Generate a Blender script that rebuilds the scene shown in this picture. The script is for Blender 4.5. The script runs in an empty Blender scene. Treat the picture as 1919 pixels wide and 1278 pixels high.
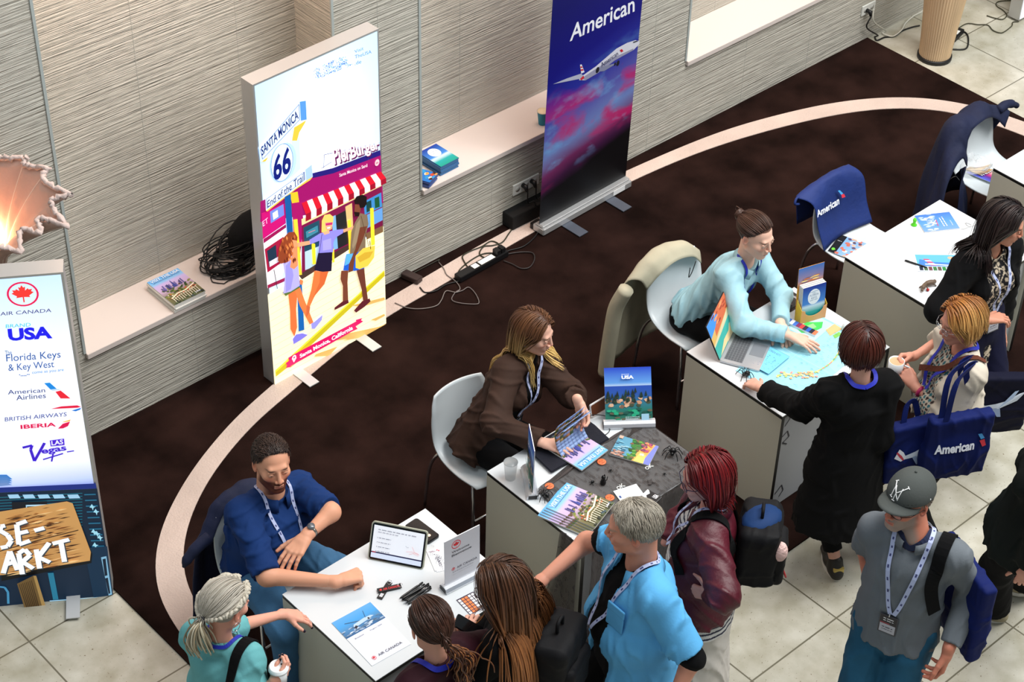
import bpy, bmesh, math, random, os
import numpy as np
from mathutils import Vector, Matrix
random.seed(7); RNG = np.random.default_rng(7)
scn = bpy.context.scene
col = scn.collection

# ---------------------------------------------------------------- camera
IW, IH = 1919, 1278
CAM_P = np.array([0., 0., 7.5]); YAW, PIT, ROL, FPX = 0.752675937, 0.691389397, 0.0294469784, 3647.72
def cam_axes():
    f = np.array([math.cos(PIT)*math.sin(YAW), math.cos(PIT)*math.cos(YAW), -math.sin(PIT)])
    r = np.array([math.cos(YAW), -math.sin(YAW), 0.]); u = np.cross(r, f)
    c, s = math.cos(ROL), math.sin(ROL)
    return c*r+s*u, -s*r+c*u, f
CR, CU, CF = cam_axes()
cd = bpy.data.cameras.new('camera'); cam = bpy.data.objects.new('camera', cd); col.objects.link(cam)
cam.matrix_world = Matrix(((CR[0], CU[0], -CF[0], 0), (CR[1], CU[1], -CF[1], 0), (CR[2], CU[2], -CF[2], 7.5), (0, 0, 0, 1)))
cd.sensor_width = 36; cd.lens = FPX/IW*36; cd.clip_start = .1; cd.clip_end = 100
scn.camera = cam
# ---------------------------------------------------------------- light and exposure
scn.view_settings.view_transform = 'Standard'; scn.view_settings.look = 'None'
scn.view_settings.gamma = 1; scn.view_settings.use_curve_mapping = False
scn.view_settings.exposure = 0.35
world = bpy.data.worlds.new('world'); scn.world = world; world.use_nodes = True
bg = world.node_tree.nodes['Background']; bg.inputs[0].default_value = (.82, .93, 1, 1); bg.inputs[1].default_value = .22
def area_light(name, loc, target, sx, sy, power, color):
    l = bpy.data.lights.new(name, 'AREA'); l.shape = 'RECTANGLE'; l.size = sx; l.size_y = sy; l.energy = power; l.color = color
    o = bpy.data.objects.new(name, l); col.objects.link(o); o.location = loc
    o.rotation_euler = (Vector(target)-Vector(loc)).to_track_quat('-Z', 'Y').to_euler(); return o
area_light('skylight', (8.2, 3.0, 10.5), (7.0, 4.8, 0), 7, 5, 1000, (1, .99, .96))
area_light('fill_light', (11.5, .5, 7.5), (10.0, 7.5, .6), 3, 3, 340, (1, .99, .97))  # added fill lamp, brightens the wall towards the right
area_light('skylight_west', (1.0, 4.5, 9.5), (4.5, 6, 0), 3, 3, 100, (.95, .98, 1))
for x0, p in ((4.75, 22), (7.1, 26), (9.43, 26)):
    area_light('niche_light', (x0, 7.62, 3.5), (x0, 7.78, .6), 1.5, .12, p, (1, .66, .48))

# ---------------------------------------------------------------- small tools
def lin(c):
    c = [v/255. for v in c[:3]]
    return tuple((v/12.92 if v <= .04045 else ((v+.055)/1.055)**2.4) for v in c)
def PX(x, y, z):
    d = CF + CR*((x-IW/2)/FPX) - CU*((y-IH/2)/FPX)
    return CAM_P + d*((z-CAM_P[2])/d[2])
def ray(x, y):
    d = CF + CR*((x-IW/2)/FPX) - CU*((y-IH/2)/FPX)
    return d/np.linalg.norm(d)
def PXY(x, y, yw):
    d = CF + CR*((x-IW/2)/FPX) - CU*((y-IH/2)/FPX)
    return CAM_P + d*(yw/d[1])
def bone(a, x, y, L, sg=1):
    """point on the sight line of (x, y) at distance L from joint a"""
    d = ray(x, y); a = np.array(a, float); m = (a-CAM_P)@d; foot = CAM_P+d*m; h = np.linalg.norm(foot-a)
    if h >= L: return a+(foot-a)  # as near as the line comes
    return foot + d*sg*math.sqrt(L*L-h*h)
def nrm(v):
    v = np.array(v, float); return v/(np.linalg.norm(v)+1e-12)
MATS = {}
def mat(name, rgb, rough=.6, metal=0., bump=None, var=None, spec=.5, emit=0., alpha=1., coat=0., sheen=0., vc=None, trans=0., ior=1.45, stretch=None):
    """bump=(scale,strength,(sx,sy,sz)); var=(scale,amount)  vc: use colour attribute"""
    if name in MATS: return MATS[name]
    m = bpy.data.materials.new(name); m.use_nodes = True; nt = m.node_tree; N = nt.nodes; L = nt.links
    b = N['Principled BSDF']; c = lin(rgb)+(1,)
    b.inputs['Base Color'].default_value = c; b.inputs['Roughness'].default_value = rough; b.inputs['Metallic'].default_value = metal
    b.inputs['Specular IOR Level'].default_value = spec; b.inputs['Alpha'].default_value = alpha; b.inputs['Coat Weight'].default_value = coat
    b.inputs['Sheen Weight'].default_value = sheen; b.inputs['Transmission Weight'].default_value = trans; b.inputs['IOR'].default_value = ior
    tc = N.new('ShaderNodeTexCoord'); src = None
    if vc:
        a = N.new('ShaderNodeVertexColor'); a.layer_name = vc; src = a.outputs['Color']
        L.new(src, b.inputs['Base Color'])
    if var:
        n = N.new('ShaderNodeTexNoise'); n.inputs['Scale'].default_value = var[0]; n.inputs['Detail'].default_value = 5
        mp = N.new('ShaderNodeMapping'); L.new(tc.outputs['Object'], mp.inputs[0]); mp.inputs['Scale'].default_value = var[2] if len(var) > 2 else (1, 1, 1)
        L.new(mp.outputs[0], n.inputs['Vector'])
        r = N.new('ShaderNodeMapRange'); r.inputs[1].default_value = .3; r.inputs[2].default_value = .7; r.inputs[3].default_value = 1-var[1]; r.inputs[4].default_value = 1+var[1]
        L.new(n.outputs['Fac'], r.inputs[0])
        mx = N.new('ShaderNodeVectorMath'); mx.operation = 'SCALE'
        if src: L.new(src, mx.inputs[0])
        else: mx.inputs[0].default_value = c[:3]
        L.new(r.outputs[0], mx.inputs['Scale']); L.new(mx.outputs[0], b.inputs['Base Color']); src = mx.outputs[0]
    if emit:
        b.inputs['Emission Strength'].default_value = emit
        if src: L.new(src, b.inputs['Emission Color'])
        else: b.inputs['Emission Color'].default_value = c
    if bump:
        n = N.new('ShaderNodeTexNoise'); n.inputs['Scale'].default_value = bump[0]; n.inputs['Detail'].default_value = 6
        mp = N.new('ShaderNodeMapping'); L.new(tc.outputs['Object'], mp.inputs[0]); mp.inputs['Scale'].default_value = bump[2] if len(bump) > 2 else (1, 1, 1)
        L.new(mp.outputs[0], n.inputs['Vector'])
        bp = N.new('ShaderNodeBump'); bp.inputs['Strength'].default_value = bump[1]; bp.inputs['Distance'].default_value = .01
        L.new(n.outputs['Fac'], bp.inputs['Height']); L.new(bp.outputs[0], b.inputs['Normal'])
    MATS[name] = m; return m
def tag(o, label=None, cat=None, group=None, kind=None):
    for k, v in (('label', label), ('category', cat), ('group', group), ('kind', kind)):
        if v: o[k] = v
    return o
def empty(name, loc, label=None, cat=None, group=None, rz=0):
    o = bpy.data.objects.new(name, None); col.objects.link(o); o.location = [float(v) for v in loc]; o.rotation_euler = (0, 0, rz); o.empty_display_size = .1
    return tag(o, label, cat, group)
def abspos(o):
    m = Matrix.LocRotScale(o.location, o.rotation_euler, o.scale)
    return (abspos(o.parent) @ m) if o.parent else m
def link(name, me, m=None, parent=None, world=True):
    """mesh given in world coordinates when world=True: it keeps its place under its parent"""
    o = bpy.data.objects.new(name, me); col.objects.link(o)
    if m is not None and not me.materials:
        for mm in (m if isinstance(m, (list, tuple)) else [m]): me.materials.append(mm)
    if parent is not None:
        o.parent = parent
        if world: me.transform(abspos(parent).inverted())
    elif world and len(me.vertices):
        co = np.empty(len(me.vertices)*3, 'f'); me.vertices.foreach_get('co', co); co = co.reshape(-1, 3)
        c = (co.min(0)+co.max(0))/2; c[2] = co[:, 2].min(); c = Vector([float(v) for v in c])
        me.transform(Matrix.Translation(-c)); o.location = c
    return o
class MB:
    """collects shapes into one mesh"""
    def __init__(s): s.v = []; s.f = []; s.c = []; s.mi = []; s.sm = []; s.useC = False
    def add(s, vs, fs, color=None, mi=0, smooth=False):
        n = len(s.v); s.v += [tuple(float(q) for q in v) for v in vs]
        for k, f in enumerate(fs):
            s.f.append([n+i for i in f]); s.mi.append(mi); s.sm.append(smooth)
            if color is not None: s.useC = True
            s.c.append(color)
        return s
    def box(s, lo, hi, M=None, **k):
        x0, y0, z0 = lo; x1, y1, z1 = hi
        v = [(x0,y0,z0),(x1,y0,z0),(x1,y1,z0),(x0,y1,z0),(x0,y0,z1),(x1,y0,z1),(x1,y1,z1),(x0,y1,z1)]
        if M is not None: v = [M@Vector(p) for p in v]
        return s.add(v, [(0,3,2,1),(4,5,6,7),(0,1,5,4),(1,2,6,5),(2,3,7,6),(3,0,4,7)], **k)
    def rbox(s, lo, hi, r=.02, M=None, seg=4, **k):
        """box with rounded vertical corners and a tiny top bevel"""
        x0, y0, z0 = lo; x1, y1, z1 = hi; pts = []
        for cx, cy, a0 in ((x1-r, y1-r, 0), (x0+r, y1-r, 90), (x0+r, y0+r, 180), (x1-r, y0+r, 270)):
            for i in range(seg+1):
                a = math.radians(a0+90*i/seg); pts.append((cx+r*math.cos(a), cy+r*math.sin(a)))
        return s.prism(pts, z0, z1, M=M, **k)
    def prism(s, pts, z0, z1, M=None, **k):
        n = len(pts); v = [(x, y, z0) for x, y in pts]+[(x, y, z1) for x, y in pts]
        if M is not None: v = [M@Vector(p) for p in v]
        return s.add(v, [tuple(range(n-1, -1, -1)), tuple(range(n, 2*n))]+[(i, (i+1) % n, n+(i+1) % n, n+i) for i in range(n)], **k)
    def tube(s, pts, r, n=8, closed=False, cap=True, color=None, mi=0, smooth=True):
        pts = [np.array(p, float) for p in pts]; m = len(pts); rs = r if isinstance(r, (list, tuple, np.ndarray)) else [r]*m
        up = np.array([0, 0, 1.]); vs = []; prev = None
        for i, p in enumerate(pts):
            t = nrm(pts[(i+1) % m if closed else min(i+1, m-1)]-pts[(i-1) % m if closed else max(i-1, 0)])
            a = prev if prev is not None else (np.cross(t, up) if abs(t[2]) < .95 else np.cross(t, [1., 0, 0]))
            a = nrm(a-t*(a@t)); b = np.cross(t, a); prev = a
            for j in range(n):
                q = 2*math.pi*j/n; vs.append(p+rs[i]*(math.cos(q)*a+math.sin(q)*b))
        fs = []
        for i in range(m if closed else m-1):
            for j in range(n):
                i2 = (i+1) % m; fs.append((i*n+j, i*n+(j+1) % n, i2*n+(j+1) % n, i2*n+j))
        if cap and not closed: fs += [tuple(range(n-1, -1, -1)), tuple((m-1)*n+j for j in range(n))]
        return s.add(vs, fs, color=color, mi=mi, smooth=smooth)
    def lathe(s, prof, c=(0, 0, 0), n=24, M=None, **k):
        vs = []; fs = []; m = len(prof)
        for r, z in prof:
            for j in range(n):
                a = 2*math.pi*j/n; p = (c[0]+r*math.cos(a), c[1]+r*math.sin(a), c[2]+z)
                vs.append(M@Vector(p) if M is not None else p)
        for i in range(m-1):
            for j in range(n): fs.append((i*n+j, i*n+(j+1) % n, (i+1)*n+(j+1) % n, (i+1)*n+j))
        if prof[0][0] > 1e-5: fs.append(tuple(range(n-1, -1, -1)))
        if prof[-1][0] > 1e-5: fs.append(tuple((m-1)*n+j for j in range(n)))
        k.setdefault('smooth', True)
        return s.add(vs, fs, **k)
    def ball(s, c, r, n=12, M=None, **k):
        r = r if isinstance(r, (list, tuple)) else (r, r, r); vs = []; fs = []; m = n//2+1
        for i in range(m):
            a = math.pi*i/(m-1)
            for j in range(n):
                b = 2*math.pi*j/n; p = Vector((r[0]*math.sin(a)*math.cos(b), r[1]*math.sin(a)*math.sin(b), -r[2]*math.cos(a)))
                if M is not None: p = M@p
                vs.append((p[0]+c[0], p[1]+c[1], p[2]+c[2]))
        for i in range(m-1):
            for j in range(n): fs.append((i*n+j, i*n+(j+1) % n, (i+1)*n+(j+1) % n, (i+1)*n+j))
        k.setdefault('smooth', True)
        return s.add(vs, fs, **k)
    def mesh(s, name='m'):
        me = bpy.data.meshes.new(name); me.from_pydata(s.v, [], s.f)
        me.polygons.foreach_set('material_index', s.mi); me.polygons.foreach_set('use_smooth', s.sm)
        if s.useC:
            a = me.color_attributes.new('Col', 'FLOAT_COLOR', 'CORNER'); buf = []
            for f, c in zip(s.f, s.c):
                if c is None: c = (.5, .5, .5)
                if isinstance(c[0], (tuple, list)): buf += [q for cc in c for q in (*cc[:3], 1)]
                else: buf += [q for _ in f for q in (*c[:3], 1)]
            a.data.foreach_set('color', buf)
        me.update(); return me
    def build(s, name, m, parent=None, bevel=0, world=True):
        me = s.mesh(name)
        if bevel:
            bm = bmesh.new(); bm.from_mesh(me); bmesh.ops.bevel(bm, geom=[e for e in bm.edges if len(e.link_faces) == 2 and e.calc_face_angle(0) > .6], offset=bevel, segments=2, affect='EDGES'); bm.to_mesh(me); bm.free()
        return link(name, me, m, parent, world)
def catmull(pts, n=8, closed=False):
    P = [np.array(p, float) for p in pts]; out = []; m = len(P)
    for i in range(m if closed else m-1):
        p0 = P[(i-1) % m] if (closed or i > 0) else 2*P[0]-P[1]; p1 = P[i]; p2 = P[(i+1) % m]
        p3 = P[(i+2) % m] if (closed or i+2 < m) else 2*P[-1]-P[-2]
        for k in range(n):
            t = k/n; out.append(.5*((2*p1)+(-p0+p2)*t+(2*p0-5*p1+4*p2-p3)*t*t+(-p0+3*p1-3*p2+p3)*t**3))
    if not closed: out.append(P[-1])
    return out
def cable(name, pts, r, rgb, label, cat='cable', parent=None, group=None):
    mb = MB(); mb.tube(catmull(pts, 8), r, 6)
    o = mb.build(name, mat('cable_%d_%d_%d' % tuple(rgb), rgb, .5), parent)
    return tag(o, label, cat, group) if parent is None else o
# ---------------------------------------------------------------- flat prints: local 2D art on real planes
class Frame:
    def __init__(s, o, u, v):
        s.o = np.array(o, float); s.u = np.array(u, float); s.v = np.array(v, float); s.n = nrm(np.cross(s.u, s.v))
    def at(s, a, b, off=0): return s.o+s.u*a+s.v*b+s.n*off
    def px(s, x, y):
        d = ray(x, y); t = ((s.o-CAM_P)@s.n)/(d@s.n); p = CAM_P+d*t-s.o
        return (p@s.u/(s.u@s.u), p@s.v/(s.v@s.v))
_txt = {}
def text_shape(t, bold=0):
    k = (t, bold)
    if k not in _txt:
        c = bpy.data.curves.new('txt', 'FONT'); c.body = t; c.size = 1; c.offset = bold; c.resolution_u = 3
        o = bpy.data.objects.new('txt', c); col.objects.link(o); bpy.context.view_layer.update()
        me = bpy.data.meshes.new_from_object(o.evaluated_get(bpy.context.evaluated_depsgraph_get()))
        v = np.array([x.co[:] for x in me.vertices]).reshape(-1, 3)[:, :2]; f = [tuple(p.vertices) for p in me.polygons]
        bpy.data.objects.remove(o); bpy.data.curves.remove(c); bpy.data.meshes.remove(me)
        _txt[k] = (v, f)
    return _txt[k]
class Art:
    """2D polygons in local units; later ones lie above earlier ones"""
    def __init__(s): s.items = []; s.lv = 0
    def poly(s, pts, rgb, lv=None):
        s.lv += 1; c = [lin(q) for q in rgb] if isinstance(rgb[0], (list, tuple)) else lin(rgb)
        s.items.append((pts, [tuple(range(len(pts)))], c, lv if lv is not None else s.lv)); return s
    def rect(s, x0, y0, x1, y1, rgb, **k):
        return s.poly([(x0, y0), (x1, y0), (x1, y1), (x0, y1)], rgb, **k)
    def vgrad(s, x0, y0, x1, y1, cols):
        """horizontal bands with smooth blends, bottom to top: cols=[(t,rgb),...]"""
        s.lv += 1
        for (t0, c0), (t1, c1) in zip(cols[:-1], cols[1:]):
            a, b = y0+(y1-y0)*t0, y0+(y1-y0)*t1
            s.items.append(([(x0, a), (x1, a), (x1, b), (x0, b)], [(0, 1, 2, 3)], [lin(c0), lin(c0), lin(c1), lin(c1)], s.lv))
        return s
    def ell(s, cx, cy, rx, ry, rgb, n=20, rot=0):
        c, q = math.cos(rot), math.sin(rot)
        return s.poly([(cx+rx*math.cos(a)*c-ry*math.sin(a)*q, cy+rx*math.cos(a)*q+ry*math.sin(a)*c) for a in [2*math.pi*i/n for i in range(n)]], rgb)
    def ring(s, cx, cy, rx, ry, w, rgb, n=28):
        s.lv += 1
        for i in range(n):
            a, b = 2*math.pi*i/n, 2*math.pi*(i+1)/n
            s.items.append(([(cx+rx*math.cos(a), cy+ry*math.sin(a)), (cx+rx*math.cos(b), cy+ry*math.sin(b)), (cx+(rx-w)*math.cos(b), cy+(ry-w)*math.sin(b)), (cx+(rx-w)*math.cos(a), cy+(ry-w)*math.sin(a))], [(0, 1, 2, 3)], lin(rgb), s.lv))
        return s
    def line(s, pts, w, rgb):
        s.lv += 1
        for a, b in zip(pts[:-1], pts[1:]):
            dx, dy = b[0]-a[0], b[1]-a[1]; l = math.hypot(dx, dy)+1e-9; nx, ny = -dy/l*w/2, dx/l*w/2
            s.items.append(([(a[0]+nx, a[1]+ny), (a[0]-nx, a[1]-ny), (b[0]-nx, b[1]-ny), (b[0]+nx, b[1]+ny)], [(0, 1, 2, 3)], lin(rgb), s.lv))
        return s
    def text(s, t, x, y, w, h, rgb, rot=0, shear=0, bold=0, fn=None):
        """fits the text into w by h with its lower left corner at x, y (w=None keeps proportion)"""
        v, f = text_shape(t, bold); s.lv += 1
        mn = v.min(0); mx = v.max(0); q = (v-mn)/(mx-mn)
        if w is None: w = h*(mx[0]-mn[0])/(mx[1]-mn[1])
        X = q[:, 0]*w+q[:, 1]*h*shear; Y = q[:, 1]*h
        c, sn = math.cos(rot), math.sin(rot)
        pts = [(x+a*c-b*sn, y+a*sn+b*c) for a, b in zip(X, Y)]
        if fn: pts = [fn(*p) for p in q]
        s.items.append((pts, f, lin(rgb), s.lv)); return s
    def paste(s, other, fn):
        base = s.lv
        for pts, f, c, lv in other.items: s.items.append(([fn(*p) for p in pts], f, c, base+lv)); s.lv = max(s.lv, base+lv)
        return s
    def noisecells(s, x0, y0, x1, y1, nx, ny, fn):
        """pointillist picture: fn(u,v)->rgb or None"""
        s.lv += 1
        for i in range(nx):
            for j in range(ny):
                c = fn((i+.5)/nx, (j+.5)/ny)
                if c is None: continue
                a, b = x0+(x1-x0)*i/nx, y0+(y1-y0)*j/ny; a2, b2 = x0+(x1-x0)*(i+1)/nx, y0+(y1-y0)*(j+1)/ny
                s.items.append(([(a, b), (a2, b), (a2, b2), (a, b2)], [(0, 1, 2, 3)], lin(c), s.lv))
        return s
    def build(s, name, frame, parent=None, emit=0, step=.00012, base=.0006, rough=.45, mt=None):
        mb = MB()
        for pts, fs, c, lv in s.items:
            vs = [frame.at(p[0], p[1], base+step*lv) for p in pts]
            for_cols = c
            mb.add(vs, fs, color=for_cols)
        m = mt or (mat('backlit_print_%g' % emit, (255, 255, 255), .5, vc='Col', emit=emit) if emit else mat('printed_paper', (255, 255, 255), rough, vc='Col'))
        return mb.build(name, m, parent)
def scrawl(a, x, y, w, h, rgb, rot=0):
    """a line of print too small to read"""
    r = random.Random(int(x*997+y*991)); t = 0; c, q = math.cos(rot), math.sin(rot)
    while t < w:
        l = h*(1.2+2.5*r.random()); l = min(l, w-t); a.line([(x+t*c, y+t*q), (x+(t+l)*c, y+(t+l)*q)], h*.55, rgb); t += l+h*.6
def leaf_pts(cx, cy, r, sq=1.0, rot=0):
    """eleven pointed leaf with stem"""
    half = [(0, 1), (.13, .72), (.3, .8), (.24, .38), (.5, .62), (.56, .47), (.86, .5), (.74, .26), (.95, .14), (.52, -.2), (.6, -.38), (.06, -.32), (.06, -.9)]
    pts = half+[(-x, y) for x, y in half[::-1]][:-1]
    c, s = math.cos(rot), math.sin(rot)
    return [(cx+r*(x*c-y*s)*sq, cy+r*(x*s+y*c)) for x, y in pts]
# ================================================================ setting
def ribbed(name, rgb):
    m = mat(name, rgb, .55); nt = m.node_tree; N = nt.nodes; L = nt.links; b = N['Principled BSDF']
    tc = N.new('ShaderNodeTexCoord'); h = None
    for sc, w in (((1.3, 1.3, 78), .8), ((3, 3, 180), .6), ((.6, .6, 26), .35)):
        mp = N.new('ShaderNodeMapping'); mp.inputs['Scale'].default_value = sc; mp.inputs['Rotation'].default_value = (0, .03, 0)
        n = N.new('ShaderNodeTexNoise'); n.inputs['Scale'].default_value = 1; n.inputs['Detail'].default_value = 3; n.inputs['Distortion'].default_value = .08
        L.new(tc.outputs['Object'], mp.inputs[0]); L.new(mp.outputs[0], n.inputs['Vector'])
        mm = N.new('ShaderNodeMath'); mm.operation = 'MULTIPLY'; mm.inputs[1].default_value = w; L.new(n.outputs['Fac'], mm.inputs[0])
        if h is None: h = mm.outputs[0]
        else:
            a = N.new('ShaderNodeMath'); a.operation = 'ADD'; L.new(h, a.inputs[0]); L.new(mm.outputs[0], a.inputs[1]); h = a.outputs[0]
    bp = N.new('ShaderNodeBump'); bp.inputs['Strength'].default_value = 1.0; bp.inputs['Distance'].default_value = .022
    L.new(h, bp.inputs['Height']); L.new(bp.outputs[0], b.inputs['Normal']); return m
M_wall = ribbed('ribbed_plaster', (192, 188, 176))
M_edge = mat('wall_edge_metal', (170, 178, 176), .5)
M_shelf = mat('shelf_white', (214, 203, 197), .35)
def stone():
    m = mat('stone_tiles', (206, 202, 186), .32); nt = m.node_tree; N = nt.nodes; L = nt.links; b = N['Principled BSDF']
    g = N.new('ShaderNodeNewGeometry'); sp = N.new('ShaderNodeSeparateXYZ'); L.new(g.outputs['Position'], sp.inputs[0])
    def math_(op, a, v=None, v2=None):
        n = N.new('ShaderNodeMath'); n.operation = op
        for i, q in enumerate((a, v, v2)):
            if q is None: continue
            if isinstance(q, (int, float)): n.inputs[i].default_value = q
            else: L.new(q, n.inputs[i])
        return n.outputs[0]
    def joint(o, off, per):
        a = math_('SUBTRACT', o, off-per*20-per/2); a = math_('MODULO', a, per); a = math_('SUBTRACT', a, per/2); a = math_('ABSOLUTE', a)
        return math_('LESS_THAN', a, .0045)
    j = math_('MAXIMUM', joint(sp.outputs[0], 5.966, .645), joint(sp.outputs[1], 3.85, .645))
    n1 = N.new('ShaderNodeTexNoise'); n1.inputs['Scale'].default_value = 6; n1.inputs['Detail'].default_value = 8; L.new(g.outputs['Position'], n1.inputs['Vector'])
    r1 = N.new('ShaderNodeValToRGB'); r1.color_ramp.elements[0].position = .3; r1.color_ramp.elements[0].color = lin((160, 155, 136))+(1,)
    r1.color_ramp.elements[1].position = .7; r1.color_ramp.elements[1].color = lin((196, 193, 180))+(1,); L.new(n1.outputs['Fac'], r1.inputs[0])
    n2 = N.new('ShaderNodeTexNoise'); n2.inputs['Scale'].default_value = 75; n2.inputs['Detail'].default_value = 3; L.new(g.outputs['Position'], n2.inputs['Vector'])
    r2 = N.new('ShaderNodeMapRange'); r2.inputs[1].default_value = .66; r2.inputs[2].default_value = .72; L.new(n2.outputs['Fac'], r2.inputs[0])
    mx = N.new('ShaderNodeMix'); mx.data_type = 'RGBA'; L.new(r2.outputs[0], mx.inputs[0]); L.new(r1.outputs[0], mx.inputs[6]); mx.inputs[7].default_value = lin((110, 96, 72))+(1,)
    m2 = N.new('ShaderNodeMix'); m2.data_type = 'RGBA'; L.new(j, m2.inputs[0]); L.new(mx.outputs[2], m2.inputs[6]); m2.inputs[7].default_value = lin((105, 100, 84))+(1,)
    L.new(m2.outputs[2], b.inputs['Base Color']); return m
tag(MB().box((-2, -1, -.1), (18, 12, 0)).build('floor', stone()), kind='structure')
WY, RY = 7.525, 7.865           # wall face and niche back
SZ = .60                        # top of the ledges
NICHES = [(3.85, 5.62), (6.25, 7.95), (8.58, 10.3)]
w = MB(); w.box((-2, WY, 0), (18, RY+.1, SZ-.035))
xs = [-2]+[q for n in NICHES for q in n]+[18]
for i in range(0, len(xs), 2): w.box((xs[i], WY, SZ-.035), (xs[i+1], RY+.1, 3.6))
tag(w.build('wall_back', M_wall), kind='structure')
for i, (a, b) in enumerate(NICHES):
    n = MB(); n.box((a, RY, SZ-.035), (b, RY+.1, 3.6)); tag(n.build('wall_niche_%d' % (i+1), M_wall), kind='structure')
    tag(MB().box((a+.001, WY-.022, SZ-.034), (b-.001, RY, SZ)).build('trim_%d' % (i+1), M_shelf, bevel=.002), kind='structure')
    e = MB(); e.box((a-.012, WY-.006, SZ), (a+.004, WY+.006, 3.6)); e.box((b-.004, WY-.006, SZ), (b+.012, WY+.006, 3.6))
    tag(e.build('trim_%d' % (i+4), M_edge), kind='structure')
tag(MB().box((-2, WY, 3.6), (18, 8.6, 3.9)).build('wall_lintel', M_edge), kind='structure')
s = MB()
for x in (2.3, 4.2+.35, 5.2, 5.94, 6.83, 7.6, 8.25, 9.2, 9.9, 11.2):
    inn = any(a < x < b for a, b in NICHES)
    s.box((x, WY-.0015, 0), (x+.0025, WY, SZ-.04 if inn else 3.6))
    if inn: s.box((x+.02, RY-.0015, SZ), (x+.0225, RY, 3.6))
tag(s.build('trim_7', mat('panel_seam', (186, 184, 175), .6)), kind='structure')
# carpet
M_carpet = mat('carpet_brown', (34, 21, 18), 1, var=(3.2, .55), bump=(260, .5), spec=.05)
M_cream = mat('carpet_cream', (196, 178, 168), 1, var=(4, .07), bump=(90, .6), spec=.1)
cp = MB().box((3.26, 4.33, 0.0005), (10.6, WY-.002, .012)).build('carpet', M_carpet)
tag(cp, 'large dark brown rug with a curved cream stripe, laid along the wall under the counters', 'rug')
out_px = [(342,1193),(323,1168),(305,1146),(290,1114),(287,1064),(294,1006),(315,956),(344,906),(373,859),(412,820),(427,793),(480,749),(560,680),(723,561),(787,527),(866,478),(917,451),(964,425),(1100,356),(1200,309),(1350,247),(1462,215),(1560,193),(1665,182),(1762,186),(1856,206),(1919,229)]
in_px = [(420,1215),(390,1165),(366,1135),(349,1110),(339,1078),(339,1042),(346,992),(366,945),(387,902),(412,867),(452,820),(493,775),(543,740),(603,684),(725,593),(805,549),(854,519),(923,480),(1002,434),(1120,372),(1200,332),(1312,285),(1425,249),(1556,217),(1668,202),(1762,206),(1818,217),(1919,255)]
def resample(pts, n):
    P = np.array(catmull([PX(x, y, .012)[:2] for x, y in pts], 6)); d = np.r_[0, np.cumsum(np.linalg.norm(np.diff(P, axis=0), axis=1))]
    t = np.linspace(0, d[-1], n); return np.stack([np.interp(t, d, P[:, 0]), np.interp(t, d, P[:, 1])], 1)
A = resample(out_px, 160); B = resample(in_px, 160)
for _ in range(24): A[1:-1] = (A[:-2]+2*A[1:-1]+A[2:])/4; B[1:-1] = (B[:-2]+2*B[1:-1]+B[2:])/4
A = np.vstack([[PX(470, 1330, .012)[:2]], A, [A[-1]+(A[-1]-A[-4])*2]]); B = np.vstack([[PX(560, 1330, .012)[:2]], B, [B[-1]+(B[-1]-B[-4])*2]])
mb = MB(); vs = [(*q, .0165) for q in A]+[(*q, .0165) for q in B]+[(*q, .011) for q in A]+[(*q, .011) for q in B]; n = len(A)
mb.add(vs, [(n+i, n+i+1, i+1, i) for i in range(n-1)]+[(i, i+1, 2*n+i+1, 2*n+i) for i in range(n-1)]+[(3*n+i, 3*n+i+1, n+i+1, n+i) for i in range(n-1)])
cs = mb.build('cream_stripe', M_cream, cp); cs['label'] = 'wide cream woven stripe curving across the brown rug'
# ================================================================ light boxes, banner, lamps
M_alu = mat('satin_aluminium', (196, 196, 196), .35, metal=.55)
M_foot = mat('foot_bar_grey', (205, 208, 210), .4, metal=.3)
M_black = mat('black_plastic', (18, 18, 20), .45)
def qmap(bl, br, tl, tr):
    return lambda a, b: tuple((1-a)*(1-b)*bl[i]+a*(1-b)*br[i]+(1-a)*b*tl[i]+a*b*tr[i] for i in (0, 1))
def ptext(art, F, T, t, bl, br, tl, rgb, bold=0, tr=None):
    a, b, c = [F.px(*T(*q)) for q in (bl, br, tl)]
    d = F.px(*T(*tr)) if tr else (b[0]+c[0]-a[0], b[1]+c[1]-a[1])
    art.text(t, 0, 0, 1, 1, rgb, bold=bold, fn=qmap(a, b, c, d))
def ppoly(art, F, T, pts, rgb): art.poly([F.px(*T(*q)) for q in pts], rgb)
def cropT(sc, ox, oy): return lambda x, y: (ox+x/sc, oy+y/sc)
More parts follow.
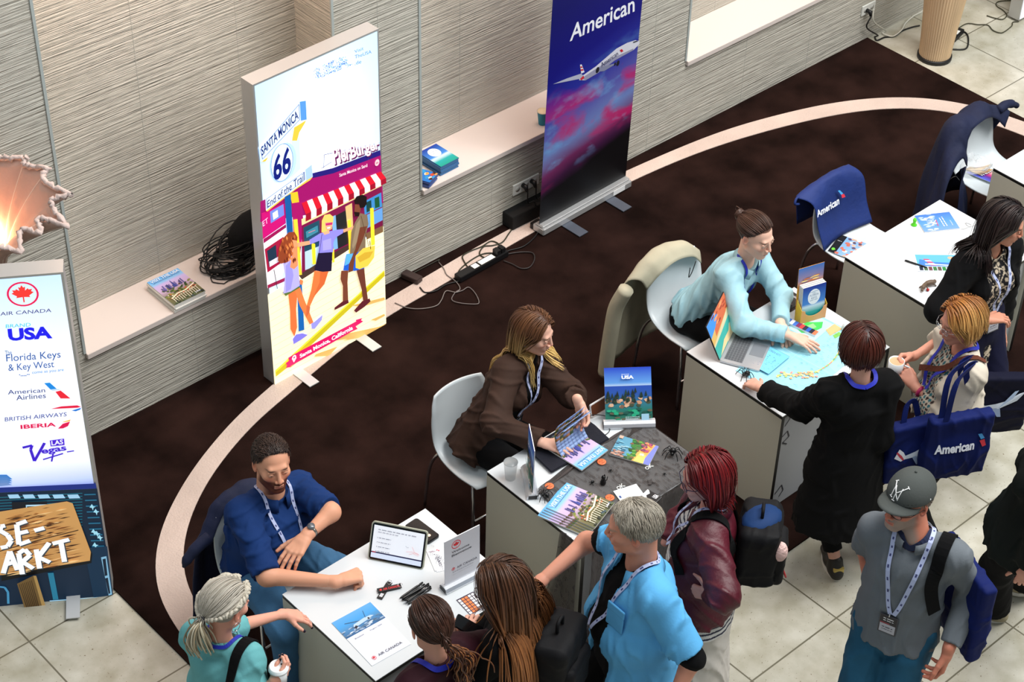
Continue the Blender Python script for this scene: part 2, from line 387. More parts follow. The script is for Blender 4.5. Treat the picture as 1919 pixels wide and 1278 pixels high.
def lightbox(label, o, u, W, H, D, z0=.0175):
    u = nrm((u[0], u[1], 0)); n = np.array([u[1], -u[0], 0]); t = empty('light_box', (o[0]+u[0]*W/2, o[1]+u[1]*W/2, 0), label, 'light box')
    Mx = Matrix(((u[0], -n[0], 0, o[0]), (u[1], -n[1], 0, o[1]), (0, 0, 1, 0), (0, 0, 0, 1)))
    fr = MB(); e = .012
    fr.box((0, 0, z0), (e, D, z0+H), M=Mx); fr.box((W-e, 0, z0), (W, D, z0+H), M=Mx); fr.box((e, 0, z0), (W-e, D, z0+e), M=Mx); fr.box((e, 0, z0+H-e), (W-e, D, z0+H), M=Mx); fr.box((e, D-.01, z0+e), (W-e, D-.004, z0+H-e), M=Mx)
    fr.build('frame', M_alu, t)
    for x in (.2*W, .76*W):
        f = MB(); f.box((x-.035, -.16, z0), (x+.035, D+.16, z0+.006), M=Mx); f.box((x-.02, .02, z0+.001), (x+.02, D-.02, z0+.01), M=Mx); f.build('foot', M_foot, t)
    p = MB(); p.box((e, .004, z0+e), (W-e, .012, z0+H-e), M=Mx)
    pn = p.build('panel', mat('panel_white', (235, 238, 245), .5), t)
    F = Frame((o[0]+n[0]*-.0+n[0]*.0, o[1], z0), u, (0, 0, 1))
    return t, pn, F
# --- partners light box, lower left
t, pn, F = lightbox('tall light box with a column of airline and travel logos over a wooden market sign', (2.530, 6.886), (.841, -.541), .846, 2.09, .10)
a = Art(); T = cropT(3.044, 0, 440); W_, H_ = .846, 2.09; e = .012
a.vgrad(e, e, W_-e, H_-e, [(0, (8, 22, 40)), (.22, (8, 40, 62)), (.30, (12, 55, 110)), (.34, (60, 95, 190)), (.39, (190, 205, 245)), (.45, (240, 243, 255)), (.8, (240, 244, 255)), (1, (200, 228, 250))])
def disc(cx, cy, rpx, w, rgb):
    c = F.px(*T(cx, cy)); r = abs(F.px(*T(cx+rpx, cy))[0]-c[0]); a.ring(c[0], c[1], r, r, r*w, rgb); return c, r
c, r = disc(130, 338, 92, .13, (222, 20, 80)); a.poly(leaf_pts(c[0], c[1], r*.74), (236, 52, 46))
ptext(a, F, T, 'AIR CANADA', (2, 461), (293, 440), (2, 440), (40, 30, 110))
ptext(a, F, T, 'BRAND', (33, 531), (175, 521), (33, 511), (0, 185, 215))
ptext(a, F, T, 'USA', (50, 606), (300, 590), (42, 535), (22, 20, 225), bold=.045)
ptext(a, F, T, 'The', (30, 682), (68, 680), (27, 660), (30, 90, 150))
ptext(a, F, T, 'Florida Keys', (38, 735), (347, 712), (34, 682), (30, 80, 150))
ptext(a, F, T, '& Key West', (50, 788), (310, 766), (46, 738), (30, 80, 150))
ptext(a, F, T, 'come as you are', (184, 797), (364, 780), (183, 781), (40, 120, 190))
for k in range(7):
    q = F.px(*T(112+k*9, 797+(6 if 0 < k < 5 else 0)-k*.4)); a.ell(q[0], q[1], .003, .003, (40, 90, 160), 8)
ptext(a, F, T, 'American', (46, 909), (258, 896), (44, 884), (25, 45, 110))
ptext(a, F, T, 'Airlines', (94, 942), (262, 928), (92, 914), (25, 45, 110))
ppoly(a, F, T, [(252, 844), (284, 841), (324, 876), (288, 880)], (20, 130, 215)); ppoly(a, F, T, [(288, 880), (324, 876), (360, 880), (300, 888)], (185, 210, 230)); ppoly(a, F, T, [(316, 893), (346, 886), (402, 931), (346, 931)], (225, 30, 50))
ppoly(a, F, T, [(288, 991), (350, 976), (440, 970), (463, 979), (440, 984), (380, 987)], (215, 20, 60)); ppoly(a, F, T, [(408, 1000), (463, 984), (458, 994), (432, 1004)], (20, 110, 200))
ptext(a, F, T, 'BRITISH AIRWAYS', (28, 1062), (380, 1032), (28, 1039), (30, 50, 130))
ptext(a, F, T, 'IBERIA', (118, 1105), (320, 1090), (116, 1082), (210, 10, 75), bold=.03)
ppoly(a, F, T, [(330, 1103), (358, 1075), (400, 1062), (388, 1088), (360, 1101)], (210, 10, 75)); ppoly(a, F, T, [(352, 1066), (404, 1050), (398, 1060), (368, 1066)], (240, 170, 30))
T = cropT(2.79, 0, 820)
a.line([F.px(*T(*q)) for q in [(118, 50), (168, 38), (160, 60), (180, 120), (225, 40), (233, 25)]], .014, (58, 20, 190))
ptext(a, F, T, 'egas', (222, 92), (352, 72), (214, 62), (58, 20, 190), bold=.03)
a.line([F.px(*T(*q)) for q in [(225, 112), (290, 92), (330, 80)]], .008, (58, 20, 190)); a.line([F.px(*T(*q)) for q in [(350, 72), (387, 66)]], .007, (58, 20, 190)); a.line([F.px(*T(*q)) for q in [(278, 80), (270, 122)]], .008, (58, 20, 190))
ppoly(a, F, T, [(260, 12), (335, 2), (338, 36), (265, 43)], (70, 25, 200)); ptext(a, F, T, 'LAS', (270, 38), (331, 30), (268, 14), (240, 240, 255), bold=.02)
# house and market board
_pp = ppoly
def ppoly(art, F, T, pts, rgb):
    """points on the crop's left limit run on to the panel's own edge"""
    q = [F.px(*T(*q_)) for q_ in pts]; art.poly([(.012, v_) if x_ == 0 else (u_, v_) for (x_, _), (u_, v_) in zip(pts, q)], rgb)
for y in range(0, 4): ppoly(a, F, T, [(0, 150+y*22), (35, 190+y*14), (65, 214+y*10), (0, 236+y*6)], (60+y*15, 120+y*5, 190))
ppoly(a, F, T, [(0, 236), (500, 236), (505, 262), (0, 262)], (20, 40, 120))
ppoly(a, F, T, [(0, 262), (508, 262), (592, 820), (0, 885)], (6, 30, 52))
for k in range(12): ppoly(a, F, T, [(0, 290+k*15), (430, 285+k*15), (431, 289+k*15), (0, 294+k*15)], (22, 100, 120))
for k in range(16): ppoly(a, F, T, [(440+k*4.4, 290+k*30), (500+k*5, 288+k*30), (501+k*5, 295+k*30), (441+k*4.4, 297+k*30)], (30, 95, 125))
for k in range(5): ppoly(a, F, T, [(40+k*78, 292), (95+k*78, 290), (108+k*78, 310), (50+k*78, 312)], (150, 195, 225))
ppoly(a, F, T, [(62, 330), (245, 325), (250, 400), (66, 405)], (8, 14, 26)); ppoly(a, F, T, [(135, 345), (245, 342), (246, 350), (136, 353)], (170, 205, 225)); ppoly(a, F, T, [(135, 345), (141, 345), (145, 395), (138, 396)], (150, 190, 215))
for (x, y) in ((480, 340), (500, 365), (488, 470), (505, 480), (520, 500), (495, 540)): ppoly(a, F, T, [(x, y), (x+8, y+12), (x+20, y+14), (x+9, y+20), (x+6, y+34), (x, y+20), (x-12, y+18)], (150, 205, 225))
ppoly(a, F, T, [(440, 570), (560, 560), (590, 815), (490, 830)], (4, 40, 66)); ppoly(a, F, T, [(528, 618), (556, 612), (586, 812), (568, 818)], (120, 170, 200)); ppoly(a, F, T, [(536, 628), (552, 624), (562, 712), (548, 716)], (5, 25, 45)); ppoly(a, F, T, [(550, 728), (564, 724), (577, 805), (568, 810)], (5, 25, 45))
ppoly(a, F, T, [(250, 700), (280, 698), (306, 838), (278, 840)], (30, 110, 140))
a.line([F.px(*T(*q)) for q in [(0, 772), (25, 775), (42, 800), (44, 860)]], .012, (60, 130, 170)); a.line([F.px(*T(*q)) for q in [(260, 846), (590, 822)]], .006, (150, 200, 230))
def wood(pts, nst, seed, hi=(196, 148, 86), lo=(92, 54, 24)):
    ppoly(a, F, T, pts, hi)
P0 = [(0, 400), (350, 325), (380, 335), (475, 590), (470, 635), (0, 730)]
ppoly(a, F, T, [(x+8, y+12) for x, y in P0], (4, 8, 14)); ppoly(a, F, T, P0, (190, 142, 84))
rr = random.Random(3)
for k in range(150):
    v = rr.random(); u0 = rr.random()*.8; l = .08+rr.random()*.25
    def q(u, v): xl, yl, xr, yr = 0, 402+v*322, 350+v*120, 332+v*300; return (xl+(xr-xl)*u, yl+(yr-yl)*u)
    c = rr.choice([(110, 66, 32), (142, 94, 48), (74, 42, 20), (222, 184, 128), (60, 34, 18)]); h = .004+rr.random()*.012; u1 = min(.98, u0+l)
    ppoly(a, F, T, [q(u0, v), q((u0+u1)/2, max(0, v-h)), q(u1, v), q((u0+u1)/2, min(1, v+h))], c)
a.line([F.px(*T(*q)) for q in [(0, 572), (200, 515), (410, 462)]], .006, (40, 20, 10))
ppoly(a, F, T, [(90, 742), (175, 700), (240, 862), (130, 873)], (96, 74, 40)); ppoly(a, F, T, [(175, 700), (190, 700), (240, 862), (222, 866)], (150, 120, 70))
for k in range(8): ppoly(a, F, T, [(100+k*9, 745-k*3), (103+k*9, 745-k*3), (146+k*9, 870), (140+k*9, 872)], (50, 34, 16))
def paint(strokes, w):
    for st in strokes:
        a.line([F.px(*T(x+5, y+5)) for x, y in st], w*1.15, (50, 60, 70))
    for st in strokes: a.line([F.px(*T(*p_)) for p_ in st], w, (236, 240, 244))
paint([[(28, 436), (5, 440), (0, 462), (40, 485), (60, 515), (40, 545), (5, 552)], [(140, 412), (88, 430), (100, 535), (158, 515)], [(92, 478), (148, 465)], [(180, 462), (232, 448)],
       [(18, 685), (52, 570), (92, 668)], [(30, 640), (78, 625)], [(118, 690), (98, 580), (130, 560), (158, 590), (118, 625), (175, 660)], [(208, 660), (190, 560)], [(258, 525), (200, 600), (262, 628)], [(275, 530), (362, 508)], [(318, 520), (338, 625)]], .026)
a.build('print', F, t, emit=.62)
ppoly = _pp
# --- Santa Monica light box
P0 = np.array([4.856, 7.205]); P1 = np.array([5.714, 7.228])
t, pn, F = lightbox('large lit light box with a beach town photo, pier sign and three walking people', P0, (P1-P0).tolist()+[0], .858, 2.05, .10)
W_, H_ = .858, 2.05
a = Art(); T4 = cropT(3.363, 440, 0); T5 = cropT(3.195, 440, 340)
def skyc(u, v):
    w = math.exp(-((u-.5)**2*5+(v-.72)**2*14)); b = np.array((176, 216, 248))*(1-w)+np.array((250, 252, 255))*w
    if v < .72: b = b*(1-(.72-v)*1.2)+np.array((250, 250, 250))*(.72-v)*1.2
    return tuple(np.clip(b, 0, 255))
nx, ny = 8, 14
for i in range(nx):
    for j in range(ny):
        q = [(i/nx, j/ny), ((i+1)/nx, j/ny), ((i+1)/nx, (j+1)/ny), (i/nx, (j+1)/ny)]
        a.items.append(([(e+(W_-2*e)*x, e+(H_-2*e)*y) for x, y in q], [(0, 1, 2, 3)], [lin(skyc(x, y)) for x, y in q], 1))
a.lv = 1
v, f = text_shape('USA', .03); tri = [(v[f_[0]], v[f_[i]], v[f_[i+1]]) for f_ in f for i in range(1, len(f_)-1)]
ar = np.array([abs(np.cross(q[1]-q[0], q[2]-q[0])) for q in tri]); ar /= ar.sum(); mn, mx = v.min(0), v.max(0)
qm = qmap(*[F.px(*T4(*q)) for q in [(518, 500), (735, 412), (510, 432), (705, 342)]]); a.lv += 1
for k in range(300):
    tr_ = tri[RNG.choice(len(tri), p=ar)]; r1, r2 = RNG.random(2)
    if r1+r2 > 1: r1, r2 = 1-r1, 1-r2
    q = (tr_[0]+r1*(tr_[1]-tr_[0])+r2*(tr_[2]-tr_[0])-mn)/(mx-mn)+RNG.normal(0, .035, 2); c = qm(*q); s_ = .0022+.0014*RNG.random()
    a.items.append(([(c[0]-s_, c[1]), (c[0], c[1]-s_), (c[0]+s_, c[1]), (c[0], c[1]+s_)], [(0, 1, 2, 3)], lin(random.choice([(50, 100, 200), (90, 150, 225), (40, 70, 170)])), a.lv))
for s_, q in (('Visit', [(755, 336), (811, 313), (753, 316)]), ('TheUSA', [(756, 370), (861, 335), (755, 348)]), ('.de', [(756, 410), (797, 397), (755, 388)])): ptext(a, F, T4, s_, *q, (60, 100, 190))
def p4(pts, rgb): ppoly(a, F, T4, pts, rgb)
def p5(pts, rgb): ppoly(a, F, T5, pts, rgb)
def l5(pts, w, rgb): a.line([F.px(*T5(*q)) for q in pts], w, rgb)
def l4(pts, w, rgb): a.line([F.px(*T4(*q)) for q in pts], w, rgb)
# street level
p4([(488, 1115), (620, 1070), (918, 960), (935, 1278), (160, 1400), (160, 1270)], (150, 14, 96))
p4([(485, 1092), (620, 1058), (915, 945), (919, 978), (620, 1092), (490, 1122)], (34, 24, 110))
l4([(560, 1060), (562, 975), (912, 900)], .003, (40, 60, 130)); l4([(545, 1060), (610, 1020)], .003, (40, 60, 130)); l4([(840, 1010), (838, 915)], .003, (40, 60, 130))
p5([(160, 190), (300, 130), (305, 250), (168, 345)], (196, 16, 110)); p5([(210, 180), (290, 135), (295, 200), (215, 250)], (110, 130, 215)); p5([(225, 190), (255, 170), (260, 210), (230, 230)], (230, 235, 250)); ptext(a, F, T5, 'ET', (168, 270), (200, 245), (164, 240), (240, 200, 230))
p5([(168, 345), (350, 230), (360, 480), (195, 640)], (236, 232, 236)); p5([(170, 345), (305, 255), (306, 275), (172, 370)], (150, 20, 80))
p5([(178, 405), (290, 330), (300, 470), (195, 545)], (160, 24, 60)); p5([(192, 415), (245, 378), (252, 470), (204, 510)], (30, 50, 70)); p5([(205, 480), (258, 450), (262, 480), (208, 512)], (220, 215, 235))
p5([(195, 620), (380, 540), (384, 560), (197, 640)], (150, 30, 70))
p5([(325, 70), (375, 60), (392, 180), (345, 140)], (238, 186, 40)); p5([(340, 130), (400, 120), (410, 245), (378, 560), (350, 300)], (160, 16, 96))
p5([(400, 245), (875, 10), (884, 270), (400, 560)], (120, 20, 66)); p5([(398, 225), (878, 8), (878, 26), (400, 262)], (232, 208, 150))
p5([(410, 275), (505, 230), (512, 420), (418, 470)], (30, 70, 90)); p5([(424, 300), (495, 262), (498, 300), (428, 338)], (60, 130, 150)); p5([(440, 304), (480, 288), (480, 292), (440, 309)], (210, 120, 140))
p5([(418, 420), (520, 380), (520, 490), (420, 530)], (180, 205, 225)); p5([(600, 205), (665, 170), (680, 370), (612, 405)], (34, 34, 36)); p5([(580, 210), (602, 200), (616, 400), (590, 410)], (120, 170, 215)); p5([(660, 150), (700, 128), (712, 360), (682, 372)], (210, 180, 120))
p5([(770, 120), (875, 65), (880, 150), (776, 200)], (60, 130, 190)); p5([(785, 125), (815, 110), (818, 170), (788, 185)], (20, 60, 60)); p5([(835, 100), (862, 88), (866, 150), (838, 160)], (24, 80, 50)); p5([(776, 205), (882, 155), (884, 230), (780, 285)], (96, 150, 210)); p5([(780, 285), (884, 230), (885, 262), (785, 310)], (110, 20, 60))
# deck
p5([(195, 680), (400, 555), (700, 400), (889, 268), (905, 860), (240, 1240)], (252, 240, 200))
for k in range(14): l5([(205+k*3.2, 720+k*38), (890, 330+k*42)], .0022, (222, 200, 140))
p5([(380, 560), (640, 395), (700, 370), (704, 392), (400, 585)], (70, 50, 44)); p5([(780, 310), (885, 262), (886, 300), (790, 345)], (120, 90, 60))
# awning
n = 15; TP = [(398, 128), (872, -62)]; BT = [(402, 246), (884, 14)]
for k in range(n):
    u0, u1 = k/n, (k+1)/n; L_ = lambda A_, u: (A_[0][0]+(A_[1][0]-A_[0][0])*u, A_[0][1]+(A_[1][1]-A_[0][1])*u)
    a0, a1, b0, b1 = L_(TP, u0), L_(TP, u1), L_(BT, max(0, u0-.0)), L_(BT, u1)
    m0, m1 = ((a0[0]*.35+b0[0]*.65), (a0[1]*.35+b0[1]*.65)), ((a1[0]*.35+b1[0]*.65), (a1[1]*.35+b1[1]*.65))
    cc = (206, 24, 44) if k % 2 == 0 else (246, 240, 238); p5([a0, a1, (m1[0]+22, m1[1]-10), (m0[0]+22, m0[1]-10)], cc)
    p5([(m0[0]+22, m0[1]-10), (m1[0]+22, m1[1]-10), (b1[0]+20, b1[1]-8), (b0[0]+20, b0[1]-8)], (150, 16, 40) if k % 2 == 0 else (222, 214, 216))
# burger shop lettering
ptext(a, F, T4, 'PierBurger', (632, 1075), (920, 955), (612, 935), (90, 20, 80), bold=.06, tr=(905, 885)); ptext(a, F, T4, 'PierBurger', (626, 1068), (914, 950), (608, 928), (248, 222, 226), bold=.03, tr=(900, 878))
ptext(a, F, T4, 'Santa Monica on Sand', (655, 1113), (832, 1048), (655, 1092), (240, 225, 232), bold=.01, tr=(830, 1028))
c = F.px(*T4(893, 1022)); a.ell(*c, .017, .022, (236, 190, 196)); a.text('66', c[0]-.009, c[1]-.008, .018, .014, (150, 60, 90), bold=.02)
# road sign
p4([(355, 800), (400, 790), (410, 1060), (350, 1120)], (196, 220, 246)); p4([(370, 800), (445, 755), (438, 772), (402, 832), (388, 884), (356, 884)], (244, 184, 60)); p4([(160, 1018), (208, 985), (190, 1014)], (244, 184, 60))
p4([(150, 932), (405, 638), (412, 757), (165, 1018)], (205, 226, 250)); p4([(405, 638), (443, 632), (449, 751), (412, 757)], (80, 140, 226))
l4([(158, 940), (400, 655), (405, 750), (170, 1000), (158, 940)], .0032, (50, 80, 160))
ptext(a, F, T4, 'SANTA MONICA', (166, 982), (398, 742), (160, 925), (20, 34, 100), bold=.02, tr=(388, 688))
c = F.px(*T4(293, 1022)); r_ = .098
a.ell(c[0]+.02, c[1]-.004, .078, .152*.8, (176, 206, 244)); a.ell(c[0], c[1], .076, .150*.8, (60, 110, 200), 32); a.ell(c[0], c[1], .073, .146*.8, (208, 228, 252), 32)
ptext(a, F, T4, '66', (240, 1145), (350, 1080), (236, 985), (14, 26, 110), bold=.03, tr=(346, 908))
p4([(188, 1243), (440, 1065), (445, 1135), (192, 1325)], (214, 230, 250)); p4([(440, 1065), (480, 1034), (487, 1110), (445, 1135)], (160, 190, 232)); p4([(192, 1325), (445, 1135), (487, 1110), (470, 1132), (380, 1190), (200, 1330)], (236, 190, 70))
l4([(194, 1252), (434, 1080), (438, 1128), (197, 1312), (194, 1252)], .0028, (50, 80, 160))
ptext(a, F, T5, 'End of the Trail', (190, 156), (412, -13), (190, 114), (20, 34, 100), bold=.01, tr=(410, -58))
p5([(293, 90), (330, 70), (346, 330), (312, 350)], (20, 84, 150)); p5([(368, 590), (396, 590), (412, 885), (378, 895)], (24, 96, 170)); p5([(346, 226), (370, 222), (398, 555), (372, 560)], (244, 206, 60))
for q in ([(455, 365), (476, 370), (482, 490), (462, 495)], [(672, 230), (690, 225), (696, 420), (680, 430)], [(805, 158), (826, 154), (834, 375), (812, 382)], [(575, 400), (590, 400), (592, 480), (580, 482)]): p5(q, (250, 214, 50))
l5([(230, 525), (250, 640)], .004, (50, 40, 50))
p5([(238, 1128), (890, 528), (893, 562), (308, 1112), (242, 1165)], (196, 180, 30)); p5([(238, 1128), (890, 528), (890, 536), (240, 1140)], (238, 222, 60))
for q in ([(300, 1110), (540, 940), (620, 905), (560, 960), (440, 1010), (330, 1110)], [(560, 930), (860, 866), (890, 880), (700, 935), (600, 948)], [(810, 825), (890, 790), (895, 800), (840, 830)], [(690, 740), (890, 690), (895, 705), (760, 745)], [(640, 950), (900, 850), (905, 862), (780, 925)], [(480, 1030), (610, 985), (560, 1040), (470, 1045)]): p5(q, (214, 172, 96))
# woman on the left
p5([(313, 650), (372, 640), (362, 760), (368, 870), (352, 925), (328, 880), (326, 770)], (224, 112, 60)); p5([(352, 640), (386, 630), (410, 700), (466, 840), (444, 852), (384, 740)], (232, 122, 66))
p5([(342, 940), (362, 912), (400, 905), (432, 915), (390, 945), (348, 970)], (128, 120, 226)); p5([(452, 848), (470, 838), (520, 795), (516, 825), (474, 878), (456, 878)], (150, 146, 232))
p5([(280, 660), (378, 620), (384, 632), (300, 682)], (90, 110, 50)); p5([(283, 480), (330, 435), (372, 470), (384, 620), (330, 655), (285, 668), (296, 560)], (176, 168, 240)); p5([(300, 500), (330, 470), (346, 560), (330, 640), (300, 660)], (150, 142, 226))
p5([(330, 480), (345, 380), (368, 372), (372, 500), (350, 522), (325, 510)], (232, 140, 96)); p5([(384, 580), (404, 590), (400, 615), (384, 612)], (226, 126, 76))
p5([(252, 470), (258, 400), (280, 340), (318, 300), (352, 298), (370, 330), (366, 370), (340, 400), (336, 440), (310, 480), (270, 488)], (140, 62, 34))
for k in range(26): x_ = 258+rr.random()*95; y_ = 310+rr.random()*150; p5([(x_, y_), (x_+8, y_+14), (x_+3, y_+30), (x_-4, y_+14)], rr.choice([(190, 100, 50), (100, 40, 22), (214, 130, 70)]))
p5([(338, 345), (366, 350), (370, 385), (348, 392)], (228, 150, 104))
# woman in the middle
p5([(470, 530), (520, 535), (500, 620), (440, 750), (425, 735), (452, 640)], (226, 118, 62)); p5([(505, 535), (556, 528), (530, 610), (480, 670), (458, 700), (500, 600)], (210, 100, 52)); p5([(425, 735), (445, 745), (440, 780), (420, 810)], (200, 100, 60))
p5([(470, 528), (494, 420), (578, 418), (572, 532), (520, 536)], (30, 22, 50)); p5([(494, 424), (500, 350), (444, 372), (440, 345), (505, 305), (600, 285), (645, 280), (640, 305), (598, 330), (584, 360), (582, 418)], (140, 132, 226)); p5([(520, 350), (570, 335), (572, 400), (520, 410)], (164, 156, 240))
p5([(368, 362), (442, 350), (444, 372), (372, 388)], (236, 160, 120)); p5([(642, 282), (706, 262), (708, 275), (644, 302)], (236, 160, 120)); p5([(520, 270), (556, 268), (560, 305), (530, 315), (520, 300)], (238, 170, 130))
p5([(512, 300), (514, 230), (530, 196), (562, 190), (584, 208), (580, 250), (560, 282), (548, 290), (526, 300)], (240, 196, 100)); p5([(532, 240), (580, 238), (574, 280), (550, 292), (536, 275)], (238, 164, 124)); p5([(536, 246), (578, 240), (576, 254), (538, 260)], (190, 40, 110)); p5([(545, 270), (566, 266), (562, 276), (548, 278)], (250, 240, 240)); l5([(515, 310), (498, 430)], .003, (40, 20, 20))
# man on the right
p5([(630, 530), (672, 528), (668, 600), (672, 710), (640, 715), (640, 620), (626, 580)], (116, 62, 44)); p5([(720, 520), (768, 515), (776, 600), (790, 700), (762, 712), (752, 640), (730, 560)], (104, 54, 40))
p5([(590, 750), (640, 712), (672, 705), (676, 722), (640, 740), (590, 765)], (90, 30, 40)); p5([(706, 768), (755, 712), (800, 695), (806, 712), (770, 745), (720, 780)], (90, 30, 40))
p5([(660, 430), (775, 410), (768, 515), (712, 530), (672, 528), (642, 528)], (30, 90, 200)); p5([(660, 430), (700, 425), (690, 480), (650, 500)], (90, 170, 230)); p5([(682, 430), (690, 300), (712, 240), (745, 185), (785, 195), (793, 250), (775, 320), (775, 395), (740, 415)], (124, 104, 82)); p5([(720, 250), (742, 220), (744, 320), (700, 400), (694, 380)], (148, 128, 102))
p5([(742, 270), (786, 262), (760, 340), (712, 450), (700, 530), (672, 540), (676, 490), (714, 400)], (110, 58, 40)); p5([(708, 200), (740, 190), (750, 140), (712, 130)], (120, 66, 46)); p5([(706, 110), (722, 84), (756, 74), (782, 86), (782, 130), (768, 150), (742, 154), (736, 130), (712, 132)], (26, 16, 16)); p5([(706, 176), (740, 180), (736, 204), (712, 204)], (30, 18, 16))
p5([(715, 440), (760, 395), (832, 378), (826, 450), (790, 500), (740, 520), (716, 512)], (232, 196, 72)); p5([(725, 450), (770, 420), (822, 412), (800, 450), (740, 480)], (204, 164, 50)); l5([(800, 350), (806, 400)], .005, (60, 50, 30)); l5([(748, 200), (796, 390)], .003, (80, 60, 40))
# ribbon
p5([(298, 1082), (318, 1068), (312, 1050), (345, 1030), (720, 832), (716, 824), (756, 812), (748, 826), (762, 832), (716, 862), (728, 878), (700, 890), (330, 1098), (326, 1104), (298, 1112), (306, 1096)], (214, 22, 96))
c = F.px(*T5(348, 1048)); a.ell(*c, .015, .017, (250, 244, 250)); p5([(333, 1055), (363, 1048), (346, 1078)], (250, 244, 250)); a.ell(*c, .006, .007, (214, 22, 96))
ptext(a, F, T5, 'Santa Monica, California', (384, 1056), (700, 884), (380, 1030), (250, 246, 250), bold=.03, tr=(696, 856))
a.build('print', F, t, emit=.62, step=.00006)
# --- roll-up banner
t = empty('rollup_banner', (7.54, 7.355, 0), 'tall blue and red roll-up banner with an airliner over a sunset sky', 'banner')
u = nrm((PX(1183, 337, .08)-PX(1021, 428, .08))*np.array([1, 1, 0])); o = PX(1021, 428, .08); o[2] = 0; n_ = np.array([u[1], -u[0], 0]); WB = float(np.linalg.norm((PX(1183, 337, .08)-PX(1021, 428, .08))[:2]))
Mx = Matrix(((u[0], -n_[0], 0, o[0]), (u[1], -n_[1], 0, o[1]), (0, 0, 1, 0), (0, 0, 0, 1)))
b_ = MB(); b_.box((-.01, 0, .02), (WB+.01, .10, .07), M=Mx); b_.box((-.005, .015, .07), (WB+.005, .085, .085), M=Mx); b_.build('base', M_alu, t, bevel=.006)
b_ = MB(); b_.box((WB-.17, -.002, .03), (WB-.06, 0, .068), M=Mx); b_.build('sticker', mat('sticker_white', (235, 235, 235), .5), t)
for x in (.2, WB-.2): MB().box((x-.04, -.16, .0175), (x+.04, .24, .023), M=Mx).build('foot', mat('foot_grey', (90, 96, 108), .45, metal=.4), t)
MB().tube([(o+u*WB/2-n_*.09+np.array([0, 0, z])).tolist() for z in (.08, 2.2)], .01).build('pole', M_alu, t)
MB().box((0, .045, 2.19), (WB, .06, 2.215), M=Mx).build('top_rail', M_alu, t)
def banner_mat():
    m = mat('banner_print_sky', (255, 255, 255), .45); nt = m.node_tree; N = nt.nodes; L = nt.links; b = N['Principled BSDF']
    tc = N.new('ShaderNodeTexCoord'); sp = N.new('ShaderNodeSeparateXYZ'); L.new(tc.outputs['UV'], sp.inputs[0])
    mp = N.new('ShaderNodeMapping'); mp.inputs['Scale'].default_value = (1.1, 5.0, 1); mp.inputs['Rotation'].default_value = (0, 0, -.35); L.new(tc.outputs['UV'], mp.inputs[0])
    n = N.new('ShaderNodeTexNoise'); n.inputs['Scale'].default_value = 1.7; n.inputs['Detail'].default_value = 6; n.inputs['Distortion'].default_value = .5; L.new(mp.outputs[0], n.inputs['Vector'])
    n2 = N.new('ShaderNodeTexNoise'); n2.inputs['Scale'].default_value = 2.6; n2.inputs['Detail'].default_value = 6; L.new(mp.outputs[0], n2.inputs['Vector'])
    a_ = N.new('ShaderNodeMath'); a_.operation = 'MULTIPLY_ADD'; a_.inputs[1].default_value = .05; L.new(n.outputs['Fac'], a_.inputs[0]); L.new(sp.outputs[1], a_.inputs[2])
    s2 = N.new('ShaderNodeMath'); s2.operation = 'MULTIPLY_ADD'; s2.inputs[1].default_value = -.09; L.new(sp.outputs[0], s2.inputs[0]); L.new(a_.outputs[0], s2.inputs[2])
    r = N.new('ShaderNodeValToRGB'); e = r.color_ramp.elements; L.new(s2.outputs[0], r.inputs[0])
    for i, (p, c) in enumerate([(0, (4, 4, 8)), (.115, (6, 5, 10)), (.15, (60, 20, 60)), (.19, (110, 40, 90)), (.26, (110, 130, 190)), (.34, (90, 90, 170)), (.44, (36, 44, 150)), (.54, (16, 16, 120)), (.75, (10, 12, 96)), (1, (14, 16, 90))]):
        q = e[i] if i < 2 else e.new(p); q.position = p; q.color = lin(c)+(1,)
    r2 = N.new('ShaderNodeMapRange'); r2.inputs[1].default_value = .5; r2.inputs[2].default_value = .62; L.new(n.outputs['Fac'], r2.inputs[0])
    b1 = N.new('ShaderNodeValToRGB'); ee = b1.color_ramp.elements; L.new(s2.outputs[0], b1.inputs[0])
    for i, (p, c) in enumerate([(0, 0), (.13, 0), (.19, .9), (.38, .8), (.5, 0)]):
        q = ee[i] if i < 2 else ee.new(p); q.position = p; q.color = (c, c, c, 1)
    k = N.new('ShaderNodeMath'); k.operation = 'MULTIPLY'; L.new(r2.outputs[0], k.inputs[0]); L.new(b1.outputs[0], k.inputs[1])
    mx = N.new('ShaderNodeMix'); mx.data_type = 'RGBA'; L.new(k.outputs[0], mx.inputs[0]); L.new(r.outputs[0], mx.inputs[6]); mx.inputs[7].default_value = lin((186, 26, 100))+(1,)
    r3 = N.new('ShaderNodeMapRange'); r3.inputs[1].default_value = .55; r3.inputs[2].default_value = .7; L.new(n2.outputs['Fac'], r3.inputs[0])
    k2 = N.new('ShaderNodeMath'); k2.operation = 'MULTIPLY'; L.new(r3.outputs[0], k2.inputs[0]); L.new(b1.outputs[0], k2.inputs[1])
    m2 = N.new('ShaderNodeMix'); m2.data_type = 'RGBA'; L.new(k2.outputs[0], m2.inputs[0]); L.new(mx.outputs[2], m2.inputs[6]); m2.inputs[7].default_value = lin((110, 160, 214))+(1,)
    L.new(m2.outputs[2], b.inputs['Base Color']); return m
F = Frame(o-n_*.052+np.array([0, 0, .08]), u, np.array([0, 0, 1.])+n_*.024); HB = 2.12
me = bpy.data.meshes.new('sheet'); c_ = [F.at(*q) for q in ((0, 0), (WB, 0), (WB, HB), (0, HB))]; d_ = [q-n_*.0015 for q in c_]
me.from_pydata([tuple(q) for q in c_+d_], [], [(0, 1, 2, 3), (7, 6, 5, 4), (0, 4, 5, 1), (1, 5, 6, 2), (2, 6, 7, 3), (3, 7, 4, 0)]); uvl = me.uv_layers.new(name='UV')
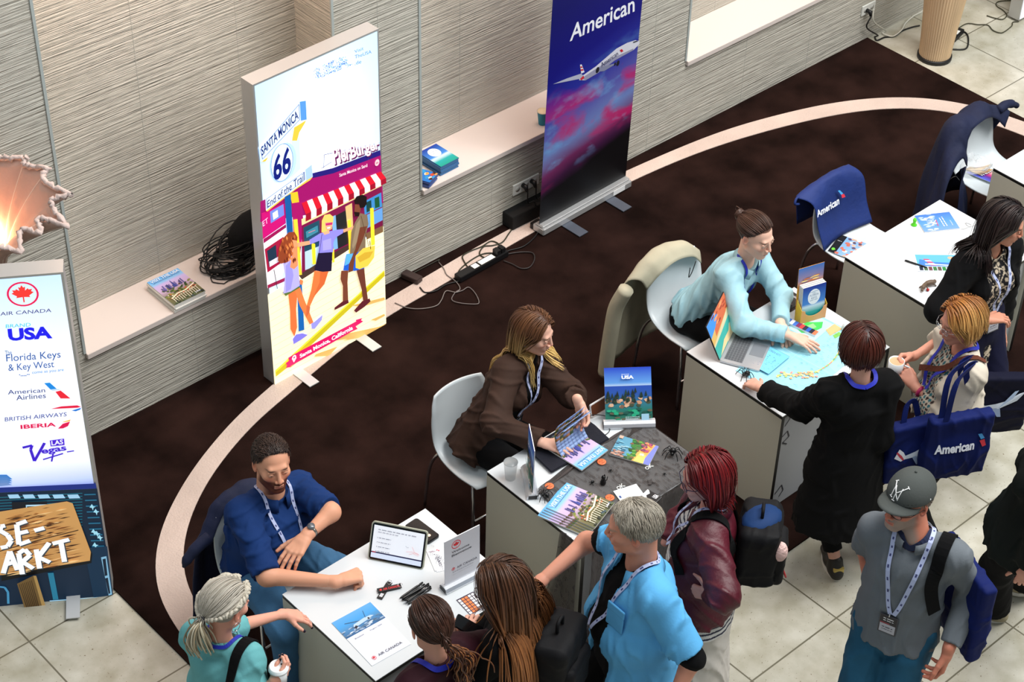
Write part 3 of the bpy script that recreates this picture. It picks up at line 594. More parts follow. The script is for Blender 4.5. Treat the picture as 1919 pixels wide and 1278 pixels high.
UVC = [(0, 0), (1, 0), (1, 1), (0, 1)]*2
for p in me.polygons:
    for li, vi in zip(p.loop_indices, p.vertices): uvl.data[li].uv = UVC[vi]
link('sheet', me, banner_mat(), t)
a = Art(); T = cropT(2.557, 780, 0)
ptext(a, F, T, 'American', (735, 200), (1046, 55), (745, 118), (236, 238, 246), bold=.015, tr=(1046, -25))
ppoly(a, F, T, [(785, 370), (860, 318), (960, 232), (1010, 205), (1050, 192), (1070, 198), (1068, 212), (1040, 240), (950, 290), (870, 350), (812, 384), (780, 384)], (214, 214, 226))
ppoly(a, F, T, [(812, 384), (870, 350), (950, 290), (1040, 240), (1040, 232), (940, 278), (850, 336), (790, 376)], (150, 150, 176))
ppoly(a, F, T, [(655, 403), (720, 376), (790, 352), (810, 372), (740, 386)], (176, 180, 200)); ppoly(a, F, T, [(860, 345), (880, 322), (966, 300), (900, 340)], (130, 134, 160))
ppoly(a, F, T, [(784, 310), (792, 308), (806, 345), (790, 352)], (226, 226, 236)); ppoly(a, F, T, [(786, 318), (794, 317), (797, 324), (787, 326)], (200, 40, 60)); ppoly(a, F, T, [(787, 332), (799, 330), (802, 337), (789, 340)], (200, 40, 60)); ppoly(a, F, T, [(784, 378), (800, 362), (806, 372), (792, 384)], (200, 40, 60))
for x, y, r_ in ((868, 335, .022), (966, 302, .02), (952, 306, .012)):
    c = F.px(*T(x, y)); a.ell(c[0], c[1], r_*.7, r_, (28, 28, 38))
ptext(a, F, T, 'American', (888, 322), (968, 262), (882, 302), (50, 56, 96), tr=(962, 244)); ppoly(a, F, T, [(974, 240), (984, 234), (992, 244), (982, 250)], (200, 30, 50)); ppoly(a, F, T, [(1038, 200), (1056, 194), (1062, 197), (1040, 205)], (30, 34, 50))
a.build('print', F, t, rough=.5)
# --- pleated trumpet floor lamps
M_pleat = mat('pleated_fabric', (226, 186, 140), .8, var=(5, .12, (12, 12, .4)))
t = empty('floor_lamp', (10.78, 7.03, 0), 'tall pleated tan trumpet floor lamp standing on the stone beside the rug corner', 'lamp')
MB().lathe([(.128, 0), (.128, .03), (.12, .03)], (10.78, 7.03, .001)).build('base', M_black, t)
def trumpet(c, r0, z0, z1, r1, npl=46, amp=.003, nz=14):
    vs = []; fs = []; n = npl*4
    for i in range(nz):
        k = i/(nz-1); r = r0+(r1-r0)*k**1.3; z = z0+(z1-z0)*k
        for j in range(n):
            a_ = 2*math.pi*j/n; rr_ = r+amp*math.sin(a_*npl)*(1+k); vs.append((c[0]+rr_*math.cos(a_), c[1]+rr_*math.sin(a_), z))
    for i in range(nz-1):
        for j in range(n): fs.append((i*n+j, i*n+(j+1) % n, (i+1)*n+(j+1) % n, (i+1)*n+j))
    return MB().add(vs, fs, smooth=True)
trumpet((10.78, 7.03), .115, .03, 1.6, .27).build('lamp_shade', mat('lamp_wood_pleat', (206, 178, 142), .8, var=(14, .1, (1, 1, .1))), t)
# flower shaded lamp behind the partners light box
L0 = PX(-14, 478, 1.6)
t = empty('floor_lamp', (L0[0], L0[1], 0), 'floor lamp with a pink scalloped fabric flower shade, glowing behind the partners light box', 'lamp')
tips_px = [(50, 295), (92, 316), (133, 365), (128, 424), (78, 440), (40, 475), (-40, 530), (-120, 540), (-170, 470), (-170, 380), (-120, 310), (-40, 280)]
ZT = [2.16, 2.14, 2.10, 2.02, 2.0, 1.95, 1.95, 2.0, 2.05, 2.1, 2.15, 2.18]
tips = [PX(x, y, z) for (x, y), z in zip(tips_px, ZT)]
m_sh = mat('shade_fabric_pink', (205, 176, 162), .85, bump=(30, .3), var=(6, .08)); m_sh.node_tree.nodes['Principled BSDF'].inputs['Transmission Weight'].default_value = 0
vs = []; fs = []; nb = len(tips); K = 6; R_ = 10; C0 = np.array([L0[0], L0[1], 1.5])
ring = []
for i in range(nb):
    p, q = tips[i], tips[(i+1) % nb]
    for k in range(K):
        s_ = k/K; m_ = p*(1-s_)+q*s_; sag = 4*s_*(1-s_); m_ = m_+(C0+np.array([0, 0, .45])-m_)*.20*sag; m_[2] += .03*sag; ring.append(m_)
n = len(ring)
for i in range(R_):
    k = i/(R_-1)
    for j in range(n):
        d = ring[j]-C0; b0 = C0+np.array([d[0], d[1], 0])/np.hypot(d[0], d[1])*.05
        p = b0+(ring[j]-b0)*k; p[2] = C0[2]+(ring[j][2]-C0[2])*(k**.62); fl = (j % K)/K; p = p-np.array([0, 0, .02])*4*fl*(1-fl)*k; vs.append(p)
for i in range(R_-1):
    for j in range(n): fs.append((i*n+j, i*n+(j+1) % n, (i+1)*n+(j+1) % n, (i+1)*n+j))
sh = MB().add(vs, fs, smooth=True).build('lamp_shade', m_sh, t); md = sh.modifiers.new('s', 'SOLIDIFY'); md.thickness = .003
rb = MB()
for i in range(nb): rb.tube([vs[r_*n+i*K]+np.array([0, 0, .004]) for r_ in range(R_)], .0035, 6)
rb.build('wire_rib', mat('rib_pale', (232, 220, 208), .6), t)
rf = MB(); pts = []; nn = n*3
for j in range(nn):
    f_ = j/3; p = ring[int(f_) % n]*(1-f_ % 1)+ring[(int(f_)+1) % n]*(f_ % 1); pts.append(p+np.array([RNG.normal(0, .004), RNG.normal(0, .004), .006*math.sin(j*2.1)]))
rf.tube(pts, [.013+.005*math.sin(j*2.7) for j in range(nn)], 8, closed=True); rf.build('ruffle', mat('ruffle_fabric', (196, 178, 172), .9, bump=(60, .6)), t)
MB().lathe([(.03, 0), (.03, 1.5), (.05, 1.52)], (L0[0], L0[1], .0)).build('pole', mat('pole_dark_red', (70, 20, 22), .4), t)
MB().lathe([(.17, 0), (.17, .02), (.03, .035)], (L0[0], L0[1], .001)).build('base', M_black, t)
MB().ball((L0[0], L0[1], 1.60), .045).build('bulb', mat('bulb_glow', (255, 190, 130), .5, emit=2), t)
pl = bpy.data.lights.new('bulb_light', 'POINT'); pl.energy = 3; pl.color = (1, .55, .3); pl.shadow_soft_size = .05; po = bpy.data.objects.new('bulb_light', pl); col.objects.link(po); po.parent = t; po.location = (0, 0, 1.72)
# white display board at the far right edge
b0 = PX(1908, 43, 0)
t = empty('display_board', (b0[0]+.3, b0[1], 0), 'white lit display board standing on the stone at the far upper corner', 'display board')
MB().box((b0[0], b0[1]-.0, .02), (b0[0]+.85, b0[1]+.1, 2.1)).build('frame', M_alu, t)
MB().box((b0[0]+.012, b0[1]-.004, .03), (b0[0]+.84, b0[1], 2.09)).build('panel', mat('board_white_lit', (240, 244, 255), .5, emit=.5), t)
# ================================================================ counters
M_top = mat('laminate_white', (206, 210, 213), .3)
M_side = mat('laminate_greige', (192, 190, 176), .5)
M_band = mat('edge_band_black', (14, 13, 13), .4)
TZ = .75
def counter(x0, label, w=.875, y0=4.575, y1=5.27):
    t = empty('counter', (x0+w/2, (y0+y1)/2, 0), label, 'counter', 'white exhibition counters')
    MB().box((x0, y0, TZ-.004), (x0+w, y1, TZ)).build('top', M_top, t)
    MB().box((x0+.001, y0+.001, TZ-.024), (x0+w-.001, y1-.001, TZ-.004)).build('edge_band', M_band, t)
    for a in (x0, x0+w-.022):
        s = MB(); s.box((a, y0+.002, .014), (a+.022, y1, TZ-.024)); s.build('side_panel', M_side, t)
    MB().box((x0+.022, y0+.03, .02), (x0+w-.022, y0+.05, TZ-.024)).build('front_panel', mat('front_panel_grey', (168, 170, 172), .6), t)
    for a in (x0+.0, x0+w-.022): MB().box((a, y0, .014), (a+.022, y0+.002, TZ-.024)).build('side_trim', M_band, t)
    return t
X1, X2, X3, X4, X5 = 3.51, 4.79, 6.235, 7.55, 8.95
for x, l in ((X1, 'white counter nearest the market light box, with a tablet and an airline welcome sign'), (X2, 'white counter half covered in grey gauze with travel magazines and toy spiders'),
             (X3, 'white counter carrying the open laptop and the large blue map'), (X4, 'white counter with a blue brochure, a green figure and small toys'), (X5, 'white counter cut by the right edge of the photo, behind the pencil chair')):
    counter(x, l)
# writing on the front panel of the map counter
F = Frame((X3+.022, 4.604, 0), (1, 0, 0), (0, 0, 1)); a = Art()
for k, q in enumerate([[(.06, .70), (.09, .66), (.05, .62)], [(.04, .55), (.08, .57), (.10, .52), (.05, .50), (.09, .47)], [(.05, .12), (.10, .16), (.12, .11), (.09, .08)]]):
    a = Art(); a.line(q, .008, (60, 60, 66)); a.build('pen_mark', F, [o for o in col.objects if o.get('label', '').startswith('white counter carrying')][0])
# ================================================================ chairs
M_shell = mat('shell_white', (208, 216, 220), .3)
M_chrome = mat('chrome', (205, 205, 208), .15, metal=.95)
PROF = [(.225, .845), (.212, .78), (.195, .70), (.175, .62), (.15, .54), (.115, .485), (.06, .455), (-.02, .445), (-.1, .447), (-.16, .452), (-.195, .447), (-.215, .43)]
LOWZ = lambda z: z if z < .5 else .5+(z-.5)*.86
PROF = [(a, LOWZ(b)) for a, b in PROF]
def chair(x, y, rz, label):
    t = empty('shell_chair', (x, y, 0), label, 'chair', 'white shell chairs behind the counters', rz)
    W = [.155, .178, .19, .197, .2, .205, .21, .213, .213, .208, .198, .185]; vs = []; fs = []; n = 13
    pr = catmull([(a, b, w) for (a, b), w in zip(PROF, W)], 3)
    for q in pr:
        for j in range(n):
            s_ = -1+2*j/(n-1); back = max(0, min(1, (q[1]-.5)/.2))
            vs.append((q[2]*s_, q[0]-.035*back*s_*s_, q[1]+(1-back)*.018*s_**4-(.02*s_**4 if q[1] > .82 else 0)))
    m = len(pr)
    for i in range(m-1):
        for j in range(n-1): fs.append((i*n+j, i*n+j+1, (i+1)*n+j+1, (i+1)*n+j))
    o = MB().add(vs, fs, smooth=True).build('seat_shell', M_shell, t, world=False)
    md = o.modifiers.new('s', 'SOLIDIFY'); md.thickness = .009; md.offset = 0
    f = MB(); f.tube([(-.13, .12, .43), (.13, .12, .43), (.13, -.13, .43), (-.13, -.13, .43)], .008, 8, closed=True); f.build('under_frame', M_chrome, t, world=False)
    for sx in (-1, 1):
        for sy in (-1, 1):
            MB().tube(catmull([(sx*.12, sy*.11, .43), (sx*.16, sy*.15, .415), (sx*.19, sy*.19, .3), (sx*.205, sy*.215, .018)], 5), .0095, 8).build('leg', M_chrome, t, world=False)
    f = MB(); f.tube([(-.19, -.195, .2), (.19, -.195, .2)], .006, 8); f.build('stretcher', M_chrome, t, world=False)
    return t
chair(3.70, 5.66, .0, 'white shell chair under the bearded man in the dark blue shirt')
chair(5.07, 5.64, -.06, 'white shell chair under the blonde woman in the brown blazer')
chair(6.73, 5.70, -.15, 'white shell chair with a beige jacket over its back')
chair(8.03, 5.58, .0, 'white shell chair with a blue tote bag pulled over its back')
chair(9.25, 5.48, -.05, 'white shell chair with a dark navy coat and a bag of pencils on it')
# ---- cloth sheets with folds
def sheet_mesh(rows, n, name, m, parent=None, amp=.01, freq=3, th=.006, seed=0, low=False):
    """rows: list of polylines (each resampled to n points); waves push along the normal"""
    r = np.random.default_rng(seed); R = []
    if low: rows = [[(x, y, LOWZ(z)+(.012 if z > .7 else 0)) for x, y, z in q] for q in rows]
    rows = [np.array(catmull(q, 6)) for q in rows]
    for q in rows:
        d = np.r_[0, np.cumsum(np.linalg.norm(np.diff(q, axis=0), axis=1))]; t_ = np.linspace(0, d[-1], n)
        R.append(np.stack([np.interp(t_, d, q[:, i]) for i in range(3)], 1))
    G = np.array(R); G = np.array([catmull(list(G[:, j]), 5) for j in range(n)]).transpose(1, 0, 2); m_ = G.shape[0]
    du = np.gradient(G, axis=1); dv = np.gradient(G, axis=0); N_ = np.cross(du, dv); N_ /= np.linalg.norm(N_, axis=2, keepdims=True)+1e-9
    u = np.linspace(0, 1, n)[None, :]; v = np.linspace(0, 1, m_)[:, None]; ph = r.random(6)*6.28
    w_ = np.sin(u*freq*6.28+ph[0]+2*np.sin(v*2+ph[1]))*.6+np.sin(u*freq*2.3*6.28+ph[2]+v*3)*.3+np.sin(u*freq*.7*6.28-v*5+ph[3])*.4+.25*np.sin(v*17+u*6+ph[4])
    G = G+N_*(w_*amp*(.4+.6*v))[..., None]
    fs = [(i*n+j, i*n+j+1, (i+1)*n+j+1, (i+1)*n+j) for i in range(m_-1) for j in range(n-1)]
    o = MB().add([tuple(q) for q in G.reshape(-1, 3)], fs, smooth=True).build(name, m, parent)
    md = o.modifiers.new('s', 'SOLIDIFY'); md.thickness = th; md.offset = 0
    return o
# beige jacket over the chair at the map counter
t = empty('jacket', (6.70, 5.98, .02), 'beige zip jacket draped over the back of the chair at the map counter', 'jacket')
M_beige = mat('jacket_beige', (168, 163, 142), .85, bump=(55, .08), var=(7, .08))
sheet_mesh([[(6.53, 5.862, .70), (6.62, 5.835, .80), (6.74, 5.83, .835), (6.86, 5.82, .80), (6.92, 5.81, .72)],
            [(6.49, 5.885, .77), (6.60, 5.895, .86), (6.74, 5.90, .885), (6.87, 5.88, .86), (6.95, 5.86, .78)],
            [(6.44, 5.94, .74), (6.56, 5.97, .82), (6.74, 5.98, .85), (6.90, 5.95, .80), (6.98, 5.92, .70)],
            [(6.40, 5.97, .55), (6.55, 6.00, .58), (6.74, 6.01, .58), (6.90, 5.98, .56), (6.97, 5.95, .52)],
            [(6.37, 5.98, .30), (6.52, 6.01, .30), (6.72, 6.02, .32), (6.88, 5.99, .30), (6.95, 5.96, .30)],
            [(6.36, 5.98, .12), (6.45, 6.0, .10), (6.66, 6.01, .14), (6.84, 5.99, .16), (6.92, 5.96, .18)]], 40, 'body', M_beige, t, amp=.007, freq=2.5, seed=3, low=True)
MB().tube(catmull([(6.40, 5.90, .72), (6.37, 5.94, .58), (6.355, 5.95, .42), (6.345, 5.96, .2), (6.35, 5.97, .08)], 6), [.045]*25, 12).build('sleeve', M_beige, t)
MB().tube(catmull([(6.86, 5.80, .75), (6.83, 5.795, .69), (6.80, 5.79, .67), (6.81, 5.795, .73)], 6), .003, 6).build('zip_cord', M_black, t)
# navy tote over the next chair
t = empty('tote_bag', (8.03, 5.80, .45), 'dark blue airline tote bag pulled over the back of a white chair', 'bag')
M_navy = mat('tote_navy', (16, 42, 106), .7, bump=(40, .3), var=(8, .12))
sheet_mesh([[(7.80, 5.60, .475), (7.95, 5.635, .475), (8.1, 5.635, .475), (8.25, 5.60, .485)],
            [(7.80, 5.665, .62), (7.95, 5.70, .62), (8.1, 5.70, .62), (8.25, 5.665, .62)],
            [(7.79, 5.72, .78), (7.94, 5.75, .80), (8.1, 5.75, .81), (8.25, 5.72, .79)],
            [(7.73, 5.80, .83), (7.92, 5.795, .865), (8.12, 5.795, .875), (8.215, 5.80, .85)],
            [(7.77, 5.84, .78), (7.93, 5.85, .80), (8.1, 5.85, .81), (8.235, 5.84, .79)],
            [(7.80, 5.83, .56), (7.95, 5.84, .54), (8.1, 5.84, .54), (8.245, 5.83, .56)]], 36, 'body', M_navy, t, amp=.0035, freq=2.2, seed=5, th=.004, low=True)
MB().tube(catmull([(7.75, 5.80, .79), (7.72, 5.80, .795), (7.70, 5.79, .77), (7.74, 5.79, .75)], 4), .008, 6).build('handle', M_navy, t)
F = Frame((7.8, 5.615, .475), (1, 0, 0), nrm((0, .14, .32))); a = Art(); T = cropT(2.778, 1460, 180)
ptext(a, F, T, 'American', (192, 632), (306, 562), (186, 598), (236, 240, 250), bold=.03, tr=(304, 520))
ppoly(a, F, T, [(298, 492), (308, 489), (326, 506), (316, 514)], (70, 160, 220)); ppoly(a, F, T, [(316, 512), (330, 508), (338, 524), (320, 530)], (214, 50, 66))
a  .build('logo', F, t, base=.012, rough=.8)
# dark navy coat on the far chair
t = empty('coat', (9.15, 5.72, .02), 'long dark navy coat hanging over the far white chair', 'coat')
M_coat = mat('coat_navy', (10, 20, 52), .8, bump=(30, .35), var=(6, .2))
sheet_mesh([[(9.03, 5.50, .62), (9.07, 5.56, .78), (9.18, 5.58, .845), (9.34, 5.575, .84), (9.44, 5.54, .72)],
            [(8.98, 5.52, .70), (9.04, 5.62, .87), (9.18, 5.66, .90), (9.36, 5.65, .90), (9.52, 5.58, .80)],
            [(8.86, 5.50, .60), (8.98, 5.68, .78), (9.16, 5.76, .82), (9.36, 5.74, .80), (9.52, 5.66, .62)],
            [(8.76, 5.46, .38), (8.92, 5.70, .45), (9.12, 5.80, .46), (9.32, 5.78, .45), (9.46, 5.70, .40)],
            [(8.68, 5.42, .10), (8.86, 5.70, .08), (9.08, 5.82, .10), (9.28, 5.80, .12), (9.40, 5.72, .14)]], 44, 'body', M_coat, t, amp=.02, freq=3.4, seed=9, low=True)
MB().tube(catmull([(9.42, 5.60, .81), (9.50, 5.60, .82), (9.58, 5.60, .79), (9.64, 5.60, .75)], 5), [.03]*5+[.028]*5+[.02]*5+[.012], 10).build('sleeve', M_coat, t)
sheet_mesh([[(8.98, 5.48, .66), (9.0, 5.52, .60), (9.01, 5.56, .52)], [(8.90, 5.44, .50), (8.98, 5.46, .46), (9.05, 5.50, .42)], [(8.86, 5.38, .26), (8.98, 5.40, .22), (9.08, 5.46, .2)], [(8.82, 5.34, .04), (8.98, 5.38, .04), (9.12, 5.44, .04)]], 20, 'front_flap', M_coat, t, amp=.015, freq=1.4, seed=2, low=True)
# ================================================================ papers, magazines
M_pages = mat('page_edges', (222, 220, 214), .7)
def rectpx(bl, br, tl, z, wh=None):
    a, b, c = PX(*bl, z), PX(*br, z), PX(*tl, z); u = b-a; w = np.linalg.norm(u); u = u/w
    v = c-a; v = v-u*(v@u); h = np.linalg.norm(v); v = v/h
    if wh: cc = a+u*w/2+v*h/2; w, h = wh; a = cc-u*w/2-v*h/2
    return Frame(a, u, v), w, h
def paper(name, label, cat, bl, br, tl, z, th, art, group=None, wh=None, rgb=(238, 240, 244), rough=.35, block='sheet', M=None):
    F, w, h = rectpx(bl, br, tl, z, wh); return paper_at(name, label, cat, F, w, h, th, art, group, rgb, rough, block, M)
def paper_at(name, label, cat, F, w, h, th, art, group=None, rgb=(238, 240, 244), rough=.35, block='sheet', M=None):
    c = F.at(w/2, h/2); t = empty(name, c, label, cat, group)
    mb = MB(); P_ = [F.at(*q, z) for z in (0, th) for q in ((0, 0), (w, 0), (w, h), (0, h))]
    mb.add(P_, [(0, 3, 2, 1), (4, 5, 6, 7), (0, 1, 5, 4), (1, 2, 6, 5), (2, 3, 7, 6), (3, 0, 4, 7)]); mb.build(block, M or mat('paper_%d_%d_%d' % rgb, rgb, .6), t)
    if art is not None:
        A = Art(); A.paste(art, lambda x, y: (x*w, y*h)); A.build('print', F, t, base=th+.0003, step=.00005, rough=rough)
    return t
def rnd_poly(a, cx, cy, rx, ry, rgb, n=7, r=random):
    a.poly([(min(1, max(0, cx+rx*(.6+.5*r.random())*math.cos(2*math.pi*i/n))), min(1, max(0, cy+ry*(.6+.5*r.random())*math.sin(2*math.pi*i/n)))) for i in range(n)], rgb)
def cover_usa(seed=1):
    r = random.Random(seed); a = Art()
    a.vgrad(0, 0, 1, 1, [(0, (92, 96, 70)), (.3, (120, 110, 70)), (.52, (196, 168, 200)), (.74, (200, 180, 232)), (.82, (140, 195, 240)), (1, (96, 176, 240))])
    for k in range(60): rnd_poly(a, r.random(), .28+.28*r.random(), .05, .03, r.choice([(74, 96, 40), (120, 130, 60), (50, 70, 34), (150, 140, 80), (96, 70, 50)]), r=r)
    for k in range(16):
        x = .1+.8*r.random(); h_ = .06+.12*r.random(); a.rect(x, .50, x+.03, .52+h_, r.choice([(70, 76, 140), (96, 90, 150), (110, 100, 170), (60, 60, 110)]))
    a.poly([(.46, .5), (.5, .76), (.54, .5)], (60, 70, 150))
    for k in range(22):
        x = .08+.85*r.random(); rnd_poly(a, x, .2+.15*r.random(), .03, .02, r.choice([(216, 110, 60), (230, 220, 196), (190, 80, 50)]), r=r)
    a.line([(.1, .2), (.35, .28), (.6, .27), (.95, .36)], .035, (236, 226, 196)); a.line([(.1, .14), (.4, .22), (.7, .2), (.95, .27)], .02, (196, 180, 150))
    for k in range(12): x = .12+k*.07; a.line([(x, .03+.02*(k % 3)), (x+.005, .2+.005*k)], .016, (232, 226, 206))
    for k in range(14): rnd_poly(a, r.random(), .07*r.random(), .05, .03, r.choice([(40, 48, 40), (60, 80, 90), (86, 100, 70)]), r=r)
    a.text('VISIT THE USA', .05, .875, .9, .085, (240, 246, 252), bold=.01); scrawl(a, .08, .848, .84, .02, (60, 70, 130))
    a.text('USA', .74, .05, .16, .035, (240, 240, 250), bold=.03); return a
def magazine(label, bl, br, tl, z, th, art, group=None, wh=None):
    return paper('magazine', label, 'magazine', bl, br, tl, z, th, art, group, wh, block='pages', M=M_pages)
# ledge: pile of guides, left niche
ORD = ['first', 'second', 'third', 'fourth', 'fifth', 'sixth', 'seventh', 'eighth']
F0, w0, h0 = rectpx((329, 577), (389, 548), (287, 520), SZ+.05, (.21, .275))
for k in range(6):
    Fk = Frame(F0.o+np.array([RNG.normal(0, .003), RNG.normal(0, .003), -.05+k*.0085+.001]), F0.u, F0.v)
    paper_at('magazine', ('travel guide with skyline cover on top of the pile on the left ledge' if k == 5 else 'travel guide, %s from the bottom of the pile on the left ledge' % ORD[k]), 'magazine', Fk, w0, h0, .008, cover_usa() if k == 5 else None, 'travel guides piled on the left ledge', block='pages', M=M_pages)
def cover_keys(): 
    a = Art(); a.vgrad(0, 0, 1, 1, [(0, (20, 150, 130)), (.25, (30, 160, 160)), (.42, (200, 225, 240)), (.5, (60, 130, 210)), (1, (20, 50, 150))]); a.ell(.5, .68, .27, .22, (244, 248, 252)); a.ell(.5, .68, .26, .21, (236, 242, 250))
    a.text('FLORIDA', .31, .70, .38, .06, (70, 110, 150)); a.text('KEYS', .38, .62, .24, .05, (70, 110, 150)); a.line([(.3, .82), (.7, .84)], .012, (120, 160, 190)); return a
def cover_people():
    a = Art(); r = random.Random(5); a.rect(0, 0, 1, 1, (30, 110, 190))
    for k in range(26): rnd_poly(a, r.random(), r.random(), .16, .09, r.choice([(200, 70, 40), (230, 150, 70), (60, 30, 30), (40, 140, 200), (240, 220, 190)]), r=r)
    return a
for (bl, br, tl, n_, art, lab, g, wh) in (((833, 322), (858, 293), (786, 297), 9, cover_keys(), 'blue island guide', 'blue island guides piled on the middle ledge', (.15, .21)), ((786, 340), (812, 330), (786, 312), 6, cover_people(), 'red and blue small guide', 'red and blue small guides piled on the middle ledge', (.11, .15))):
    if n_ == 9: F0, w0, h0 = rectpx((829, 312), (858, 297), (800, 277), SZ+.07, wh)
    else: F0, w0, h0 = rectpx((799, 345), (820, 322), (776, 321), SZ+.045, wh)
    for k in range(n_):
        Fk = Frame(F0.o*[1, 1, 0]+np.array([RNG.normal(0, .002), RNG.normal(0, .002), SZ+.001+k*.0078]), F0.u, F0.v)
        paper_at('magazine', lab+(' on top of its pile on the middle ledge' if k == n_-1 else ', %s from the bottom of its pile on the middle ledge' % ORD[k]), 'magazine', Fk, w0, h0, .0074, art if k == n_-1 else None, g, block='pages', M=mat('pages_blue', (60, 110, 160), .6) if n_ == 9 else mat('pages_blue2', (70, 90, 150), .6))
# teal cup on the ledge
c = PX(1017, 222, SZ+.04); t = empty('paper_cup', (c[0], c[1], SZ), 'teal paper cup standing on the middle ledge beside the banner', 'cup')
M_cupin = mat('cup_cream', (232, 214, 180), .6)
def cup(t, c, r0, r1, h, mo, lid=False):
    MB().lathe([(r0, 0), (r1, h), (r1+.002, h+.002), (r1-.002, h), (r0-.002, .004)], c).build('cup_body', mo, t)
cup(t, (c[0], c[1], SZ+.001), .026, .037, .095, mat('cup_teal', (30, 140, 170), .5)); MB().lathe([(.034, -.001), (.034, 0)], (c[0], c[1], SZ+.08), smooth=False).build('drink', M_cupin, t); MB().lathe([(.0372, -.003), (.039, 0), (.0372, .003)], (c[0], c[1], SZ+.096), 24).build('rim', M_cupin, t)
# black cable heap behind the large light box
t = empty('cable_heap', PX(440, 480, SZ), 'heap of black cables and cloth on the left ledge behind the large light box', 'cables')
cx, cy = PX(440, 490, SZ)[:2]; mb = MB()
for k in range(26):
    r_ = .07+.10*RNG.random(); ox, oy, zz = RNG.normal(0, .035), RNG.normal(0, .02), SZ+.01+.12*RNG.random(); tl_ = RNG.normal(0, .3, 2)
    mb.tube([(cx+ox+r_*1.2*math.cos(a_), min(RY-.02, cy+oy+r_*.75*math.sin(a_)), max(SZ+.006, zz+r_*(tl_[0]*math.cos(a_)+tl_[1]*math.sin(a_)))) for a_ in np.linspace(0, 6.28, 22)[:-1]], .004, 5, closed=True)
for k in range(7):
    r_ = .05+.03*RNG.random(); ox = -.13+.05*RNG.random()+.02*k; mb.tube([(cx+ox+r_*1.4*math.cos(a_), cy-.09+.02*RNG.random()+r_*.8*math.sin(a_), SZ+.006+.01*k*abs(math.cos(a_))) for a_ in np.linspace(0, 6.28, 18)[:-1]], .0032, 5, closed=True)
mb.build('cable_loops', M_black, t)
MB().ball((cx+.16, min(RY-.10, cy+.03), SZ+.11), (.17, .09, .16), 20).build('black_cloth', mat('cloth_black', (9, 9, 11), .95, bump=(20, .8)), t)
# ================================================================ wall sockets and cables
M_sock = mat('socket_white', (225, 226, 220), .4)
def socket(px, label, n=2):
    p = PXY(*px, WY); t = empty('wall_socket', (p[0], WY-.01, p[2]), label, 'socket'); w_ = .075*n
    MB().box((p[0]-w_/2, WY-.012, p[2]-.04), (p[0]+w_/2, WY-.0005, p[2]+.04)).build('plate', M_sock, t, bevel=.002)
    for k in range(n): MB().lathe([(.0, .0), (.021, 0), (.021, -.006)], M=Matrix.Translation((p[0]-w_/2+.0375+k*.075, WY-.0125, p[2]))@Matrix.Rotation(math.pi/2, 4, 'X')).build('outlet', mat('outlet_grey', (190, 190, 184), .5), t)
    return p
def plug(p, label, rgb=(16, 16, 18), d=.045):
    t = empty('power_plug', p, label, 'plug'); MB().tube([(p[0], WY-.014, p[2]), (p[0], WY-d, p[2]), (p[0], WY-d-.012, p[2]-.03)], [.016, .017, .009], 10).build('plug_body', mat('plug_%d' % rgb[0], rgb, .45), t)
p1 = socket((984, 345), 'white wall socket strip with two black plugs under the middle ledge', 3)
for px, l in (((977, 345), 'left black plug in the wall sockets under the middle ledge'), ((993, 337), 'right black plug in the wall sockets under the middle ledge')):
    p = PXY(*px, WY); plug(p, l); cable('power_cable', [(p[0], WY-.06, p[2]-.02), (p[0]+.01, WY-.06, p[2]-.12), (p[0]+.04, WY-.08, .15), (p[0]+.05, WY-.1, .1)], .0045, (14, 14, 15), 'black cable hanging from the '+l.split(' plug')[0]+' plug under the middle ledge')
p2 = socket((1626, 15), 'white wall socket with one black plug above the far rug corner', 2)
p = PXY(1622, 18, WY); plug(p, 'black plug in the socket above the far rug corner'); q = PXY(1634, 10, WY)
def gp(L, z=.008, T=None):
    P_ = [PX(*(T(*q_) if T else q_), z) for q_ in L]
    return [np.array([q[0], min(q[1], WY-.03), q[2]]) for q in P_]
T3 = cropT(5.326, 1560, 0)
cable('power_cable', [(p[0], WY-.06, p[2]-.03), (p[0]-.02, WY-.05, p[2]-.12)]+gp([(330, 290), (390, 350), (445, 402), (520, 372), (610, 360), (700, 305), (800, 270), (870, 255)], .008, T3), .006, (22, 20, 18), 'black cable running from the far wall socket along the stone to the pleated lamp')
cable('power_cable', [(q[0], WY-.02, q[2]-.02), (q[0], WY-.04, q[2]-.12)]+gp([(440, 260), (500, 330), (600, 362), (690, 300), (730, 230), (800, 155), (880, 110)], .016, T3), .005, (214, 212, 200), 'pale cable running from the far wall socket behind the pleated lamp')
cable('power_cable', gp([(1160, 290), (1230, 300), (1320, 320), (1355, 370), (1350, 460), (1310, 492), (1200, 492), (1120, 480)], .008, T3), .006, (20, 20, 20), 'black cable loop around the adapter on the stone beside the pleated lamp')
cable('power_cable', gp([(1230, 300), (1340, 236), (1450, 245), (1550, 250), (1600, 300), (1660, 325), (1710, 320), (1790, 258), (1800, 222), (1860, 215)], .008, T3), .004, (60, 58, 40), 'thin dark cable running from the adapter to the white display board')
cable('power_cable', gp([(1540, 155), (1620, 180), (1700, 192), (1740, 150), (1700, 100), (1640, 60), (1640, 25), (1700, 8), (1840, 2)], .008, T3), .004, (60, 58, 40), 'thin cable with a bare plug end curling on the far stone floor')
def brick(name, label, px, z, size, ang, m, cat='adapter', T=None):
    c = PX(*(T(*px) if T else px), z); t = empty(name, (c[0], c[1], z), label, cat); Mx = Matrix.Translation((c[0], c[1], z))@Matrix.Rotation(ang, 4, 'Z')
    w_, d_, h_ = size; MB().rbox((-w_/2, -d_/2, 0), (w_/2, d_/2, h_), .008, M=Mx).build('case', m, t, bevel=.003); return t, Mx
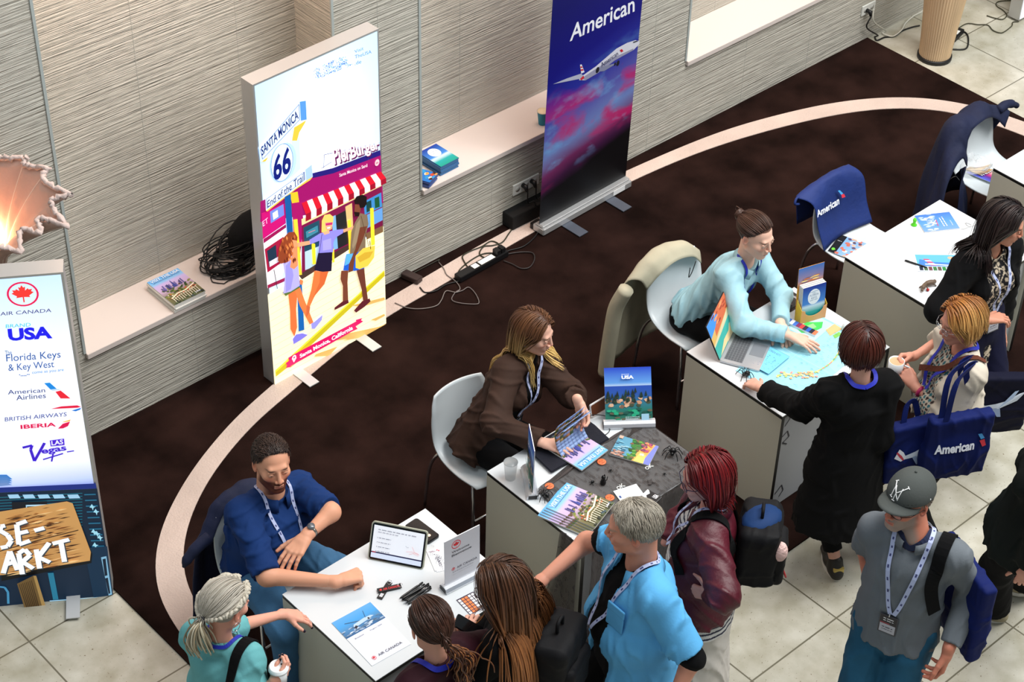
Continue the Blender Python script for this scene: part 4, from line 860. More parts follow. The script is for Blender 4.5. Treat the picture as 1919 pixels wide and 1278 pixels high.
t, Mx = brick('power_adapter', 'black adapter with a white label on the stone beside the pleated lamp', (1225, 365), .001, (.17, .07, .035), .25, M_black, T=T3)
MB().box((-.02, -.02, .0352), (.04, .02, .0358), M=Mx).build('label_sticker', M_sock, t)
brick('power_adapter', 'small round black connector on the stone touching the pleated lamp', (1135, 450), .001, (.09, .09, .03), .2, M_black, T=T3)
T6 = cropT(4.916, 740, 340)
t, Mx = brick('power_adapter', 'dark brown power adapter lying on the cream stripe beside the large light box', (155, 900), .018, (.06, .13, .035), .25, mat('adapter_brown', (52, 38, 36), .45), T=T6)
t, Mx = brick('power_strip', 'black power strip with white sockets lying across the cream stripe', (800, 790), .018, (.42, .06, .04), .03, M_black, 'power strip', T=T6)
MB().box((-.02, -.02, .0402), (.10, .02, .0412), M=Mx).build('socket_block', M_sock, t); MB().box((-.08, -.02, .0402), (-.035, .02, .0412), M=Mx).build('socket_block', M_sock, t)
for x_ in (.13, .17): MB().box((x_-.016, -.022, .0402), (x_+.016, .022, .075), M=Mx).build('plug_head', M_black, t)
t, Mx = brick('equipment_case', 'black equipment pouch lying against the wall behind the blue banner', (1200, 320), .018, (.34, .13, .10), .0, mat('pouch_black', (8, 8, 9), .8, bump=(30, .5)), 'case', T=T6)
t, Mx = brick('power_adapter', 'small black adapter at the foot of the blue banner', (1300, 420), .018, (.07, .05, .04), .1, M_black, T=T6)
DK = (18, 17, 17)
for pts, r_, rgb, lab in (([(400, 740), (330, 660), (270, 635), (210, 700), (110, 790), (85, 850)], .0035, (40, 38, 26), 'thin cable arching from the brown adapter to the wall base'),
    ([(230, 975), (280, 1022), (380, 1005), (470, 950), (600, 915), (680, 880)], .0045, DK, 'black cable joining the brown adapter to the power strip'),
    ([(405, 745), (450, 800), (480, 860), (560, 920), (600, 985), (560, 1020), (470, 1010), (430, 1090), (380, 1145), (250, 1172), (120, 1165), (0, 1118)], .003, (120, 112, 108), 'thin grey cable wandering over the rug towards the large light box'),
    ([(560, 1024), (620, 1005), (680, 975), (740, 1030), (775, 1110), (740, 1130), (600, 1120), (525, 1090), (550, 1030), (590, 1000)], .003, (110, 102, 100), 'thin grey cable loop on the dark rug below the power strip'),
    ([(575, 865), (600, 810), (680, 740), (780, 680), (860, 660), (950, 670), (900, 710), (820, 700), (780, 660), (820, 600), (900, 590), (990, 560), (1050, 480), (1090, 425)], .0045, (40, 40, 22), 'olive cable looping over the cream stripe above the power strip'),
    ([(680, 800), (640, 740), (625, 685), (700, 640), (800, 600), (880, 552), (940, 565), (968, 600), (968, 660)], .0045, (40, 40, 22), 'olive cable looping back from the power strip plugs'),
    ([(960, 680), (1040, 640), (1180, 600), (1280, 520), (1330, 440), (1335, 380), (1320, 340)], .0045, DK, 'black cable running from the power strip up to the blue banner'),
    ([(1000, 730), (1080, 760), (1160, 800), (1240, 790), (1285, 720), (1270, 660), (1180, 650), (1060, 665), (980, 690)], .004, (44, 40, 40), 'black cable loop on the rug right of the power strip')):
    cable('power_cable', gp(pts, .022, T6), r_, rgb, lab)
# ================================================================ things on the first counter
A4 = (.21, .297)
def onbase(t, F, w, h, bw, m=None):
    """aluminium clamp foot along the bottom edge of a sign"""
    n = np.array([F.u[1], -F.u[0], 0.]); n = nrm(n)*1.0; u = nrm(F.u*[1, 1, 0]); o = F.o
    Mx = Matrix(((u[0], -n[0], 0, o[0]), (u[1], -n[1], 0, o[1]), (0, 0, 1, TZ+.001), (0, 0, 0, 1)))
    prof = [(-.03, 0), (-.032, .012), (-.022, .026), (-.008, .036), (.008, .036), (.022, .026), (.032, .012), (.03, 0)]
    vs = [Mx@Vector((x, a, b)) for x in (-.012, w+.012) for a, b in prof]; k = len(prof)
    mb = MB().add(vs, [tuple(range(k)), tuple(range(2*k-1, k-1, -1))]+[(i, k+i, k+(i+1) % k, (i+1) % k) for i in range(k)]); mb.build('clamp_base', m or mat('sign_base_alu', (205, 208, 214), .25, metal=.6), t)
    for x in (-.0135, w+.012): MB().box((x, -.022, .003), (x+.0015, .022, .024), M=Mx).build('end_cap', mat('end_cap_dark', (40, 40, 44), .4), t)
def sign(label, F, w, h, art, th=.004):
    t = empty('table_sign', F.at(w/2, 0)*[1, 1, 0]+[0, 0, TZ], label, 'sign')
    mb = MB(); P_ = [F.at(a, b, z) for z in (-th, 0) for a, b in ((0, 0), (w, 0), (w, h), (0, h))]
    mb.add(P_, [(0, 3, 2, 1), (4, 5, 6, 7), (0, 1, 5, 4), (1, 2, 6, 5), (2, 3, 7, 6), (3, 0, 4, 7)]); mb.build('sign_board', mat('sign_board', (232, 234, 240), .3), t)
    if art: A = Art(); A.paste(art, lambda x, y: (x*w, y*h)); A.build('print', F, t, rough=.3)
    onbase(t, F, w, h, .06); return t
def roundel(a, cx, cy, r, asp=1.0, ring_=(214, 30, 60)):
    a.ring(cx, cy, r, r*asp, r*.14, ring_); a.poly([(cx+(x-cx), cy+(y-cy)*asp) for x, y in leaf_pts(cx, cy, r*.72)], (214, 30, 44))
b0, b1 = PX(834, 1098, TZ+.03), PX(914, 1057, TZ+.03); u = nrm(b1-b0)
F = Frame(b0+u*.0, u, nrm(np.array([-.03*u[1]*0, .02, 1]))); w = .20; h = .285
a = Art(); a.rect(0, 0, 1, 1, (206, 208, 216)); roundel(a, .33, .83, .13, .7); a.text('Welcome', .2, .66, .5, .05, (60, 60, 70), bold=.015); a.text('Bienvenue', .2, .585, .56, .05, (60, 60, 70), bold=.015)
roundel(a, .24, .30, .05, .7); a.text('AIR CANADA', .34, .27, .58, .05, (70, 66, 84)); scrawl(a, .22, .225, .6, .02, (140, 140, 150)); a.line([(.2, .17), (.8, .17)], .004, (160, 160, 170))
sign('upright grey airline welcome sign with a red leaf on the first counter', F, w, h, a)
# tablet leaning on its cover
bl, br = PX(691, 1046, TZ+.006), PX(791, 1066, TZ+.006); w = float(np.linalg.norm(br-bl)); u = nrm(br-bl)
tl = bone(bl, 699, 977, .185, 1); 
cands = [bone(bl, 699, 977, .185, s_) for s_ in (1, -1)]; tl = max(cands, key=lambda q: q[2]); v = nrm(tl-bl - u*((tl-bl)@u))
F = Frame(bl, u, v); h = .182
t = empty('tablet', F.at(w/2, 0)*[1, 1, 0]+[0, 0, TZ], 'tablet showing a white presentation page, propped up on the first counter', 'tablet')
Mx = Matrix(((F.u[0], F.v[0], F.n[0], F.o[0]), (F.u[1], F.v[1], F.n[1], F.o[1]), (F.u[2], F.v[2], F.n[2], F.o[2]), (0, 0, 0, 1)))
MB().rbox((-.006, -.004, -.012), (w+.006, h+.006, -.001), .016, M=Mx).build('case', mat('tablet_case', (176, 178, 160), .6), t)
MB().rbox((0, 0, -.0009), (w, h, .001), .012, M=Mx).build('bezel', mat('bezel_black', (10, 10, 14), .2), t)
a = Art(); a.rect(.008, .010, w-.008, h-.010, (228, 232, 240)); a.rect(.008, .010, w-.008, .034, (206, 216, 236)); a.rect(.008, .034, w-.008, .0405, (30, 30, 70)); a.rect(.012, .036, .03, .039, (200, 40, 60))
scrawl(a, .03, .152, .19, .008, (150, 152, 162)); scrawl(a, .03, .14, .1, .006, (150, 150, 160))
for k in range(4): a.ell(.032, .112-k*.022, .0018, .0018, (40, 40, 60), 8); scrawl(a, .038, .112-k*.022, .06, .0055, (120, 122, 134))
for q in [[(.2, .10), (.215, .075), (.235, .07)], [(.175, .07), (.2, .075), (.24, .066)], [(.19, .06), (.21, .068), (.235, .06)]]: a.line([(x*w/.26, y) for x, y in q], .0012, (206, 90, 80))
a.line([(.17*w/.26, .098), (.178*w/.26, .09), (.186*w/.26, .094)], .001, (60, 60, 70))
a.build('screen', F, t, emit=.35, base=.0012)
st = MB(); st.add([F.at(.04, .03, -.012), F.at(w-.02, .03, -.012), F.at(w-.02, .10, -.012), F.at(.04, .10, -.012)]+[F.at(*q)*[1, 1, 0]+F.n*[0, 0, 0]+np.array([*(-F.n[:2]*.10), TZ+.002]) for q in ((.04, .02), (w-.02, .02), (w-.02, .08), (.04, .08))], [(0, 1, 5, 4), (3, 2, 1, 0), (2, 3, 7, 6)][:1])
o = st.build('stand_flap', mat('bezel_black', (10, 10, 14)), t); o.modifiers.new('s', 'SOLIDIFY').thickness = .002
# dark phone
def slab(name, label, cat, bl, br, tl, z, th, m, r=.012):
    F, w, h = rectpx(bl, br, tl, z); t = empty(name, F.at(w/2, h/2), label, cat)
    Mx = Matrix(((F.u[0], F.v[0], 0, F.o[0]), (F.u[1], F.v[1], 0, F.o[1]), (0, 0, 1, z), (0, 0, 0, 1)))
    MB().rbox((0, 0, 0), (w, h, th), r, M=Mx).build('body', m, t, bevel=.002); return t, Mx, w, h
T1_ = cropT(3.781, 500, 940)
t, Mx, w, h = slab('phone', 'black phone lying face up behind the tablet, one warm reflection on it', 'phone', T1_(1140, 310), T1_(1228, 250), T1_(1010, 160), TZ+.001, .014, mat('phone_gloss', (12, 12, 14), .12), .014)
MB().rbox((.005, .005, .0142), (w-.005, h-.005, .0146), .012, M=Mx).build('screen', mat('bezel_black', (10, 10, 14)), t); MB().lathe([(0, 0), (.0085, 0)], (0, 0, 0), M=Mx@Matrix.Translation((w*.5, .035, .0149))).build('painted_glint', mat('glint_glow', (255, 220, 180), .4, emit=1.5), t)  # glowing disc stands in for the warm reflection on the glass
# tree cards
a = Art(); a.rect(0, 0, 1, 1, (232, 234, 240)); r = random.Random(4)
for k in range(60):
    q = r.gauss(.5, .16), r.gauss(.5, .18); a.poly([(q[0], q[1]), (q[0]+.04, q[1]+.015), (q[0]+.02, q[1]+.05)], (70, 74, 90))
a.line([(.5, .12), (.5, .5)], .03, (80, 80, 96)); scrawl(a, .1, .9, .4, .03, (130, 90, 120)); a.ell(.75, .9, .04, .03, (210, 40, 70))
for k, (da, lab) in enumerate(((0, 'white tree card lying lowest beside the welcome sign foot'), (.006, 'white tree card on top beside the welcome sign foot'))):
    paper('card', lab, 'card', T1_(1205-14*k, 500-8*k), T1_(1300-14*k, 478-8*k), T1_(1140, 352-6*k), TZ+.001+.0012*k, .001, a, 'tree cards beside the welcome sign')
# key tags
def keytag(label, cpt, ang, w=.115, h=.027, txt=None, col_=(20, 20, 22), z=0):
    c = PX(*cpt, TZ+.003+z); u = np.array([math.cos(ang), math.sin(ang), 0]); v = np.array([-u[1], u[0], 0]); F = Frame(c-u*w/2-v*h/2, u, v)
    a = Art(); a.rect(0, 0, 1, 1, (18, 18, 20))
    if txt: a.text(txt, .24, .25, .7, .5, (214, 40, 44), bold=.02); a.ell(.14, .5, .05, .22, (214, 40, 44))
    else: a.rect(.1, .2, .3, .8, (200, 200, 205))
    t = paper_at('key_tag', label, 'key tag', F, w, h, .003, a, 'airline key tags', rgb=(18, 18, 20))
    e = F.at(w*.96, h/2, .002); MB().tube([e+np.array([.011*math.cos(q), .011*math.sin(q), .004+.003*math.cos(q)]) for q in np.linspace(0, 6.28, 15)[:-1]], .0012, 5, closed=True).build('ring', M_chrome, t)
keytag('black key tag with red airline wording, lying on top of the other tag', T1_(868, 615), -.42, txt='AIR CANADA', z=.004)
keytag('black key tag with a white patch, lying under the red lettered tag', T1_(835, 630), .45)
def pen(name, label, a, b, r, m, group=None, clip=True):
    t = empty(name, (np.array(a)+np.array(b))/2, label, 'pen', group); a, b = np.array(a, float), np.array(b, float); d = b-a
    MB().tube([a, a+d*.06, a+d*.12, a+d*.9, b], [r*.3, r*.75, r, r, r*.8], 10).build('barrel', m, t)
    MB().tube([a-d*.02, a+d*.04], [r*.15, r*.5], 8).build('tip', M_chrome, t)
    if clip: k = np.array([0, 0, r+.0015]); MB().tube([b-d*.05+k, b-d*.3+k], .0012, 5).build('clip', M_chrome, t)
M_pen = mat('pen_black', (14, 14, 15), .3)
ends = [((942, 685), (1105, 572), 0), ((956, 700), (1118, 585), 0), ((968, 700), (1148, 580), 0), ((985, 718), (1150, 592), 0), ((1000, 728), (1165, 612), 0), ((955, 690), (1128, 595), 1), ((978, 706), (1162, 600), 1), ((990, 712), (1140, 600), 1)]
pl_ = ['leftmost pen of the heap', 'pen second from the left in the heap', 'middle pen of the heap lying on the counter', 'pen right of the middle in the heap', 'rightmost pen of the heap', 'pen lying on top at the left of the heap', 'pen lying on top at the right of the heap', 'short topped pen across the heap']
for (p, q, l_), lab in zip(ends, pl_): pen('pen', 'black '+lab+' beside the key tags', PX(*T1_(*p), TZ+.007+.011*l_), PX(*T1_(*q), TZ+.007+.011*l_), .0052, M_pen, 'black pens heaped beside the key tags')
# leaflet with photo
a = Art(); a.rect(0, 0, 1, 1, (222, 226, 238)); r = random.Random(8)
a.vgrad(0, .62, 1, 1, [(0, (40, 90, 140)), (.35, (70, 130, 180)), (.6, (60, 150, 214)), (1, (90, 160, 220))])
for k in range(46): rnd_poly(a, r.random(), .62+.02+.12*r.random()**1.5, .07, .012, r.choice([(210, 220, 232), (160, 180, 205), (90, 120, 150), (70, 100, 130)]), r=r)
a.poly([(.3, .74), (.34, .78), (.62, .80), (.78, .79), (.84, .76), (.6, .735), (.36, .72)], (176, 200, 224)); a.poly([(.3, .72), (.36, .75), (.40, .72), (.33, .69)], (24, 30, 50)); a.ell(.7, .755, .022, .018, (20, 26, 40)); a.line([(.5, .79), (.2, .87)], .008, (60, 80, 110)); a.line([(.66, .79), (.72, .92)], .008, (60, 80, 110))
a.text('Broschüre', .14, .535, .22, .025, (60, 66, 100)); a.text('Flugplan 2025', .53, .535, .30, .025, (60, 66, 100))
roundel(a, .16, .10, .05, .72); a.text('AIR CANADA', .27, .08, .6, .045, (44, 44, 60))
paper('leaflet', 'airline leaflet with a sky photo and red leaf on the first counter', 'leaflet', T1_(745, 1166), T1_(1022, 1010), T1_(458, 862), TZ+.001, .0015, a)
# orange token sheet and small phone in the corner
a = Art(); a.rect(0, 0, 1, 1, (60, 50, 70))
for i in range(5):
    for j in range(6): a.rect(.04+i*.19, .04+j*.155, .04+i*.19+.15, .04+j*.155+.12, (236, 130, 70) if 1 <= i <= 2 else (236, 232, 232))

paper('game_card', 'orange and white grid game card on the first counter by the glasses woman', 'card', T1_(1440, 806), T1_(1560, 745), T1_(1370, 684), TZ+.001, .001, a)
# ================================================================ second counter
T2 = cropT(3.759, 880, 720)
def gauze():
    m = mat('gauze_grey', (70, 64, 62), .9, alpha=.6); nt = m.node_tree; N = nt.nodes; L = nt.links; b = N['Principled BSDF']; m.use_nodes = True
    tc = N.new('ShaderNodeNewGeometry'); mp = N.new('ShaderNodeMapping'); mp.inputs['Scale'].default_value = (26, 5, 6); mp.inputs['Rotation'].default_value = (0, 0, .5); L.new(tc.outputs['Position'], mp.inputs[0])
    n = N.new('ShaderNodeTexNoise'); n.inputs['Scale'].default_value = 1; n.inputs['Detail'].default_value = 4; n.inputs['Distortion'].default_value = 1.2; L.new(mp.outputs[0], n.inputs['Vector'])
    s_ = N.new('ShaderNodeMath'); s_.operation = 'SUBTRACT'; s_.inputs[1].default_value = .5; L.new(n.outputs['Fac'], s_.inputs[0])
    ab = N.new('ShaderNodeMath'); ab.operation = 'ABSOLUTE'; L.new(s_.outputs[0], ab.inputs[0])
    r = N.new('ShaderNodeMapRange'); r.inputs[1].default_value = 0; r.inputs[2].default_value = .02; r.inputs[3].default_value = .92; r.inputs[4].default_value = .42; L.new(ab.outputs[0], r.inputs[0])
    L.new(r.outputs[0], b.inputs['Alpha']); return m
M_g = gauze()
g0 = [PX(*T2(*q), TZ) for q in ((478, 775), (1060, 345))]
t = empty('gauze_cloth', (X2+.5, 4.7, .02), 'sheer grey gauze spread over the second counter and hanging down its front corner', 'cloth')
def pt(x, y, z): return (x, y, z)
A0 = PX(*T2(490, 770), TZ+.003); B0 = PX(*T2(1120, 300), TZ+.003)
xr, yf = X2+.875, 4.575
rows = []
for k in range(6):
    s_ = k/5; l = A0*(1-s_)+B0*s_
    rows.append([(l[0], l[1], TZ+.006), ((l[0]+xr)/2, l[1]-.01*k, TZ+.0065), (xr+.001, min(5.26, 4.62+.66*s_+.0), TZ+.006)])
fr = [[(A0[0]-.0, yf-.002, TZ+.0065), ((A0[0]+xr)/2, yf-.002, TZ+.0065), (xr+.001, yf-.002, TZ+.0065)]]
sheet_mesh(fr+rows, 44, 'cloth_top', M_g, t, amp=.0016, freq=5, th=.0006, seed=4)
sheet_mesh([[(A0[0]-.02, yf-.004, TZ+.0065), ((A0[0]+xr)/2, yf-.006, TZ+.0065), (xr, yf-.004, TZ+.0065)], [(A0[0]-.05, yf-.03, .5), ((A0[0]+xr)/2, yf-.03, .5), (xr, yf-.03, .5)], [(A0[0]-.08, yf-.05, .24), ((A0[0]+xr)/2, yf-.05, .22), (xr, yf-.04, .24)], [(A0[0]-.10, yf-.06, .03), ((A0[0]+xr)/2, yf-.06, .03), (xr, yf-.05, .03)]], 60, 'front_drop', M_g, t, amp=.014, freq=7, th=.0006, seed=6)
sheet_mesh([[(X2-.006, 4.60, TZ+.006), (X2-.006, 4.66, TZ+.006), (X2-.006, 4.72, TZ+.006)], [(X2-.03, 4.58, .5), (X2-.04, 4.66, .52), (X2-.03, 4.74, .5)], [(X2-.06, 4.56, .24), (X2-.07, 4.68, .25), (X2-.05, 4.80, .24)], [(X2-.08, 4.54, .03), (X2-.10, 4.70, .03), (X2-.07, 4.86, .04)]], 40, 'side_drop', M_g, t, amp=.016, freq=3, th=.0006, seed=7)
MB().tube(catmull([A0, A0*.7+B0*.3+[0, 0, .006], A0*.4+B0*.6+[.02, .01, .004], B0], 8), [.006+.003*math.sin(i) for i in range(25)], 6).build('gathered_edge', mat('gauze_fold', (78, 70, 68), .95, alpha=.85), t)
# black cloth under the open magazine
t = empty('folded_cloth', PX(*T2(600, 520), TZ), 'folded dark navy cloth lying under the open travel magazine', 'cloth')
mb = MB(); L_ = [PX(*T2(*q), TZ+.001) for q in ((400, 470), (575, 637), (985, 400), (880, 300), (800, 245), (600, 350))]
mb.prism([(q[0], q[1]) for q in L_], TZ+.0075, TZ+.02); mb.build('cloth_body', mat('cloth_navy', (14, 16, 30), .85, bump=(30, .4)), t, bevel=.004)
# travel guides
Zc = TZ+.0085
cov = cover_usa(2)
fan = [((568, 912), (925, 1078), (545, 880)), ]
base_ = [(T2(540, 880), T2(935, 1080), 0), (T2(545, 868), T2(940, 1068), 1), (T2(549, 890), T2(945, 1055), 2), (T2(546, 866), T2(950, 1030), 3), (T2(540, 862), T2(958, 1005), 4)]
# each guide: long side from front left to right, title strip at the left

names_ = ['lowest', 'second lowest', 'middle', 'second highest', 'topmost']
W5, H5 = .20, .265
Zs = Zc+.043; tl = PX(*T2(690, 684), Zs); bl_ = PX(*T2(540, 866), Zs); vdir = nrm(bl_-tl); udir = nrm(PX(*T2(1000, 825), Zs)-tl); udir = nrm(udir-vdir*(udir@vdir))
def guide(label, corner, u, v, z, art, group, W=.205, H=.27, th=.008):
    """corner: top left of the title edge; u runs along the title, v from title to foot"""
    F = Frame(np.array([corner[0], corner[1], z])+v*H, u, -v)
    return paper_at('magazine', label, 'magazine', F, W, H, th, art, group, block='pages', M=M_pages)
for k in range(5):
    off = vdir*0; c = bl_+(-vdir*0)+np.array([0, 0, 0]); c = bl_+vdir*.010*(4-k)-udir*.006*(4-k)
    guide('travel guide, %s of the fanned stack at the front of the gauze counter' % names_[k], c, -vdir, udir, Zc+.0085*k, cov, 'travel guides fanned on the gauze counter')
# brochure with canyon and river
a = Art(); r = random.Random(11); a.rect(0, 0, 1, 1, (74, 110, 60)); a.vgrad(0, 0, .0001, 1, [(0, (0, 0, 0)), (1, (0, 0, 0))])
a.poly([(0, 0), (.35, 0), (.5, .4), (.4, 1), (0, 1)], (90, 150, 176)); a.poly([(.55, 0), (1, 0), (1, 1), (.75, 1), (.6, .5)], (240, 170, 90)); a.poly([(.8, 0), (1, 0), (1, 1), (.92, 1)], (120, 130, 210)); a.poly([(.6, 0), (.85, 0), (.82, .4), (.66, .45)], (246, 214, 110))
for k in range(40): rnd_poly(a, .38+.2*r.random(), r.random(), .06, .06, r.choice([(50, 120, 50), (90, 150, 60), (40, 80, 40), (120, 90, 60)]), r=r)
for k in range(22): rnd_poly(a, .6+.25*r.random(), .5+.5*r.random(), .05, .06, r.choice([(170, 70, 110), (200, 100, 90), (120, 60, 100), (230, 140, 90)]), r=r)
for k in range(18): rnd_poly(a, .3*r.random(), r.random()*.25, .06, .05, r.choice([(150, 110, 100), (110, 80, 70), (190, 150, 130)]), r=r)
for k in range(16): rnd_poly(a, .05+.3*r.random(), .3+.4*r.random(), .07, .03, r.choice([(120, 180, 200), (160, 200, 214), (70, 120, 150)]), r=r)
a.rect(.02, .84, .12, .98, (200, 170, 150)); a.text('USA', .78, .3, .12, .1, (240, 240, 250), bold=.03, rot=1.57)
paper('magazine', 'landscape photo brochure with river, trees and sunset beside the open magazine', 'magazine', T2(985, 500), T2(1262, 580), T2(1040, 362), Zc, .008, a, block='pages', M=M_pages)
# open magazine under her hands
a = cover_usa(4)
tl = PX(*T2(975, 470), TZ+.022); tr = PX(*T2(790, 612), TZ+.022); u_ = nrm(tr-tl); v_ = nrm(PX(*T2(800, 370), TZ+.022)-tl); v_ = nrm(v_-u_*(v_@u_))
t = guide('open travel guide being leafed through by the woman in the brown blazer', tl, u_, v_, TZ+.021, a, None, W=float(np.linalg.norm(tr-tl)), H=.27)
c0 = tl+v_*.27; Wm = float(np.linalg.norm(tr-tl))
pg = MB(); n1, n2 = 12, 8; art_cols = [(150, 170, 214), (176, 190, 226), (196, 160, 90), (120, 96, 50), (200, 130, 80), (70, 100, 60)]
for leaf, (bend, hgt) in enumerate(((.05, .20), (.10, .17), (.16, .13))):
    vs = []
    for i in range(n1+1):
        s_ = i/n1; a_ = (1-s_)*.2+s_*(1.75+leaf*.25); 
        yy = .19*np.trapz(np.cos(np.linspace(.5, .5+a_, 12)), dx=s_/11) if s_ > 0 else 0; zz = .22*np.trapz(np.sin(np.linspace(.5, .5+a_, 12)), dx=s_/11) if s_ > 0 else 0
        for j in range(n2+1): vs.append(tl+v_*(.135+yy)+u_*(Wm*j/n2)+np.array([0, 0, .012+zz]))
    for i in range(n1):
        for j in range(n2):
            r_ = random.random(); cc = lin(art_cols[(i*3+j*5+leaf) % 6] if 3 < i < 10 else (150, 176, 222))
            k0 = i*(n2+1)+j; pg.add([vs[k0], vs[k0+1], vs[k0+n2+2], vs[k0+n2+1]], [(0, 1, 2, 3)], color=cc, smooth=True)
o = pg.build('raised_pages', mat('printed_paper', (255, 255, 255), .4, vc='Col'), t); o.modifiers.new('s', 'SOLIDIFY').thickness = .001
# gift card, luggage tag card
a = Art(); a.rect(0, 0, 1, 1, (16, 16, 20)); a.poly([(0, .6), (.3, .78), (.7, .7), (1, .9), (1, 1), (0, 1)], (232, 234, 236)); a.text('USA', .45, .15, .5, .3, (240, 240, 244), bold=.03)
paper('card', 'black and white card with USA lettering on the gauze by the red-haired woman', 'card', T2(1300, 838), T2(1350, 790), T2(1228, 775), Zc, .002, a, wh=(.055, .085))
a = Art(); a.rect(0, 0, 1, 1, (228, 232, 236)); [a.line([(.15, .3+.12*k), (.8, .3+.12*k)], .02, (190, 196, 204)) for k in range(4)]; a.rect(.06, .3, .14, .5, (50, 80, 140))
paper('card', 'white luggage tag card with clipped corners in the middle of the gauze', 'card', T2(1075, 802), T2(1190, 765), T2(1045, 772), Zc, .002, a, wh=(.13, .085))
# second sign pair
b0, b1 = PX(1135, 793, TZ+.02), PX(1223, 790, TZ+.02); u = nrm(b1-b0); w = float(np.linalg.norm(b1-b0))
c = [bone(b0, 1143, 687, .29, s_) for s_ in (1, -1)]; tl = max(c, key=lambda q: q[2]); v = nrm((tl-b0)-u*((tl-b0)@u)); F = Frame(b0, u, v)
a = Art(); r = random.Random(2)
a.vgrad(0, 0, 1, 1, [(0, (20, 60, 50)), (.1, (30, 110, 90)), (.22, (24, 110, 100)), (.35, (40, 110, 130)), (.5, (30, 80, 160)), (.66, (24, 70, 170)), (.67, (170, 196, 226)), (.72, (90, 150, 220)), (1, (20, 60, 190))])
for k in range(30): rnd_poly(a, r.random(), .28+.16*r.random(), .06, .035, r.choice([(190, 140, 110), (120, 90, 70), (60, 70, 50), (210, 170, 140)]), r=r)
for k in range(34):
    x = r.random()*.9; y = .34+.2*r.random(); a.poly([(x, y), (x+.03, y+.10), (x+.06, y)], r.choice([(16, 40, 30), (24, 56, 36), (10, 30, 26)]))
for k in range(24): rnd_poly(a, r.random(), .05+.2*r.random(), .07, .03, r.choice([(16, 130, 90), (30, 160, 120), (20, 80, 70), (90, 90, 70)]), r=r)
scrawl(a, .36, .875, .16, .016, (230, 235, 245)); a.text('USA', .36, .79, .26, .065, (240, 244, 250), bold=.05); scrawl(a, .42, .1, .3, .012, (220, 230, 240)); scrawl(a, .42, .075, .3, .012, (220, 230, 240)); a.rect(.76, .03, .92, .15, (150, 190, 214))
sign('upright travel sign with a blue lake photo at the back of the gauze counter', F, w, .285, a)
e0, e1 = PX(988, 876, TZ+.02), PX(1000, 938, TZ+.02); u = nrm(e1-e0); u = nrm(np.array([u[0], u[1], 0])); 
F = Frame(np.array([e0[0], e0[1], TZ+.03]), u, (0, 0, 1)); a2 = Art(); a2.paste(a, lambda x, y: (x, y))
sign('travel sign seen edge-on with a silver foot at the left of the gauze counter', F, .20, .285, a2)
# phone in brown case leaning behind
F_ = Frame(PX(1120, 768, TZ+.03), (1, 0, 0), nrm((0, .25, 1)))
t = empty('phone', (F_.o[0], F_.o[1], TZ), 'phone with a brown back and pale frame leaning behind the lake photo sign', 'phone')
Mx = Matrix(((1, 0, F_.n[0], F_.o[0]-.05), (0, F_.v[1], F_.n[1], F_.o[1]), (0, F_.v[2], F_.n[2], TZ+.0065), (0, 0, 0, 1)))
MB().rbox((0, 0, 0), (.15, .075, .009), .01, M=Mx).build('frame', mat('phone_pale', (214, 214, 216), .3), t); MB().rbox((.005, .005, .0092), (.145, .07, .0096), .008, M=Mx).build('back', mat('phone_brown', (96, 52, 30), .3), t)
cable('phone_cable', [PX(*T2(*q), TZ+.003+z_) for q, z_ in (((820, 228), .06), ((880, 215), .04), ((960, 225), .01), ((990, 260), 0), ((985, 330), 0), ((940, 360), 0), ((900, 330), .0), ((870, 290), .0), ((830, 250), .02))], .0022, (16, 16, 18), 'thin black charging cable on the counter beside the lake photo sign')
# glass
c = PX(*T2(288, 610), TZ+.05); t = empty('drinking_glass', (c[0], c[1], TZ), 'clear empty drinking glass at the left corner of the gauze counter', 'glass')
M_glass = mat('clear_glass', (225, 232, 235), .05, alpha=.22)
MB().lathe([(.0, .001), (.027, .001), (.036, .11), (.0345, .11), (.026, .006), (0, .006)], (c[0], c[1], TZ)).build('glass_wall', M_glass, t); MB().lathe([(.0352, -.001), (.0366, .0005), (.0352, .002)], (c[0], c[1], TZ+.11)).build('rim', mat('glass_rim', (170, 176, 178), .2, alpha=.7), t)
# halloween bits
def spider(label, c, s_, ang, z):
    t = empty('toy_spider', (c[0], c[1], z), label, 'toy spider'); Mx = Matrix.Translation((c[0], c[1], z))@Matrix.Rotation(ang, 4, 'Z')@Matrix.Scale(s_, 4)
    m = mat('toy_black', (10, 10, 11), .35); mb = MB(); mb.ball(Mx@Vector((0, -.012, .016)), .0145*s_, 12); mb.ball(Mx@Vector((0, .008, .014)), .009*s_, 10); mb.build('body', m, t)
    for sx in (-1, 1):
        for k in range(4):
            a_ = (-.9+.6*k); d = Vector((sx*math.cos(a_), math.sin(a_), 0)); MB().tube(catmull([Mx@(Vector((0, .004, .014))+d*.006), Mx@(Vector((0, 0, .034))+d*.022), Mx@(Vector((0, 0, .02))+d*.038), Mx@(Vector((0, 0, .0015))+d*.046)], 4), .0016*s_+.0004, 5).build('leg', m, t)
spider('black toy spider by the foot of the edge-on sign, half on the counter edge', PX(*T2(525, 795), Zc), 1.0, .6, Zc)
spider('large black toy spider on the gauze near the red-haired woman', PX(*T2(1428, 500), Zc), 1.15, 2.2, Zc)
